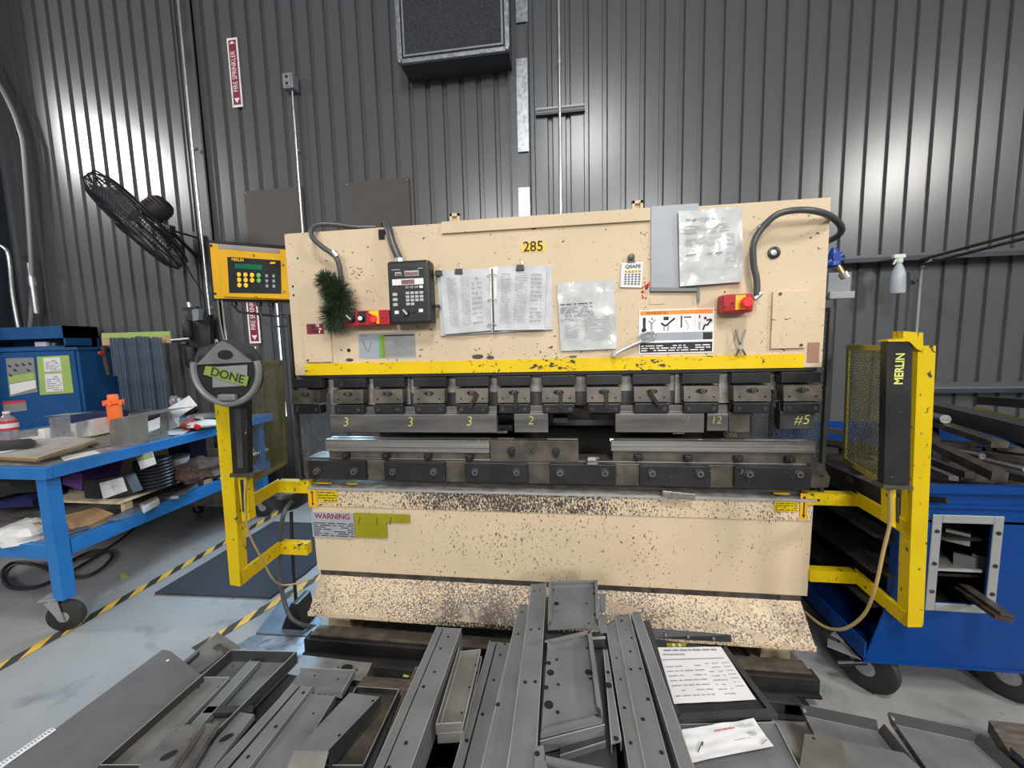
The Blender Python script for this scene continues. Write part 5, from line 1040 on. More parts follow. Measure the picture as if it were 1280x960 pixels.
slab('paper_sheet', [(202, 544), (213, 536), (239, 537), (227, 543.5)], zt + .001, .002, 'flatpaper', 'white paper at the bench edge below the red pliers', 'paper')
# leaning white card
Y3 = ylev(205, 544)
b = B(); b.prism([A(200, 512, Y=Y3), A(210, 510, Y=Y3), A(211, 538, Y=Y3), A(200, 544, Y=Y3)], (0, .004, 0), 'galv'); b.prism([A(210, 510, Y=Y3 + .01), A(236, 494.5, Y=Y3 + .12), A(246, 507, Y=Y3 + .12), A(223, 521, Y=Y3 + .05), A(222, 534, Y=Y3 + .03), A(211, 538, Y=Y3 + .01)], (0, .004, 0), 'flatpaper'); solo(b, 'folded_card', 'white folded card with a slanting arm standing at the bench edge', 'card')
# orange tub
c = A(144, 523, Z=zt + .16); c = A(145, 527, Y=Yp_ + .38); c.z = zt
H = A(144, 493, Y=c.y).z - zt
t2 = thing('orange_tub', c, 'bright orange plastic tub with a flanged lid on the workbench', 'tub')
b = B(); b.lathe(c, [(.036, 0), (.041, .01), (.043, H * .74), (.036, H * .76)], 'orange'); b.obj('tub_body', t2, smooth=True)
b = B(); b.lathe(c, [(.038, H * .74), (.054, H * .78), (.054, H * .84), (.032, H * .86), (.032, H * .97), (.028, H)], 'orange'); 
for i in range(6): th = i * math.pi / 3; b.box(c + V((math.cos(th) * .050, math.sin(th) * .050, H * .80)), (.018, .018, H * .12), 'orange', Matrix.Rotation(th, 3, 'Z'))
b.obj('lid', t2, smooth=True)
# water bottle
c = A(14, 556, Z=zt); t2 = thing('water_bottle', c, 'clear plastic water bottle with a red label at the left photo edge', 'bottle'); Hb = A(14, 517, Y=c.y).z - zt
b = B(); b.lathe(c, [(.04, 0), (.046, .01), (.042, Hb * .3), (.046, Hb * .4), (.046, Hb * .75), (.03, Hb * .9), (.016, Hb * .95), (.016, Hb)], 'pvc'); b.obj('bottle_body', t2, smooth=True)
b = B(); b.lathe(c, [(.0475, Hb * .48), (.0475, Hb * .78)], 'redpaper'); b.lathe(c, [(.048, Hb * .56), (.048, Hb * .70)], 'white'); b.obj('label_band', t2, smooth=True)
b = B(); b.lathe(c, [(.018, Hb), (.018, Hb + .015)], 'white'); b.obj('cap', t2)
# back of bench clutter
c = A(232, 524, Z=zt + .05); b = B(); b.tube([A(214, 536, Z=zt + .012), A(225, 534, Z=zt + .02), A(232, 535, Z=zt + .02)], .01, 'blackp'); b.tube([A(229, 531, Z=zt + .02), A(236, 535, Z=zt + .02), A(242, 533, Z=zt + .02)], .018, 'red'); b.tube([A(239, 526, Z=zt + .03), A(243, 531, Z=zt + .03), A(247, 534, Z=zt + .03)], .02, 'redbtn'); solo(b, 'pliers', 'red handled pliers on the bench near its far corner', 'pliers', smooth=True)
def crumple(name, c, sz, m, lab, cat, seed, amp=.35, **k):
    b = B(); n, mm = 14, 9; vs = []
    for j in range(mm + 1):
        ph = math.pi * j / mm
        for i in range(n):
            th = 2 * math.pi * i / n; d = V((math.sin(ph) * math.cos(th), math.sin(ph) * math.sin(th), math.cos(ph)))
            r = 1 + amp * mnoise.noise(d * 2.3 + V((seed, 0, 0))) + amp * .5 * mnoise.noise(d * 6 + V((0, seed, 0)))
            vs.append(V(c) + V((d.x * sz[0], d.y * sz[1], max(d.z, -.5) * sz[2])) * r)
    fs = [(j * n + i, j * n + (i + 1) % n, (j + 1) * n + (i + 1) % n, (j + 1) * n + i) for j in range(mm) for i in range(n)]
    b.add(vs, fs, m); return solo(b, name, lab, cat, smooth=True, **k)
crumple('plastic_bag', A(258, 530, Z=zt + .03), (.16, .12, .03), 'white', 'crumpled white bag on the far end of the bench', 'bag', 3)
crumple('plastic_bag', A(262, 520, Z=zt + .03), (.2, .10, .03), 'galv', 'crumpled silvery bag behind the white one at the far bench end', 'bag', 7)
b = B(); c = A(250, 515, Z=zt); c.y = 1.32; b.lathe(c, [(.035, 0), (.03, .06), (.045, .16), (.025, .20)], 'pvc'); b.lathe(c, [(.028, .05), (.036, .12)], 'redpaper'); solo(b, 'small_bottle', 'small pinkish bottle at the back of the bench beside the disc hanger', 'bottle', smooth=True)
b = B(); c = A(260, 515, Z=zt); c.y = 1.30; c.x -= .02; b.cyl(c, c + V((0, 0, .15)), .03, 'bluepaint'); b.cyl(c + V((0, 0, .15)), c + V((0, 0, .18)), .015, 'white'); solo(b, 'blue_canister', 'blue canister with a white cap at the back of the bench', 'canister', smooth=True)
b = B(); c = A(222, 517, Z=zt + .02); b.lathe(c + V((0, .1, -.02)), [(.07, 0), (.09, .03), (.07, .07), (.03, .09)], 'leather'); solo(b, 'dark_bundle', 'dark bundled object behind the folded white card on the bench', 'bundle', smooth=True)
b = B(); c = A(170, 516, Z=zt); b.tube([A(162, 519, Z=zt + .02), A(180, 513, Z=zt + .04), A(200, 512, Z=zt + .03)], .006, 'conduit'); b.prism(QZ(zt + .03, (160, 520), (180, 512), (202, 513), (198, 519), (180, 522)), (0, 0, -.02), 'sheet_dark'); solo(b, 'face_shield', 'dark folded sheet with a bright rim behind the bent plate', 'metal sheet')
# things on lower shelves
ws = .656
def on(x, y, z): return A(x, y, Z=z)
t2 = thing('purple_bin', on(92, 620, ws), 'purple plastic parts bin under the bench top', 'bin')
Yl = TY0 + .42
q = Q(Yl, (77, 593), (104, 592), (103, 614), (78, 606)); dz = .0
b = B(); b.prism(q, (0, .01, 0), 'purple'); b.prism([q[1], q[1] + V((.03, .22, .05)), q[2] + V((.02, .2, .0)), q[2]], (-.004, 0, 0), 'purple'); b.prism([q[0], q[0] + V((.0, .22, .04)), q[3] + V((0, .2, 0)), q[3]], (.004, 0, 0), 'purple'); b.prism([q[3], q[2], q[2] + V((0, .2, 0)), q[3] + V((0, .2, 0))], (0, 0, .004), 'purple'); b.obj('bin_shell', t2)
b = B(); c = q[1] + V((.02, .2, .05)); b.tube([c + V((-.09, 0, -.01)), c + V((.0, .05, .02)), c + V((.16, .08, .0))], .022, 'lilac', n=10); b.obj('lilac_lining', t2, smooth=True, label='pale lilac plastic rolled in the bin')
t2 = thing('document_case', on(130, 632, ws), 'black case with a white paper on its front, leaning on the lower shelf', 'case')
Yc = TY0 + .40; q = Q(Yc, (104, 602), (156, 594), (167, 617), (107, 632)); b = B(); b.prism(q, (0, .06, .0), 'black'); b.obj('case_body', t2, bevel=.006)
pq = Q(Yc - .004, (124, 604), (153, 596.5), (159, 613.5), (129, 624)); b = B(); b.prism(pq, (0, .002, 0), 'flatpaper'); b.tube([lerp4(pq, .35, .5) - V((0, .002, 0)), lerp4(pq, .75, .45) - V((0, .002, 0))], .0015, 'ink', n=4, smooth=0); b.tube([lerp4(pq, .5, .3) - V((0, .002, 0)), lerp4(pq, .55, .7) - V((0, .002, 0))], .0015, 'ink', n=4, smooth=0); b.obj('white_note', t2)
c = on(187, 614, ws); c.y += .08; c.x -= .05
for i in range(9):
    b = B(); k = V((0, 0, .001 + i * .0235)); b.lathe(c + k, [(.09, 0), (.118 - i * .002, .003), (.120 - i * .002, .012), (.113 - i * .002, .019), (.08, .0195)], 'blackp', n=28); solo(b, 'black_dish', 'black round dish in the stack on the wooden shelf under the bench', 'dish', group='stack of black dishes', smooth=True)
b = B(); pq = Q(c.y - .13, (169.5, 569), (190, 564.5), (195, 580), (176, 587)); b.prism(pq, (0, .003, 0), 'white'); b.prism([lerp4(pq, 0, 0) - V((0, .001, 0)), lerp4(pq, 1, 0) - V((0, .001, 0)), lerp4(pq, 1, .45) - V((0, .001, 0)), lerp4(pq, 0, .45) - V((0, .001, 0))], (0, .001, 0), 'greyfilm'); b.prism([lerp4(pq, .1, .12) - V((0, .002, 0)), lerp4(pq, .9, .12) - V((0, .002, 0)), lerp4(pq, .9, .36) - V((0, .002, 0)), lerp4(pq, .1, .36) - V((0, .002, 0))], (0, .001, 0), 'lime'); solo(b, 'label_card', 'white and green label card on the stack of black dishes', 'card')
c = on(215, 600, ws); c.y += .06; b = B(); b.cyl(c, c + V((0, 0, .17)), .07, 'dim_conduit', n=24); b.cyl(c + V((0, 0, .16)), c + V((0, 0, .172)), .074, 'steel', n=24); solo(b, 'metal_can', 'grey metal can on the wooden shelf right of the dish stack', 'can', smooth=True)
b = B(); c = on(205, 585, ws); c.y += .1; b.box(c + V((0, .12, .10)), (.22, .16, .18), 'navy'); solo(b, 'dark_blue_box', 'dark blue box behind the metal can under the bench', 'box', bevel=.01)
crumple('leather_gloves', on(250, 588, ws + .05), (.20, .16, .09), 'leather', 'heap of brown leather gloves at the far end of the wooden shelf', 'gloves', 5)
crumple('grey_cloth', on(236, 594, ws + .03), (.16, .10, .035), 'greybox', 'grey cloth in front of the leather gloves', 'cloth', 9)
crumple('orange_rag', on(240, 592, ws + .02), (.07, .05, .03), 'cardb', 'small orange rag on the edge of the wooden shelf', 'cloth', 11)
crumple('black_bag', (TX0 + .85, TY0 + .42, .80), (.30, .25, .14), 'soft', 'big black bag under the bench left of the near leg', 'bag', 13)
crumple('navy_cloth', (TX0 + .75, TY0 + .40, .66), (.32, .22, .09), 'navy', 'dark blue cloth under the black bag', 'cloth', 15)
ls = .532
crumple('white_bag', on(18, 672, ls + .03) + V((-.03, .06, 0)), (.15, .12, .06), 'white', 'crumpled white plastic bag on the lowest shelf left of the near leg', 'bag', 17, amp=.5)
b = B(); q = [A(x, y, X=legx - .06) if A(x, y, Z=ls + .07).x > legx - .06 else A(x, y, Z=ls + .07) for x, y in ((72, 646), (120, 634), (142, 642), (104, 660))]; b.prism(q, (-.02, 0, -.05), 'cardb'); solo(b, 'cardboard_box', 'open brown cardboard box on the lowest shelf right of the near leg', 'box')
slab('cardboard_flap', [(22, 650), (48, 647), (50, 655), (28, 658)], ls + .06, .02, 'cardb', 'brown cardboard piece behind the white plastic bag', 'cardboard')
for i, (a_, c_, z, m, lab) in enumerate((((76, 652), (104, 646), .03, 'galv', 'bright flat strip nearest the leg on the lowest shelf'), ((78, 668), (110, 658), .012, 'strip', 'bluish strip lying lower beside the leg'), ((140, 650), (172, 634), .02, 'strip', 'first of the grey strips in the middle of the lowest shelf'), ((146, 650), (185, 632), .008, 'sheet', 'darker strip beside the grey strips on the lowest shelf'), ((218, 622), (243, 606), .03, 'galv', 'shiny strip standing near the far end of the lowest shelf'), ((208, 623), (225, 617), .02, 'sheet_light', 'small bright offcut before the shiny strip'))):
    p0 = on(*a_, ls + z); p1 = on(*c_, ls + z); bar('metal_strip', p0, p1, .05, .006 + z * .5, m, lab, cat='strip')
b = B(); q = QZ(ls + .04, (174, 630), (196, 620), (199, 624), (179, 635)); b.prism(q, (0, 0, -.038), 'white'); b.prism([p + V((0, 0, .001)) for p in [lerp4(q, .15, .3), lerp4(q, .85, .3), lerp4(q, .85, .7), lerp4(q, .15, .7)]], (0, 0, .001), 'keygrey'); solo(b, 'white_tube', 'white boxed tube lying on the lowest shelf in the middle', 'tube', bevel=.006)
b = B(); q = Q(TY0 + 1.0, (228, 598), (252, 590), (256, 609), (232, 615)); b.prism(q, (0, .08, 0), 'cardb'); solo(b, 'wood_offcut', 'brown wood offcut under the wooden shelf near its far end', 'wood')
# grey cart behind the bench
t2 = thing('low_cart', on(250, 665, 0), 'low grey speckled drawer cart standing behind the bench on the floor', 'cart')
q = Q(1.25, (221, 640), (279, 614), (280, 643), (225, 656)); x0, x1 = q[0].x, q[1].x + .15
b = B(); b.bb(x0, x1, 1.25, 1.6, .14, .36, 'beamgrey'); b.bb(x0 - .01, x1 + .01, 1.24, 1.6, .35, .38, 'sheet_dark'); b.obj('cabinet_body', t2, bevel=.005)
for x in (x0 + .1, x1 - .1): caster(x, 1.38, .05, .03, t2, ang=.3, top=.14)
# cables on floor under bench
t2 = thing('air_hose', on(60, 740, 0), 'dark brownish hose coiled on the floor behind the near bench leg', 'hose')
b = B(); b.tube([on(*p, .02) for p in ((130, 690), (105, 705), (75, 722), (40, 735), (12, 733), (3, 715), (18, 703), (45, 706), (70, 716), (100, 722), (128, 710), (140, 693), (120, 688), (95, 698), (72, 712))], .012, 'soft', n=7); b.tube([on(*p, .03) for p in ((95, 700), (125, 690), (150, 675), (175, 655), (200, 640))], .011, 'leather', n=7); b.obj('hose_loop', t2, smooth=True)
b = B(); q = QZ(.006, (149, 718), (157, 716), (160, 720), (151, 724)); b.prism(q, (0, 0, -.005), 'lime'); solo(b, 'green_scrap', 'crumpled green scrap on the floor under the bench', 'scrap')

# blue cabinet at far left
Yk = 1.5
t = thing('tool_cabinet', (A(50, 500, Y=Yk).x, Yk + .25, 0), 'dark blue steel cabinet with notices on its door, standing behind the workbench at far left', 'cabinet')
q = Q(Yk, (-8, 434), (97, 434), (106, 540), (-5, 560)); x1 = q[1].x; x0 = -6.05; z1 = q[1].z
b = B(); b.bb(x0, x1, Yk, Yk + .35, 0.05, z1, 'cabinet'); b.bb(x0, x1 + .02, Yk - .02, Yk + .35, z1 - .03, z1, 'cabinet'); b.obj('cabinet_body', t, bevel=.004)
q2 = Q(Yk - .012, (4, 441), (92, 441), (100, 530), (6, 530)); b = B(); b.bb(q2[0].x, q2[1].x, Yk - .012, Yk, .15, q2[0].z, 'cabinet'); b.obj('door', t, bevel=.003)
t = thing('tool_box', (A(40, 433, Y=Yk).x, Yk + .2, z1), 'blue top box with a shadowed tray standing on the dark blue cabinet', 'box')
qb_ = Q(Yk + .02, (-8, 406), (79, 407), (82, 433), (-8, 433)); zb = z1
b = B(); b.bb(x0, qb_[1].x, Yk + .02, Yk + .32, zb + .10, qb_[1].z, 'cabinet'); b.bb(x0, qb_[1].x, Yk + .25, Yk + .32, zb, qb_[1].z, 'cabinet'); b.bb(x0, qb_[1].x, Yk + .02, Yk + .3, zb, zb + .02, 'cabinet'); b.bb(qb_[1].x - .02, qb_[1].x, Yk + .02, Yk + .3, zb, qb_[1].z, 'cabinet'); b.obj('box_shell', t)
b = B(); c = A(53, 431, Y=Yk + .1); b.box((c.x, Yk + .1, zb + .045), (.14, .04, .05), 'white'); b.box((c.x + .16, Yk + .1, zb + .04), (.05, .04, .04), 'bright'); b.obj('tray_items', t, bevel=.006)
def notice(px4, lab, m='flatpaper', border=None, deco=None, Y=Yk - .016):
    q = Q(Y, *px4); b = B(); b.prism(q, (0, .002, 0), border or m)
    if border:
        for (s0, s1, t0, t1) in deco: b.prism([lerp4(q, s0, t0) - V((0, .001, 0)), lerp4(q, s1, t0) - V((0, .001, 0)), lerp4(q, s1, t1) - V((0, .001, 0)), lerp4(q, s0, t1) - V((0, .001, 0))], (0, .0008, 0), m)
        for (s0, s1, t0, t1) in deco: o_ = lerp4(q, s0 + .05, t1 - .02); lines(b, o_, lerp4(q, s1 - .03, t1 - .02) - o_, lerp4(q, s0 + .05, t0 + .05) - o_, 7, 'ink', fill=1, th=.35, word=.2, seed=2, lift=(0, -.003, 0))
    return b, q
b, q = notice([(46, 446), (86, 444), (92, 491), (50, 494)], '', border='lime', deco=[(.2, .72, .04, .40), (.2, .72, .46, .93)]); solo(b, 'notice_sheet', 'green bordered notice on the blue cabinet door, the right one of two', 'notice')
b, q = notice([(7, 448), (42, 447), (47, 490), (12, 496)], '', m='dim_conduit')
for s, tt in ((.12, .18), (.38, .17), (.62, .16), (.86, .15), (.3, .3), (.78, .33), (.12, .42)): b.prism([lerp4(q, s - .07, tt - .03) - V((0, .001, 0)), lerp4(q, s + .07, tt + .03) - V((0, .001, 0)), lerp4(q, s + .02, tt + .07) - V((0, .001, 0)), lerp4(q, s - .06, tt + .03) - V((0, .001, 0))], (0, .0006, 0), 'darkink')
b.prism([lerp4(q, .05, .46) - V((0, .001, 0)), lerp4(q, .95, .42) - V((0, .001, 0)), lerp4(q, .95, .62) - V((0, .001, 0)), lerp4(q, .05, .66) - V((0, .001, 0))], (0, .0006, 0), 'lime'); b.prism([lerp4(q, .05, .68) - V((0, .002, 0)), lerp4(q, .98, .64) - V((0, .002, 0)), lerp4(q, .98, .88) - V((0, .002, 0)), lerp4(q, .05, .96) - V((0, .002, 0))], (0, .0006, 0), 'white'); solo(b, 'notice_sheet', 'grey and green picture notice on the blue cabinet door, the left one of two', 'notice')
b, q = notice([(3, 502), (32, 500), (34, 513), (5, 517)], '', m='dim_conduit'); b.prism([q[0] - V((0, .001, 0)), q[1] - V((0, .001, 0)), lerp4(q, 1, .2) - V((0, .001, 0)), lerp4(q, 0, .25) - V((0, .001, 0))], (0, .0006, 0), 'redpaper'); solo(b, 'red_edged_label', 'small label with a red top edge on the lower cabinet door', 'label')

# hanging strips with a green label rail
Ys = 1.55
t = thing('strip_rack', A(170, 420, Y=Ys), 'horizontal rail with a lime green label holding bluish strips on the wall', 'rack')
b = B(); q = Q(Ys, (128, 427), (232, 423), (232, 428), (128, 432)); b.prism(q, (0, .03, 0), 'steel'); b.prism([q[0] + V((0, .03, 0)), q[0] + V((.03, .03, 0)), q[0] + V((.03, .35, 0)), q[0] + V((0, .35, 0))], (0, 0, -.03), 'steel'); b.obj('rail', t)
b = B(); b.prism(Q(Ys - .012, (127, 416.5), (212, 414), (213, 420), (127, 423)), (0, .008, 0), 'lime'); b.obj('green_label', t)
b = B(); b.prism(Q(Ys - .010, (127, 423), (213, 419.5), (214, 428.5), (128, 432)), (0, .008, 0), 'cardb'); b.obj('orange_label', t)
b = B(); c = A(223, 425, Y=Ys - .02); b.cyl(c + V((-.08, 0, .0)), c + V((.12, 0, .01)), .01, 'conduit'); b.cyl(c + V((.06, -.02, -.04)), c + V((.12, -.02, -.04)), .02, 'deep'); b.obj('hook_end', t)
rn = random.Random(4)
xs_ = [141, 146, 152, 157.5, 163, 168, 173.5, 179, 184, 189, 194.5, 200]
for i, x in enumerate(xs_):
    a0 = A(x, 423 - rn.random() * 3, Y=Ys - .04 - .01 * (i % 3)); ln = A(x, (470 if i == 0 else 512), Y=a0.y).z
    b = B(); w = .018; b.bb(a0.x - w, a0.x + w, a0.y, a0.y + .003, ln, a0.z, 'strip'); b.bb(a0.x - w, a0.x - w + .003, a0.y - .02, a0.y, ln, a0.z, 'strip'); b.bb(a0.x + w - .003, a0.x + w, a0.y - .02, a0.y, ln, a0.z, 'strip'); 
    o = solo(b, 'hanging_strip', 'shorter bluish strip hanging first at the left of the rack' if i == 0 else 'long bluish grey channel strip hanging from the green labelled rack', 'strip', group='hanging strips on the rack')
    if i: o.name = 'hanging_strip'
b = B(); c = A(131, 445, Y=Ys); b.tube([c + V((0, 0, .1)), c, c + V((.02, 0, -.16)), c + V((.03, 0, -.2))], .02, 'leather', n=8); b.cyl(c + V((-.01, -.03, .03)), c + V((.01, -.03, .03)), .02, 'redpaper'); solo(b, 'pipe_wrench', 'dark reddish wrench hanging left of the bluish strips', 'wrench', smooth=True)
# filter / lubricator unit under the fan
t = thing('air_filter_unit', A(240, 470, Y=1.75), 'dark air filter and regulator unit on the wall below the fan', 'regulator')
Yr = 1.74
b = B(); b.tube([A(229, 300, Y=Yr), A(231, 350, Y=Yr), A(235, 385, Y=Yr)], .010, 'deep', n=7, smooth=0); b.cyl(A(236, 378, Y=Yr), A(237, 384, Y=Yr), .022, 'conduit'); b.prism(Q(Yr, (227, 385), (245, 383), (245, 387), (227, 388)), (0, .04, 0), 'steel'); b.obj('pipework', t, smooth=True)
b = B(); b.prism(Q(Yr - .03, (240, 387), (248, 386), (248, 400), (241, 401)), (0, .05, 0), 'greybox'); b.obj('gauge_block', t, bevel=.006)
b = B(); c = A(236, 423, Y=Yr); d = A(235, 400, Y=Yr); b.lathe(c, [(.035, 0), (.05, .02), (.045, d.z - c.z - .03), (.03, d.z - c.z)], 'deep', n=18); b.obj('filter_bowl', t, smooth=True)
b = B(); c = A(240, 460, Y=Yr); d = A(238, 434, Y=Yr); b.lathe(c, [(.03, 0), (.055, .03), (.055, d.z - c.z)], 'steel', n=18); b.obj('oil_bowl', t, smooth=True)
b = B(); b.prism(Q(Yr + .02, (231, 395), (262, 393), (264, 455), (236, 458)), (0, .05, 0), 'deep'); b.prism(Q(Yr - .02, (246, 432), (272, 430), (272, 441), (248, 443)), (0, .05, 0), 'deep'); b.obj('mounting_box', t, bevel=.01)
# small dark vise like object at the rear
crumple('dark_cloth', A(222, 455, Y=1.7), (.1, .08, .15), 'deep', 'dark cloth hanging beside the air filter unit', 'cloth', 21) if False else None

# ================================================================== FLOOR ITEMS
# hazard tapes
def hazard(name, p0, p1, w, lab, ph=0.):
    p0, p1 = V(p0), V(p1); d = (p1 - p0); L_ = d.length; d.normalize(); s = V((-d.y, d.x, 0)) * w / 2; b = B()
    st = .17; n = int(L_ / st); sk = w * 1.5
    b.quad([p0 - s, p1 - s, p1 + s, p0 + s], 'tapeblack')
    for i in range(0, n):
        a0 = i * st; a1 = a0 + st * .5
        b.quad([p0 + d * a0 - s + V((0, 0, .0006)), p0 + d * a1 - s + V((0, 0, .0006)), p0 + d * min(a1 + sk, L_) + s + V((0, 0, .0006)), p0 + d * min(a0 + sk, L_) + s + V((0, 0, .0006))], 'tapeyellow')
    o = solo(b, name, lab, 'floor tape'); return o
M['tapeyellow'] = mat('worn_tape_yellow', (.68, .40, .07), .5, var=.12, scale=14, chips=[((.3, .25, .18), 30, .78, .05, None, (1, 1, 1))]); M['tapeblack'] = mat('worn_tape_black', (.045, .04, .038), .5, var=.3)
a0 = A(0, 834, Z=.002); a1 = A(340, 645, Z=.002)
hazard('hazard_tape', a0 - (a1 - a0) * .35, a1 + (a1 - a0) * .15, .066, 'yellow and black hazard tape along the floor beside the bench casters')
a0 = A(243, 812, Z=.002); a1 = A(388, 727, Z=.002)
hazard('hazard_tape', a0, a0 + (a1 - a0).normalized() * 1.9, .066, 'yellow and black hazard tape on the floor beside the press at its left')
b = B(); q = QZ(.014, (193, 741), (338, 746.5), (430, 690), (392, 640), (338, 640)); q[4] = V((q[0].x, q[3].y, .014)); q[2] = V((q[1].x + .05, .5, .014)); q[3] = V((q[1].x + .05, 1.25, .014)); q[4] = V((q[0].x + .02, 1.25, .014))
b.prism(q, (0, 0, -.011), 'mat'); solo(b, 'floor_mat', 'dark bristly floor mat lying between the two hazard tapes', 'mat', bevel=.004)
b = B(); b.prism([p for p in QZ(.012, (320, 791), (350, 752), (400, 752), (400, 796))], (0, 0, -.008), 'strip'); solo(b, 'steel_plate', 'blue grey steel plate on the floor under the looping hose', 'plate')
b = B(); b.prism([p for p in QZ(.016, (288, 812), (316, 794), (400, 797), (400, 820), (300, 822))], (0, 0, -.012), 'galv'); solo(b, 'aluminium_plate', 'pale shiny plate on the floor in front of the blue grey plate', 'plate')
# pallet beams on the floor in front of the press
t = thing('pallet_beams', (0, -.35, 0), 'dark steel channel beams on the floor under the press foot shelf', 'beam')
p0 = A(383, 800, Y=-.22); p1 = A(1022, 845, Y=-.22)
for (yy, za, zb_, m, xa, xb) in ((-.24, .06, .135, 'deep', p0.x, p1.x), (-.20, .136, .142, 'brownsteel', p0.x + .02, p1.x - .02), (-.30, .01, .07, 'steel', p0.x + .1, p1.x - .1)):
    b = B(); b.bb(xa, xb, yy, yy + .06, za, zb_, m); b.bb(xa, xb, yy - .02, yy, za, za + .012, m); b.obj('channel_beam', t, bevel=.003)
for x in (p0.x + .14, 0, p1.x - .12): b = B(); b.bb(x - .05, x + .05, -.3, -.1, 0, .062, 'deep'); b.obj('beam_block', t)

# ================================================================== FOREGROUND SHEET METAL
def prism_n(b, pts, d, m): b.prism(pts, d, m)
def tray(name, q, h, lab, m='sheet', lips=(1, 1, 1, 1), ret=0., th=.003, holes=(), dark=None, group=None, cat='metal part', inw=None, cut=None, **k):
    """folded tray: floor polygon q, upstanding flange on each chosen edge, optional inward return"""
    q = [V(p) for p in q]; n = len(q); c = sum(q, V()) / n; b = B(); up = V((0, 0, 1)); m2 = dark or m
    nn = (q[1] - q[0]).cross(q[2] - q[0]).normalized(); nn = nn if nn.z > 0 else -nn
    b.prism(q, -nn * th, m)
    parts = []
    for i in range(n):
        if not lips[i % len(lips)]: continue
        a_, c_ = q[i], q[(i + 1) % n]; d = (c_ - a_).normalized(); inn = nn.cross(d); inn = inn if inn.dot(c - a_) > 0 else -inn
        hh = h * lips[i % len(lips)]
        b.prism([a_, c_, c_ + nn * hh, a_ + nn * hh], inn * th, m2)
        b.prism([a_ + nn * hh, c_ + nn * hh, c_ + nn * (hh + .0008), a_ + nn * (hh + .0008)], inn * th, 'edge')
        if ret: b.prism([a_ + nn * hh, c_ + nn * hh, c_ + nn * hh + inn * ret - d * ret, a_ + nn * hh + inn * ret + d * ret], nn * th, m)
    for (s, tt, r) in holes:
        p = lerp4(q, s, tt) if n == 4 else c + V((s, tt, 0)); b.disc(p + nn * .0012, nn, r, 'hole', n=12)
    return solo(b, name, lab, cat, group, **k)
def channel(name, q, h, lab, m='sheet', holes=(), group=None, up=0, gap=(.22, .3), **k):
    """long folded section: top face quad TL,TR,BR,BL seen from above, side flanges hanging down, a groove along one side"""
    q = [V(p) for p in q]; b = B(); nn = V((0, 0, 1)); th = .003
    g0_, g1_ = gap
    if gap[1] > 0:
        b.prism([q[0], lerp4(q, g0_, 0), lerp4(q, g0_, 1), q[3]], -nn * th, m); b.prism([lerp4(q, g1_, 0), q[1], q[2], lerp4(q, g1_, 1)], -nn * th, m)
        f0 = [lerp4(q, g0_, 0), lerp4(q, g1_, 0), lerp4(q, g1_, 1), lerp4(q, g0_, 1)]; b.prism([p - nn * .012 for p in f0], -nn * th, 'deep')
    else: b.prism(q, -nn * th, m)
    for i, j in ((0, 3), (1, 2)):
        e = (q[1] - q[0]).normalized() * (.0025 if i == 0 else -.0025)
        b.prism([q[i], q[j], q[j] - nn * h, q[i] - nn * h], e, m)
        b.prism([q[i] + nn * .0004, q[j] + nn * .0004, q[j] + nn * .0012, q[i] + nn * .0012], e, 'edge')
    b.prism([q[0], q[1], q[1] - nn * h, q[0] - nn * h], (q[3] - q[0]).normalized() * .003, m)
    for (s, tt, r) in holes: b.disc(lerp4(q, s, tt) + nn * .0014, nn, r, 'hole', n=10)
    return solo(b, name, lab, 'metal part', group, **k)
def ext(q, k): # lengthen a quad beyond the lower frame edge
    q = [V(p) for p in q]; return [q[0], q[1], q[1] + (q[2] - q[1]) * k, q[0] + (q[3] - q[0]) * k]
def stack(o, n, dz, labf, dx=0):
    """copies of a thing under itself"""
    r = [o]
    for i in range(1, n):
        c = o.copy(); COL.objects.link(c); c.location = o.location + V((dx * ((i * 37) % 5 - 2), 0, -dz * i)); c['label'] = labf; r.append(c)
    return r

# supporting pallets
def pallet(name, x0, x1, y0, y1, z, lab):
    t = thing(name, ((x0 + x1) / 2, (y0 + y1) / 2, 0), lab, 'pallet')
    n = max(2, int((x1 - x0) / .14))
    for i in range(n):
        xa = x0 + (x1 - x0 - .10) * i / (n - 1); b = B(); b.bb(xa, xa + .10, y0, y1, z - .02, z, 'palletwood'); b.obj('deck_board', t)
    for i in range(3):
        ya = y0 + (y1 - y0 - .09) * i / 2; b = B(); b.bb(x0, x1, ya, ya + .09, z - .11, z - .02, 'palletwood'); b.bb(x0, x1, ya, ya + .09, 0, .018, 'palletwood')
        if z > .15:
            b.bb(x0 + .02, x0 + .1, ya, ya + .09, .018, z - .11, 'palletwood'); b.bb(x1 - .1, x1 - .02, ya, ya + .09, .018, z - .11, 'palletwood')
        b.obj('stringer', t)
    return t
pallet('parts_pallet', -.50, .80, -1.75, -.48, .26, 'dirty pallet under the middle stacks of grey parts')
pallet('parts_pallet', -1.80, -.55, -1.9, -.62, .14, 'dirty pallet under the left pile of grey parts')
pallet('parts_pallet', .86, 1.9, -1.75, -.52, .08, 'dirty low pallet under the grey panels at lower right')

ZA = .50
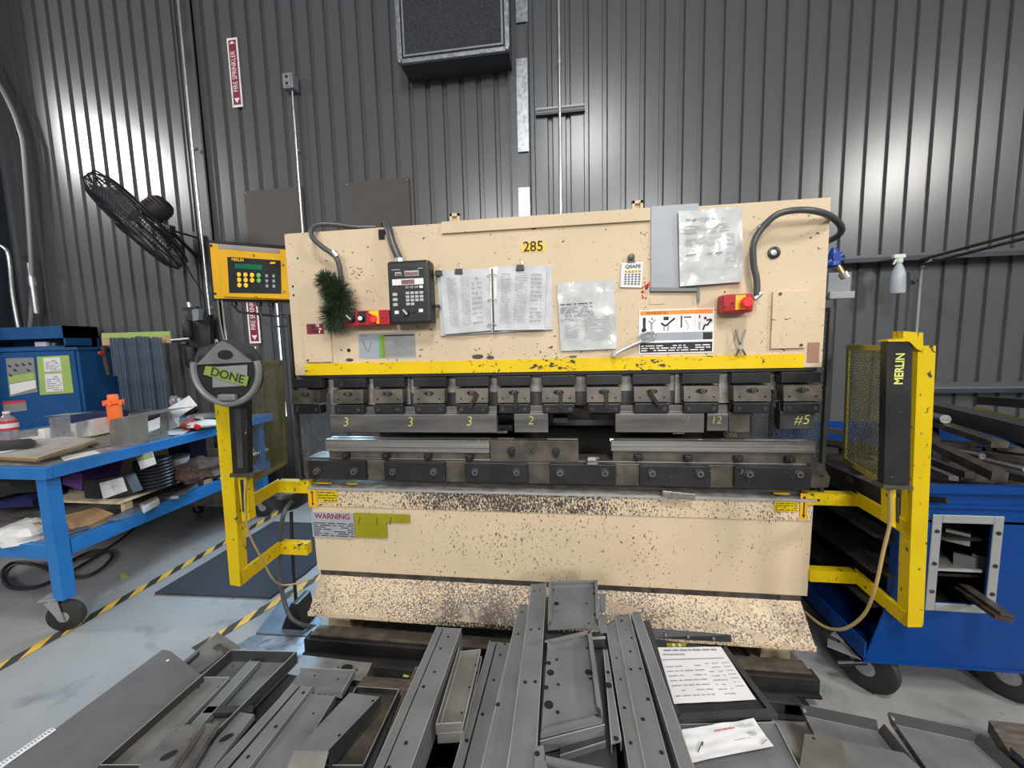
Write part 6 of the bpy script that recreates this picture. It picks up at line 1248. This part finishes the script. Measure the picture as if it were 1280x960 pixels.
# --- centre: long channels
q = ext(QZ(ZA - .01, (546, 783), (577, 785), (514.4, 960), (467, 960)), 1.25)
o = channel('folded_channel', q, .022, 'grooved long channel on top of the tall nested stack, left of the pale narrow tray', holes=[(.62, .08, .005), (.5, .17, .005), (.62, .33, .005), (.45, .42, .006), (.6, .7, .006), (.4, .8, .006)], group=None, gap=(.26, .30))
stack(o, 7, .026, 'channel in the nested stack under the grooved channel left of the pale narrow tray')
for c in [x for x in COL.objects if x.name.startswith('folded_channel') and x is not o]: c['group'] = 'nested channels at the left of the middle stack'
q = ext(QZ(ZA - .09, (612, 801), (640, 803), (607, 960), (566, 960)), 1.2)
o = channel('folded_channel', q, .022, 'long channel lying lower between the pale narrow tray and the wide flat channels', holes=[(.7, .02, .005), (.62, .12, .005), (.6, .32, .005), (.5, .55, .006), (.2, .7, .006)], gap=(.30, .36)); 
stack(o, 4, .026, 'channel nested under the one between the pale tray and the wide flat channels')
for c in COL.objects:
    if c.get('label') == 'channel nested under the one between the pale tray and the wide flat channels': c['group'] = 'nested channels beside the pale tray'
q = ext(QZ(ZA + .0, (649, 756), (667, 756), (634, 960), (601, 960)), 1.2)
o = channel('flat_channel', q, .03, 'long flat channel with a square end, left of the highest one', holes=[(.3, .06, .005), (.35, .22, .005), (.1, .6, .007)], gap=(0, 0))
q = ext(QZ(ZA + .03, (664, 730), (683, 728), (670, 960), (634, 960)), 1.2)
o = channel('flat_channel', q, .03, 'highest long flat channel reaching up beside the small top tray', holes=[(.25, .06, .004), (.6, .06, .004), (.3, .31, .005), (.75, .31, .005), (.3, .56, .006), (.75, .56, .006), (.3, .85, .007), (.75, .86, .007)], gap=(0, 0))
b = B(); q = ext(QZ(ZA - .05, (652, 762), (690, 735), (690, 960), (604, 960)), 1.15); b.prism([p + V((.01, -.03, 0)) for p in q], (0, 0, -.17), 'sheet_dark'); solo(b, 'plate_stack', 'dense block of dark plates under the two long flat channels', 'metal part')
# pale narrow tray pair
q = QZ(ZA - .06, (574, 818), (601, 815), (578, 915), (545, 917))
o = tray('narrow_tray', q, .03, 'pale narrow open tray lying between the channels, upper of two', m='sheet_light', lips=(.4, .2, 1, 1), holes=[(.9, .2, .004), (.86, .5, .004), (.8, .8, .004)])
c = o.copy(); COL.objects.link(c); c.location.z -= .03; c.location.x += .004; c['label'] = 'pale narrow tray right beneath the upper one between the channels'
q = QZ(ZA - .12, (570, 812), (612, 812), (600, 960), (530, 960)); b = B(); b.prism(q, (0, 0, -.003), 'sheet'); b.prism([p - V((0, 0, .0)) for p in q], (0, 0, -.11), 'sheet_dark'); solo(b, 'flat_plate', 'flat plate block supporting the pale narrow trays', 'metal part')
# --- top trays
q = [A(686, 735, Z=ZA + .04), A(747, 733, Z=ZA + .04), A(749, 785, Z=ZA + .04), A(685, 787, Z=ZA + .04)]
o = tray('shallow_tray', q, .028, 'small square tray at the far end on top of the middle stack', ret=.012, lips=(1, 1, .0, 1), holes=[(.95, .2, .010), (.95, .72, .010), (.16, .42, .011), (.18, .28, .003), (.17, .62, .003), (.76, .44, .004), (.8, .9, .004), (.1, .06, .004), (.92, .05, .004)])
for (x0, y0, x1, y1, nm) in ((749, 742, 757, 756, 'farther'), (750, 768, 759, 782, 'nearer')):
    b = B(); b.prism(QZ(ZA + .05, (x0, y0), (x1, y0), (x1, y1), (x0, y1)), (0, 0, -.03), 'sheet'); solo(b, 'notched_block', nm + ' of two small notched blocks against the right edge of the far top tray', 'metal part')
q = QZ(ZA + .02, (682, 793), (753, 790), (756, 800), (683, 803)); b = B(); b.prism(q, (0, 0, -.03), 'sheet_dark'); b.prism([p + V((0, 0, .001)) for p in QZ(ZA + .02, (681, 801), (757, 796), (757, 799), (681, 804))], (0, 0, .002), 'edge'); solo(b, 'shallow_tray', 'tray edge showing just below the far top tray', 'metal part')
q = [A(684, 812, Z=ZA + .04), A(739, 799, Z=ZA + .04), A(753, 903, Z=ZA + .04), A(676, 922, Z=ZA + .04)]
o = tray('deep_tray', q, .034, 'large open tray in the middle of the stack with round holes at its left', ret=.014, lips=(1, 1, .2, .0), holes=[(.1, .33, .012), (.1, .70, .014), (.22, .18, .005), (.26, .5, .005), (.26, .8, .006), (.88, .12, .004), (.86, .44, .012), (.88, .52, .005), (.06, .95, .006), (.92, .93, .006), (.05, .2, .008), (.03, .5, .008)])
q = [A(675, 930, Z=ZA + .02), A(755, 908, Z=ZA + .02), A(757, 914, Z=ZA - .02), A(676, 938, Z=ZA - .02)]; 
for i, (pa, pb, lab) in enumerate((((675, 927), (756, 906), 'front wall of the tray under the large open tray'), ((700, 945), (757, 927), 'front wall of the second tray under the large open tray'), ((712, 952), (757, 941), 'front wall of the lowest tray under the large open tray'))):
    a_ = A(*pa, Z=ZA + .035 - i * .035); c_ = A(*pb, Z=ZA + .035 - i * .035); b = B(); b.prism([a_, c_, c_ + V((0, .003, -.04)), a_ + V((0, .003, -.04))], (0, .003, 0), 'sheet'); b.prism([a_, c_, c_ + V((0, .25, 0)), a_ + V((0, .25, 0))], (0, 0, -.002), 'sheet_dark'); b.prism([a_ + V((0, -.001, 0)), c_ + V((0, -.001, 0)), c_ + V((0, .002, .0)), a_ + V((0, .002, .0))], (0, 0, .0015), 'edge'); solo(b, 'nested_tray', lab, 'metal part')
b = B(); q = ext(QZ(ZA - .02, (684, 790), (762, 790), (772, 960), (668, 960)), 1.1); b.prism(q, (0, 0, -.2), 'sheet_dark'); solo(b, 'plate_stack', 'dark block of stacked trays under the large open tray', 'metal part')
q = QZ(ZA + .045, (668, 934), (679, 931), (684, 960), (800, 1010), (780, 1020), (668, 1000)); b = B(); b.prism(q, (0, 0, -.003), 'sheet'); b.disc(A(671.5, 942, Z=ZA + .0465), (0, 0, 1), .007, 'hole'); b.prism([A(680, 944, Z=ZA + .045), A(765, 962, Z=ZA + .045), A(765, 970, Z=ZA + .045), A(680, 951, Z=ZA + .045)], (0, 0, -.02), 'sheet'); solo(b, 'corner_frame', 'flat frame corner at the bottom edge of the photo, below the large open tray', 'metal part')
q = QZ(ZA + .03, (754, 812), (759, 812), (777, 926), (764, 930)); o = channel('edge_flange', q, .03, 'narrow flange with a round hole along the right of the large open tray', holes=[(.5, .3, .006), (.35, .45, .011), (.5, .97, .007)], gap=(0, 0))
# --- right channels
for (px4, z, lab, hl) in (([(757, 782), (768, 775), (806, 960), (786, 960)], ZA + .01, 'thin perforated strip, leftmost of the right-hand channels', [(.5, .3, .004), (.5, .45, .004), (.4, .62, .005), (.4, .8, .005)]),
                        ([(768, 770), (787, 768), (838, 960), (806, 960)], ZA + .015, 'wide perforated channel right of the thin strip', [(.4, .05, .005), (.55, .13, .003), (.75, .2, .004), (.5, .3, .005), (.8, .42, .005), (.3, .42, .005), (.8, .6, .006), (.35, .7, .006), (.8, .85, .006)]),
                        ([(789, 767), (800, 765), (868, 960), (849, 960)], ZA + .03, 'plain long flange standing highest of the right-hand channels', [])):
    channel('long_strip', ext(QZ(z, *px4), 1.1), .06, lab, holes=hl, gap=(0, 0))
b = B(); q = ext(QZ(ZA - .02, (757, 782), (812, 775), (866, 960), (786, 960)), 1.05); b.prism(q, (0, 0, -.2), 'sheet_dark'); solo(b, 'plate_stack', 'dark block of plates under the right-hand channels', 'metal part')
# --- right trays with papers
ZR = ZA - .06
q = [A(806, 797, Z=ZR), A(906, 810, Z=ZR), A(972, 898, Z=ZR), A(845, 905, Z=ZR)]
o = tray('wide_panel', q, .012, 'wide shallow panel carrying the printed parts list', m='sheet_dark', lips=(0, 1, 1, 1), ret=.02, holes=[(.93, .1, .005), (.94, .45, .005), (.95, .7, .006), (.97, .95, .006), (.8, .9, .004)])
q = [A(806, 785, Z=ZR + .03), A(914, 794, Z=ZR + .03), A(914, 803, Z=ZR), A(808, 797, Z=ZR)]
b = B(); b.prism([q[3], q[2], q[1], q[0]], (0, .003, 0), 'sheet_dark')
for x in (832, 860, 892): b.cyl(A(x, 793.5 + (x - 832) * .07, Z=ZR + .02) - V((0, .006, 0)), A(x, 793.5 + (x - 832) * .07, Z=ZR + .02), .005, 'conduit', n=8)
solo(b, 'edge_flange', 'dark upright flange with pale holes behind the parts list', 'metal part')
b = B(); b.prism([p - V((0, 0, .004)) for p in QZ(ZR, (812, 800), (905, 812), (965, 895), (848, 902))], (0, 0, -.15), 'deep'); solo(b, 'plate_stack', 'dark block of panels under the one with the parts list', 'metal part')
q = ext(QZ(ZR - .01, (846, 909), (970, 906), (1000, 965), (862, 965)), 1.3)
tray('lower_panel', q, .01, 'wide grey panel at the bottom edge under the torn white sheet', m='sheet', lips=(1, 1, 0, 0), holes=[])
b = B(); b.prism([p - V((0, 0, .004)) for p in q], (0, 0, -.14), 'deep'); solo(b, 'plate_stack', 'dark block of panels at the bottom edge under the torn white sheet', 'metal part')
b = B(); a_ = A(848, 897, Z=ZR); 
# parts list
t = thing('parts_list', A(880, 850, Z=ZR + .014), 'white printed parts list lying on the right-hand wide panel', 'paper')
pq = [A(819, 809.5, Z=ZR + .017), A(901, 808.5, Z=ZR + .017), A(945, 874.5, Z=ZR + .017), A(841, 880, Z=ZR + .017)]
wavy('sheet', t, [pq[0], pq[1], pq[2], pq[3]], 'flatpaper', .002, seed=4, th=-.0008)
b = B()
for (s0, s1, t0, t1, rows, wd_) in ((.06, .55, .34, .92, 7, .35), (.62, .8, .3, .92, 8, .5), (.86, .96, .3, .8, 7, .5), (.04, .9, .06, .10, 1, .2), (.05, .4, .15, .18, 1, .2)):
    o_ = lerp4(pq, s0, t1); lines(b, o_, lerp4(pq, s1, t1) - o_, lerp4(pq, s0, t0) - o_, rows, 'ink', fill=1, th=.16 if rows > 1 else .8, word=wd_ * .5, seed=rows, lift=(0, 0, .0032))
a_ = lerp4(pq, .04, .27); c_ = lerp4(pq, .93, .26); b.prism([a_ + V((0, 0, .0028)), c_ + V((0, 0, .0028)), c_ + V((0, .003, .0028)), a_ + V((0, .003, .0028))], (0, 0, .0004), 'ink'); b.obj('print', t)
b = B(); b.prism(QZ(ZR + .006, (833, 805), (858, 805), (857, 809), (834, 809)), (0, 0, .004), 'olive'); 
for x in (842, 849.5): b.cyl(A(x, 806.5, Z=ZR + .010), A(x, 806.5, Z=ZR + .016), .006, 'lime', n=8)
solo(b, 'tape_tag', 'small olive tape tag with two lime dots at the top of the parts list', 'tag')
t = thing('torn_sheet', A(905, 925, Z=ZR), 'torn white sheet with a pen tick lying across the bottom right panels', 'paper')
pq = [A(850, 913, Z=ZR + .012), A(942, 898, Z=ZR + .016), A(967, 933, Z=ZR + .012), A(863, 954, Z=ZR + .008)]
wavy('sheet', t, pq, 'flatpaper', .004, seed=6, th=-.0008)
b = B()
for (s0, s1, t0, t1, rows, m_, wd_) in ((.42, .68, .2, .28, 1, 'redpaper', .3), (.72, .95, .15, .3, 3, 'keygrey', .2), (.8, .9, .45, .6, 5, 'ink', .3), (.6, .8, .62, .66, 1, 'ink', .2)):
    o_ = lerp4(pq, s0, t1); lines(b, o_, lerp4(pq, s1, t1) - o_, lerp4(pq, s0, t0) - o_, rows, m_, fill=1, th=.5, word=wd_ * .5, seed=rows + 3, lift=(0, 0, .005))
b.tube([lerp4(pq, .12, .78) + V((0, 0, .005)), lerp4(pq, .22, .5) + V((0, 0, .005)), lerp4(pq, .20, .62) + V((0, 0, .005))], .0014, 'darkink', n=4, smooth=3); b.tube([lerp4(pq, .88, .9) + V((0, 0, .005)), lerp4(pq, .97, .8) + V((0, 0, .005))], .0014, 'ink', n=4, smooth=0); b.obj('print', t)
# --- far right floor panels
ZF = .16
for (px4, lab, z) in (([(1003, 888), (1098, 908), (1140, 962), (1040, 962)], 'five sided grey panel with upturned edges, the left of two at lower right', ZF), ([(1113, 898), (1218, 921), (1268, 965), (1160, 965)], 'five sided grey panel with upturned edges, the right of two at lower right', ZF)):
    q = QZ(z, *px4); q = ext(q, 1.3); up_ = V((0, 0, .035))
    b = B(); k = V((0, 0, -.02)); b.prism([p + k for p in q], (0, 0, -.003), 'sheet')
    b.prism([q[0] + k, q[1] + k, q[1] + V((0, .012, .015)), q[0] + V((0, .012, .015))], (0, -.003, 0), 'sheet_dark'); b.prism([q[0] + k, q[3] + k, q[3] + V((-.012, 0, .02)), q[0] + V((-.012, 0, .02))], (.003, 0, 0), 'sheet_dark'); b.prism([q[1] + k, q[2] + k, q[2] + V((.02, 0, .012)), q[1] + V((.02, 0, .012))], (-.003, 0, 0), 'sheet_dark')
    b.prism([q[0] + k + V((.0, -.001, .001)), q[1] + k + V((0, -.001, .001)), q[1] + k + V((0, -.004, .001)), q[0] + k + V((0, -.004, .001))], (0, 0, .001), 'edge')
    for s in (.03,): b.cyl(q[0] * (1 - s) + q[1] * s + V((0, -.002, -.0)), q[0] * (1 - s) + q[1] * s + V((0, .006, .0)), .006, 'conduit', n=8)
    for s in (.15, .35): p = q[0] * (1 - s) + q[3] * s; b.cyl(p + V((.0, 0, 0)), p + V((-.006, 0, 0)), .006, 'conduit', n=8)
    solo(b, 'edged_panel', lab, 'metal part')
q = ext(QZ(ZF + .03, (1006, 917), (1052, 925), (1062, 968), (998, 968)), 1.2); tray('sheet_metal', q, .005, 'light grey flat sheet lying over the left edged panel', m='sheet_light', lips=(0, 0, 0, 0), holes=[(.25, .08, .005)])
q = ext(QZ(ZF + .025, (1052, 925), (1130, 941), (1160, 968), (1060, 968)), 1.2); tray('sheet_metal', q, .005, 'dark grey flat sheet lying across the left edged panel, at the bottom edge', m='sheet', lips=(0, 0, 0, 0))
q = QZ(ZF - .02, (1236, 900), (1330, 910), (1330, 1000), (1290, 985)); b = B(); b.prism(q, (0, 0, -.05), 'palletwood'); b.prism([p + V((0, 0, .02)) for p in QZ(ZF - .02, (1262, 940), (1285, 960), (1285, 968), (1262, 950))], (0, 0, -.02), 'black'); solo(b, 'dirty_board', 'dark dirty board at the lower right corner of the photo', 'board')

# --- left pile
ZL = .30
b = B(); q = ext(QZ(ZL, (203, 812), (212, 813), (257, 848), (118, 962), (-12, 962)), 1.0); q = QZ(ZL, (203, 812), (213, 813.5), (257, 848), (70, 1003), (-55, 1003)); b.prism(q, (0, 0, -.012), 'sheet_warm'); b.disc(A(209.5, 825.5, Z=ZL + .001), (0, 0, 1), .006, 'white')
o = solo(b, 'sheet_metal', 'large plain grey panel with one pale hole at the lower left of the photo', 'metal part', bevel=.004)
b = B(); a_, c_ = A(-6, 958, Z=ZL + .002), A(64, 910, Z=ZL + .002); d = (c_ - a_); n_ = V((-d.y, d.x, 0)).normalized() * .028; n_ = -n_; b.prism([a_, c_, c_ + n_, a_ + n_], (0, 0, .001), 'flatpaper')
rn = random.Random(12)
for i in range(16): s = (i + .3) / 16; p = a_ + d * s + n_ * .2 + V((0, 0, .0015)); b.prism([p, p + d * .025, p + d * .025 + n_ * rn.uniform(.3, .6), p + n_ * rn.uniform(.3, .6)], (0, 0, .0004), 'dim_conduit')
solo(b, 'printed_strip', 'white printed paper strip along the left edge of the large plain panel', 'label')
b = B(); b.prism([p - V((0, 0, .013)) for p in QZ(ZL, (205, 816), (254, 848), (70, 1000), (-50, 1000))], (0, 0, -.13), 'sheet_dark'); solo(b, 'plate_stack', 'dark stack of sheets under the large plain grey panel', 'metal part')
b = B(); q = QZ(ZL - .04, (272, 790), (300, 808), (300, 850), (240, 872), (216, 838)); b.prism(q, (0, 0, -.003), 'sheet_light'); b.prism([p + V((0, 0, .0012)) for p in QZ(ZL - .04, (227, 834), (250, 814), (249, 820), (231, 836))], (0, 0, .0004), 'hole'); b.prism([p + V((0, 0, .002)) for p in QZ(ZL - .04, (266, 811), (274, 806), (289, 815), (283, 820))], (0, 0, .006), 'brownsteel'); b.prism(QZ(ZL - .03, (232, 846), (275, 812), (280, 817), (236, 851)), (0, 0, -.01), 'sheet_light'); solo(b, 'slotted_sheet', 'light grey slotted panel pointing up behind the large plain panel', 'metal part')
b = B(); b.prism([p - V((0, 0, .004)) for p in QZ(ZL - .04, (272, 792), (298, 810), (298, 850), (240, 870), (220, 838))], (0, 0, -.1), 'sheet_dark'); solo(b, 'plate_stack', 'dark stack under the light slotted panel', 'metal part')
q = [A(290, 826, Z=ZL), A(372, 828, Z=ZL), A(230, 975, Z=ZL), A(125, 975, Z=ZL)]
tray('long_tray', q, .05, 'long dark walled tray running down to the left, holding a crosspiece', m='sheet', dark='sheet_dark', lips=(1, 1, 1, 1), holes=[(.1, .06, .004)])
b = B(); q = QZ(ZL + .012, (255, 889), (318, 887), (315, 896), (250, 897)); b.prism(q, (0, 0, .018), 'sheet_dark'); solo(b, 'cross_piece', 'dark crosspiece lying inside the long dark walled tray', 'metal part')
q = QZ(ZL + .03, (313, 825), (325, 826), (200, 965), (186, 962)); channel('thin_strip', q, .02, 'thin strip lying lengthwise inside the long dark walled tray', m='sheet', gap=(0, 0))
q = QZ(ZL + .02, (252, 851), (288, 852), (160, 985), (105, 985)); tray('narrow_tray', q, .018, 'narrow lighter tray alongside the large plain panel', m='sheet_light', dark='sheet', lips=(1, 1, 1, 1), holes=[(.8, .07, .004), (.15, .08, .004)])
# shiny slotted brackets
b = B(); z = ZL + .055
q = QZ(z, (212, 916), (228, 906), (262, 904), (273, 907), (240, 960), (215, 985), (150, 985)); b.prism(q, (0, 0, -.003), 'bright'); b.disc(A(211, 944, Z=z + .001), (0, 0, 1), .022, 'hole', rx=.012, up=(1, 1, 0)); b.disc(A(218, 912, Z=z + .001), (0, 0, 1), .010, 'sheet', rx=.005, up=(1, 1, 0)); solo(b, 'slotted_bracket', 'shiny slotted bracket lying on the left pile', 'metal part')
for i, (a_, c_) in enumerate((((254, 907), (200, 985)), ((272, 905), (222, 985)))):
    p0 = A(*a_, Z=z + .014); p1 = A(*c_, Z=z + .014); bar('bright_rail', p0, p1, .012, .02, 'bright', ('left' if i == 0 else 'right') + ' one of two thin bright rails beside the shiny slotted bracket', cat='rail')
b = B(); q = QZ(ZL + .035, (300, 890), (318, 893), (262, 965), (232, 965)); b.prism(q, (0, 0, -.02), 'sheet'); b.disc(A(283, 922, Z=ZL + .0365), (0, 0, 1), .02, 'hole', rx=.011, up=(1, 1, 0)); solo(b, 'bracket_plate', 'grey plate with one oval hole right of the shiny bracket', 'metal part')
# pale plate with a round hole
b = B(); q = QZ(ZL - .06, (372, 818), (466, 829), (456, 852), (380, 848)); b.prism(q, (0, 0, -.003), 'galv'); b.disc(A(434, 834, Z=ZL - .058), (0, 0, 1), .016, 'hole', rx=.026, up=(0, 1, 0)); b.disc(A(423, 834, Z=ZL - .058), (0, 0, 1), .004, 'hole'); b.disc(A(446, 837, Z=ZL - .058), (0, 0, 1), .004, 'hole'); b.prism([q[1], q[2], q[2] - V((0, 0, .05)), q[1] - V((0, 0, .05))], (-.003, 0, 0), 'galv'); b.prism([q[3], q[2], q[2] - V((0, 0, .05)), q[3] - V((0, 0, .05))], (0, .003, 0), 'sheet_light'); solo(b, 'holed_plate', 'pale plate with a round hole lying on the floor beams left of centre', 'metal part')
b = B(); b.prism([p - V((0, 0, .004)) for p in QZ(ZL - .06, (376, 822), (460, 832), (452, 850), (382, 848))], (0, 0, -.09), 'deep'); solo(b, 'plate_stack', 'dark supports under the pale plate with a round hole', 'metal part')
q = [A(376, 840, Z=ZL), A(444, 843, Z=ZL), A(428, 872, Z=ZL), A(352, 868, Z=ZL)]; tray('shallow_tray', q, .02, 'short grey tray right of the long dark walled tray', m='sheet', lips=(1, 1, 0, 0), holes=[(.3, .15, .004), (.75, .25, .004)])
q = QZ(ZL + .03, (366, 855), (392, 857), (300, 975), (255, 975)); channel('grooved_channel', q, .04, 'grooved dark channel beside the long dark walled tray', m='sheet', gap=(.35, .45), holes=[(.8, .1, .006), (.8, .5, .006), (.7, .8, .006)])
q = QZ(ZL + .015, (390, 866), (420, 869), (350, 985), (300, 985)); channel('flat_channel', q, .03, 'smooth flat bar between the grooved dark channel and the tapered piece', m='sheet', gap=(0, 0), holes=[(.6, .25, .004)])
zt_ = ZL + .06
b = B(); q = QZ(zt_, (437, 866), (476, 871), (411, 939), (369, 938)); b.prism(q, (0, 0, -.003), 'sheet'); b.prism([q[1], q[2], q[2] - V((0, 0, .07)), q[1] - V((0, 0, .03))], (-.003, 0, 0), 'sheet_dark'); b.prism([q[3], q[2], q[2] + V((.01, -.08, -.05)), q[3] + V((-.01, -.08, -.05))], (0, 0, -.003), 'sheet_light'); b.disc(A(466, 876, Z=zt_ + .001), (0, 0, 1), .005, 'hole'); b.disc(A(424, 919, Z=zt_ + .001), (0, 0, 1), .005, 'hole'); solo(b, 'tapered_bracket', 'tapered grey bracket with a light folded end, left of the grooved long channel', 'metal part')
q = [A(446, 864, Z=ZL - .02), A(500, 868, Z=ZL - .02), A(455, 965, Z=ZL - .02), A(392, 965, Z=ZL - .02)]; tray('dull_tray', q, .022, 'dull brownish grey tray left of the nested channels', m='brownsteel', dark='sheet_dark', lips=(1, 1, 1, 1))
b = B(); b.prism([p - V((0, 0, .004)) for p in QZ(ZL - .02, (290, 828), (500, 868), (450, 1000), (110, 1000))], (0, 0, -.11), 'sheet_dark'); b.v = b.v; solo(b, 'plate_stack', 'dark stack of sheets under the left pile of trays', 'metal part')
b = B(); b.prism(QZ(ZL - .05, (455, 845), (520, 850), (500, 872), (440, 868)), (0, 0, -.10), 'palletwood'); b.prism(QZ(ZL - .048, (505, 843), (512, 845), (510, 847), (503, 846)), (0, 0, .001), 'lime'); solo(b, 'wood_block', 'dirty wooden block behind the dull brownish tray', 'wood')

# ================================================================== LIGHT
def area(name, loc, target, sx, sy, power, col=(1, 1, 1)):
    l = bpy.data.lights.new(name, 'AREA'); l.shape = 'RECTANGLE'; l.size = sx; l.size_y = sy; l.energy = power; l.color = col; l.spread = math.radians(125)
    o = bpy.data.objects.new(name, l); COL.objects.link(o); o.location = loc
    o.rotation_euler = (V(target) - V(loc)).to_track_quat('-Z', 'Y').to_euler(); return o
KL = .52
area('high_bay_lamp_middle', (.7, -3.9, 6.2), (0.2, -1.0, 0), 1.0, 1.0, 360 * KL, (1, .97, .93))
area('high_bay_lamp_left', (-8.3, -1.15, 5.36), (-4.2, 1.4, 2.4), .9, .9, 330 * KL, (1, .97, .93))
area('high_bay_lamp_right', (7.6, -4.7, 5.3), (1.9, -.6, 0), .9, .9, 350 * KL, (1, .94, .86)).data.spread = math.radians(95)
area('rear_fill_left', (-2.5, -12.5, 6.2), (-1, 0, .8), 2, 2, 800 * KL, (1, .98, .96))  # added fill from behind the camera, evens the light on the press front
area('rear_fill_right', (3.5, -13, 6.2), (1, 0, .8), 2, 2, 800 * KL, (1, .98, .96))  # second added fill, set far back so its reflection stays behind the press
area('doorway_daylight', (-1.9, 1.84, 1.3), (-2.0, .2, 0), .9, 1.5, 75, (.50, .76, 1))
w = bpy.data.worlds.new('world'); SC.world = w; w.use_nodes = True
w.node_tree.nodes['Background'].inputs[0].default_value = (.93, .96, 1, 1); w.node_tree.nodes['Background'].inputs[1].default_value = .32
SC.view_settings.view_transform = 'Standard'; SC.view_settings.look = 'None'; SC.view_settings.gamma = 1; SC.view_settings.use_curve_mapping = False
SC.view_settings.exposure = -.70
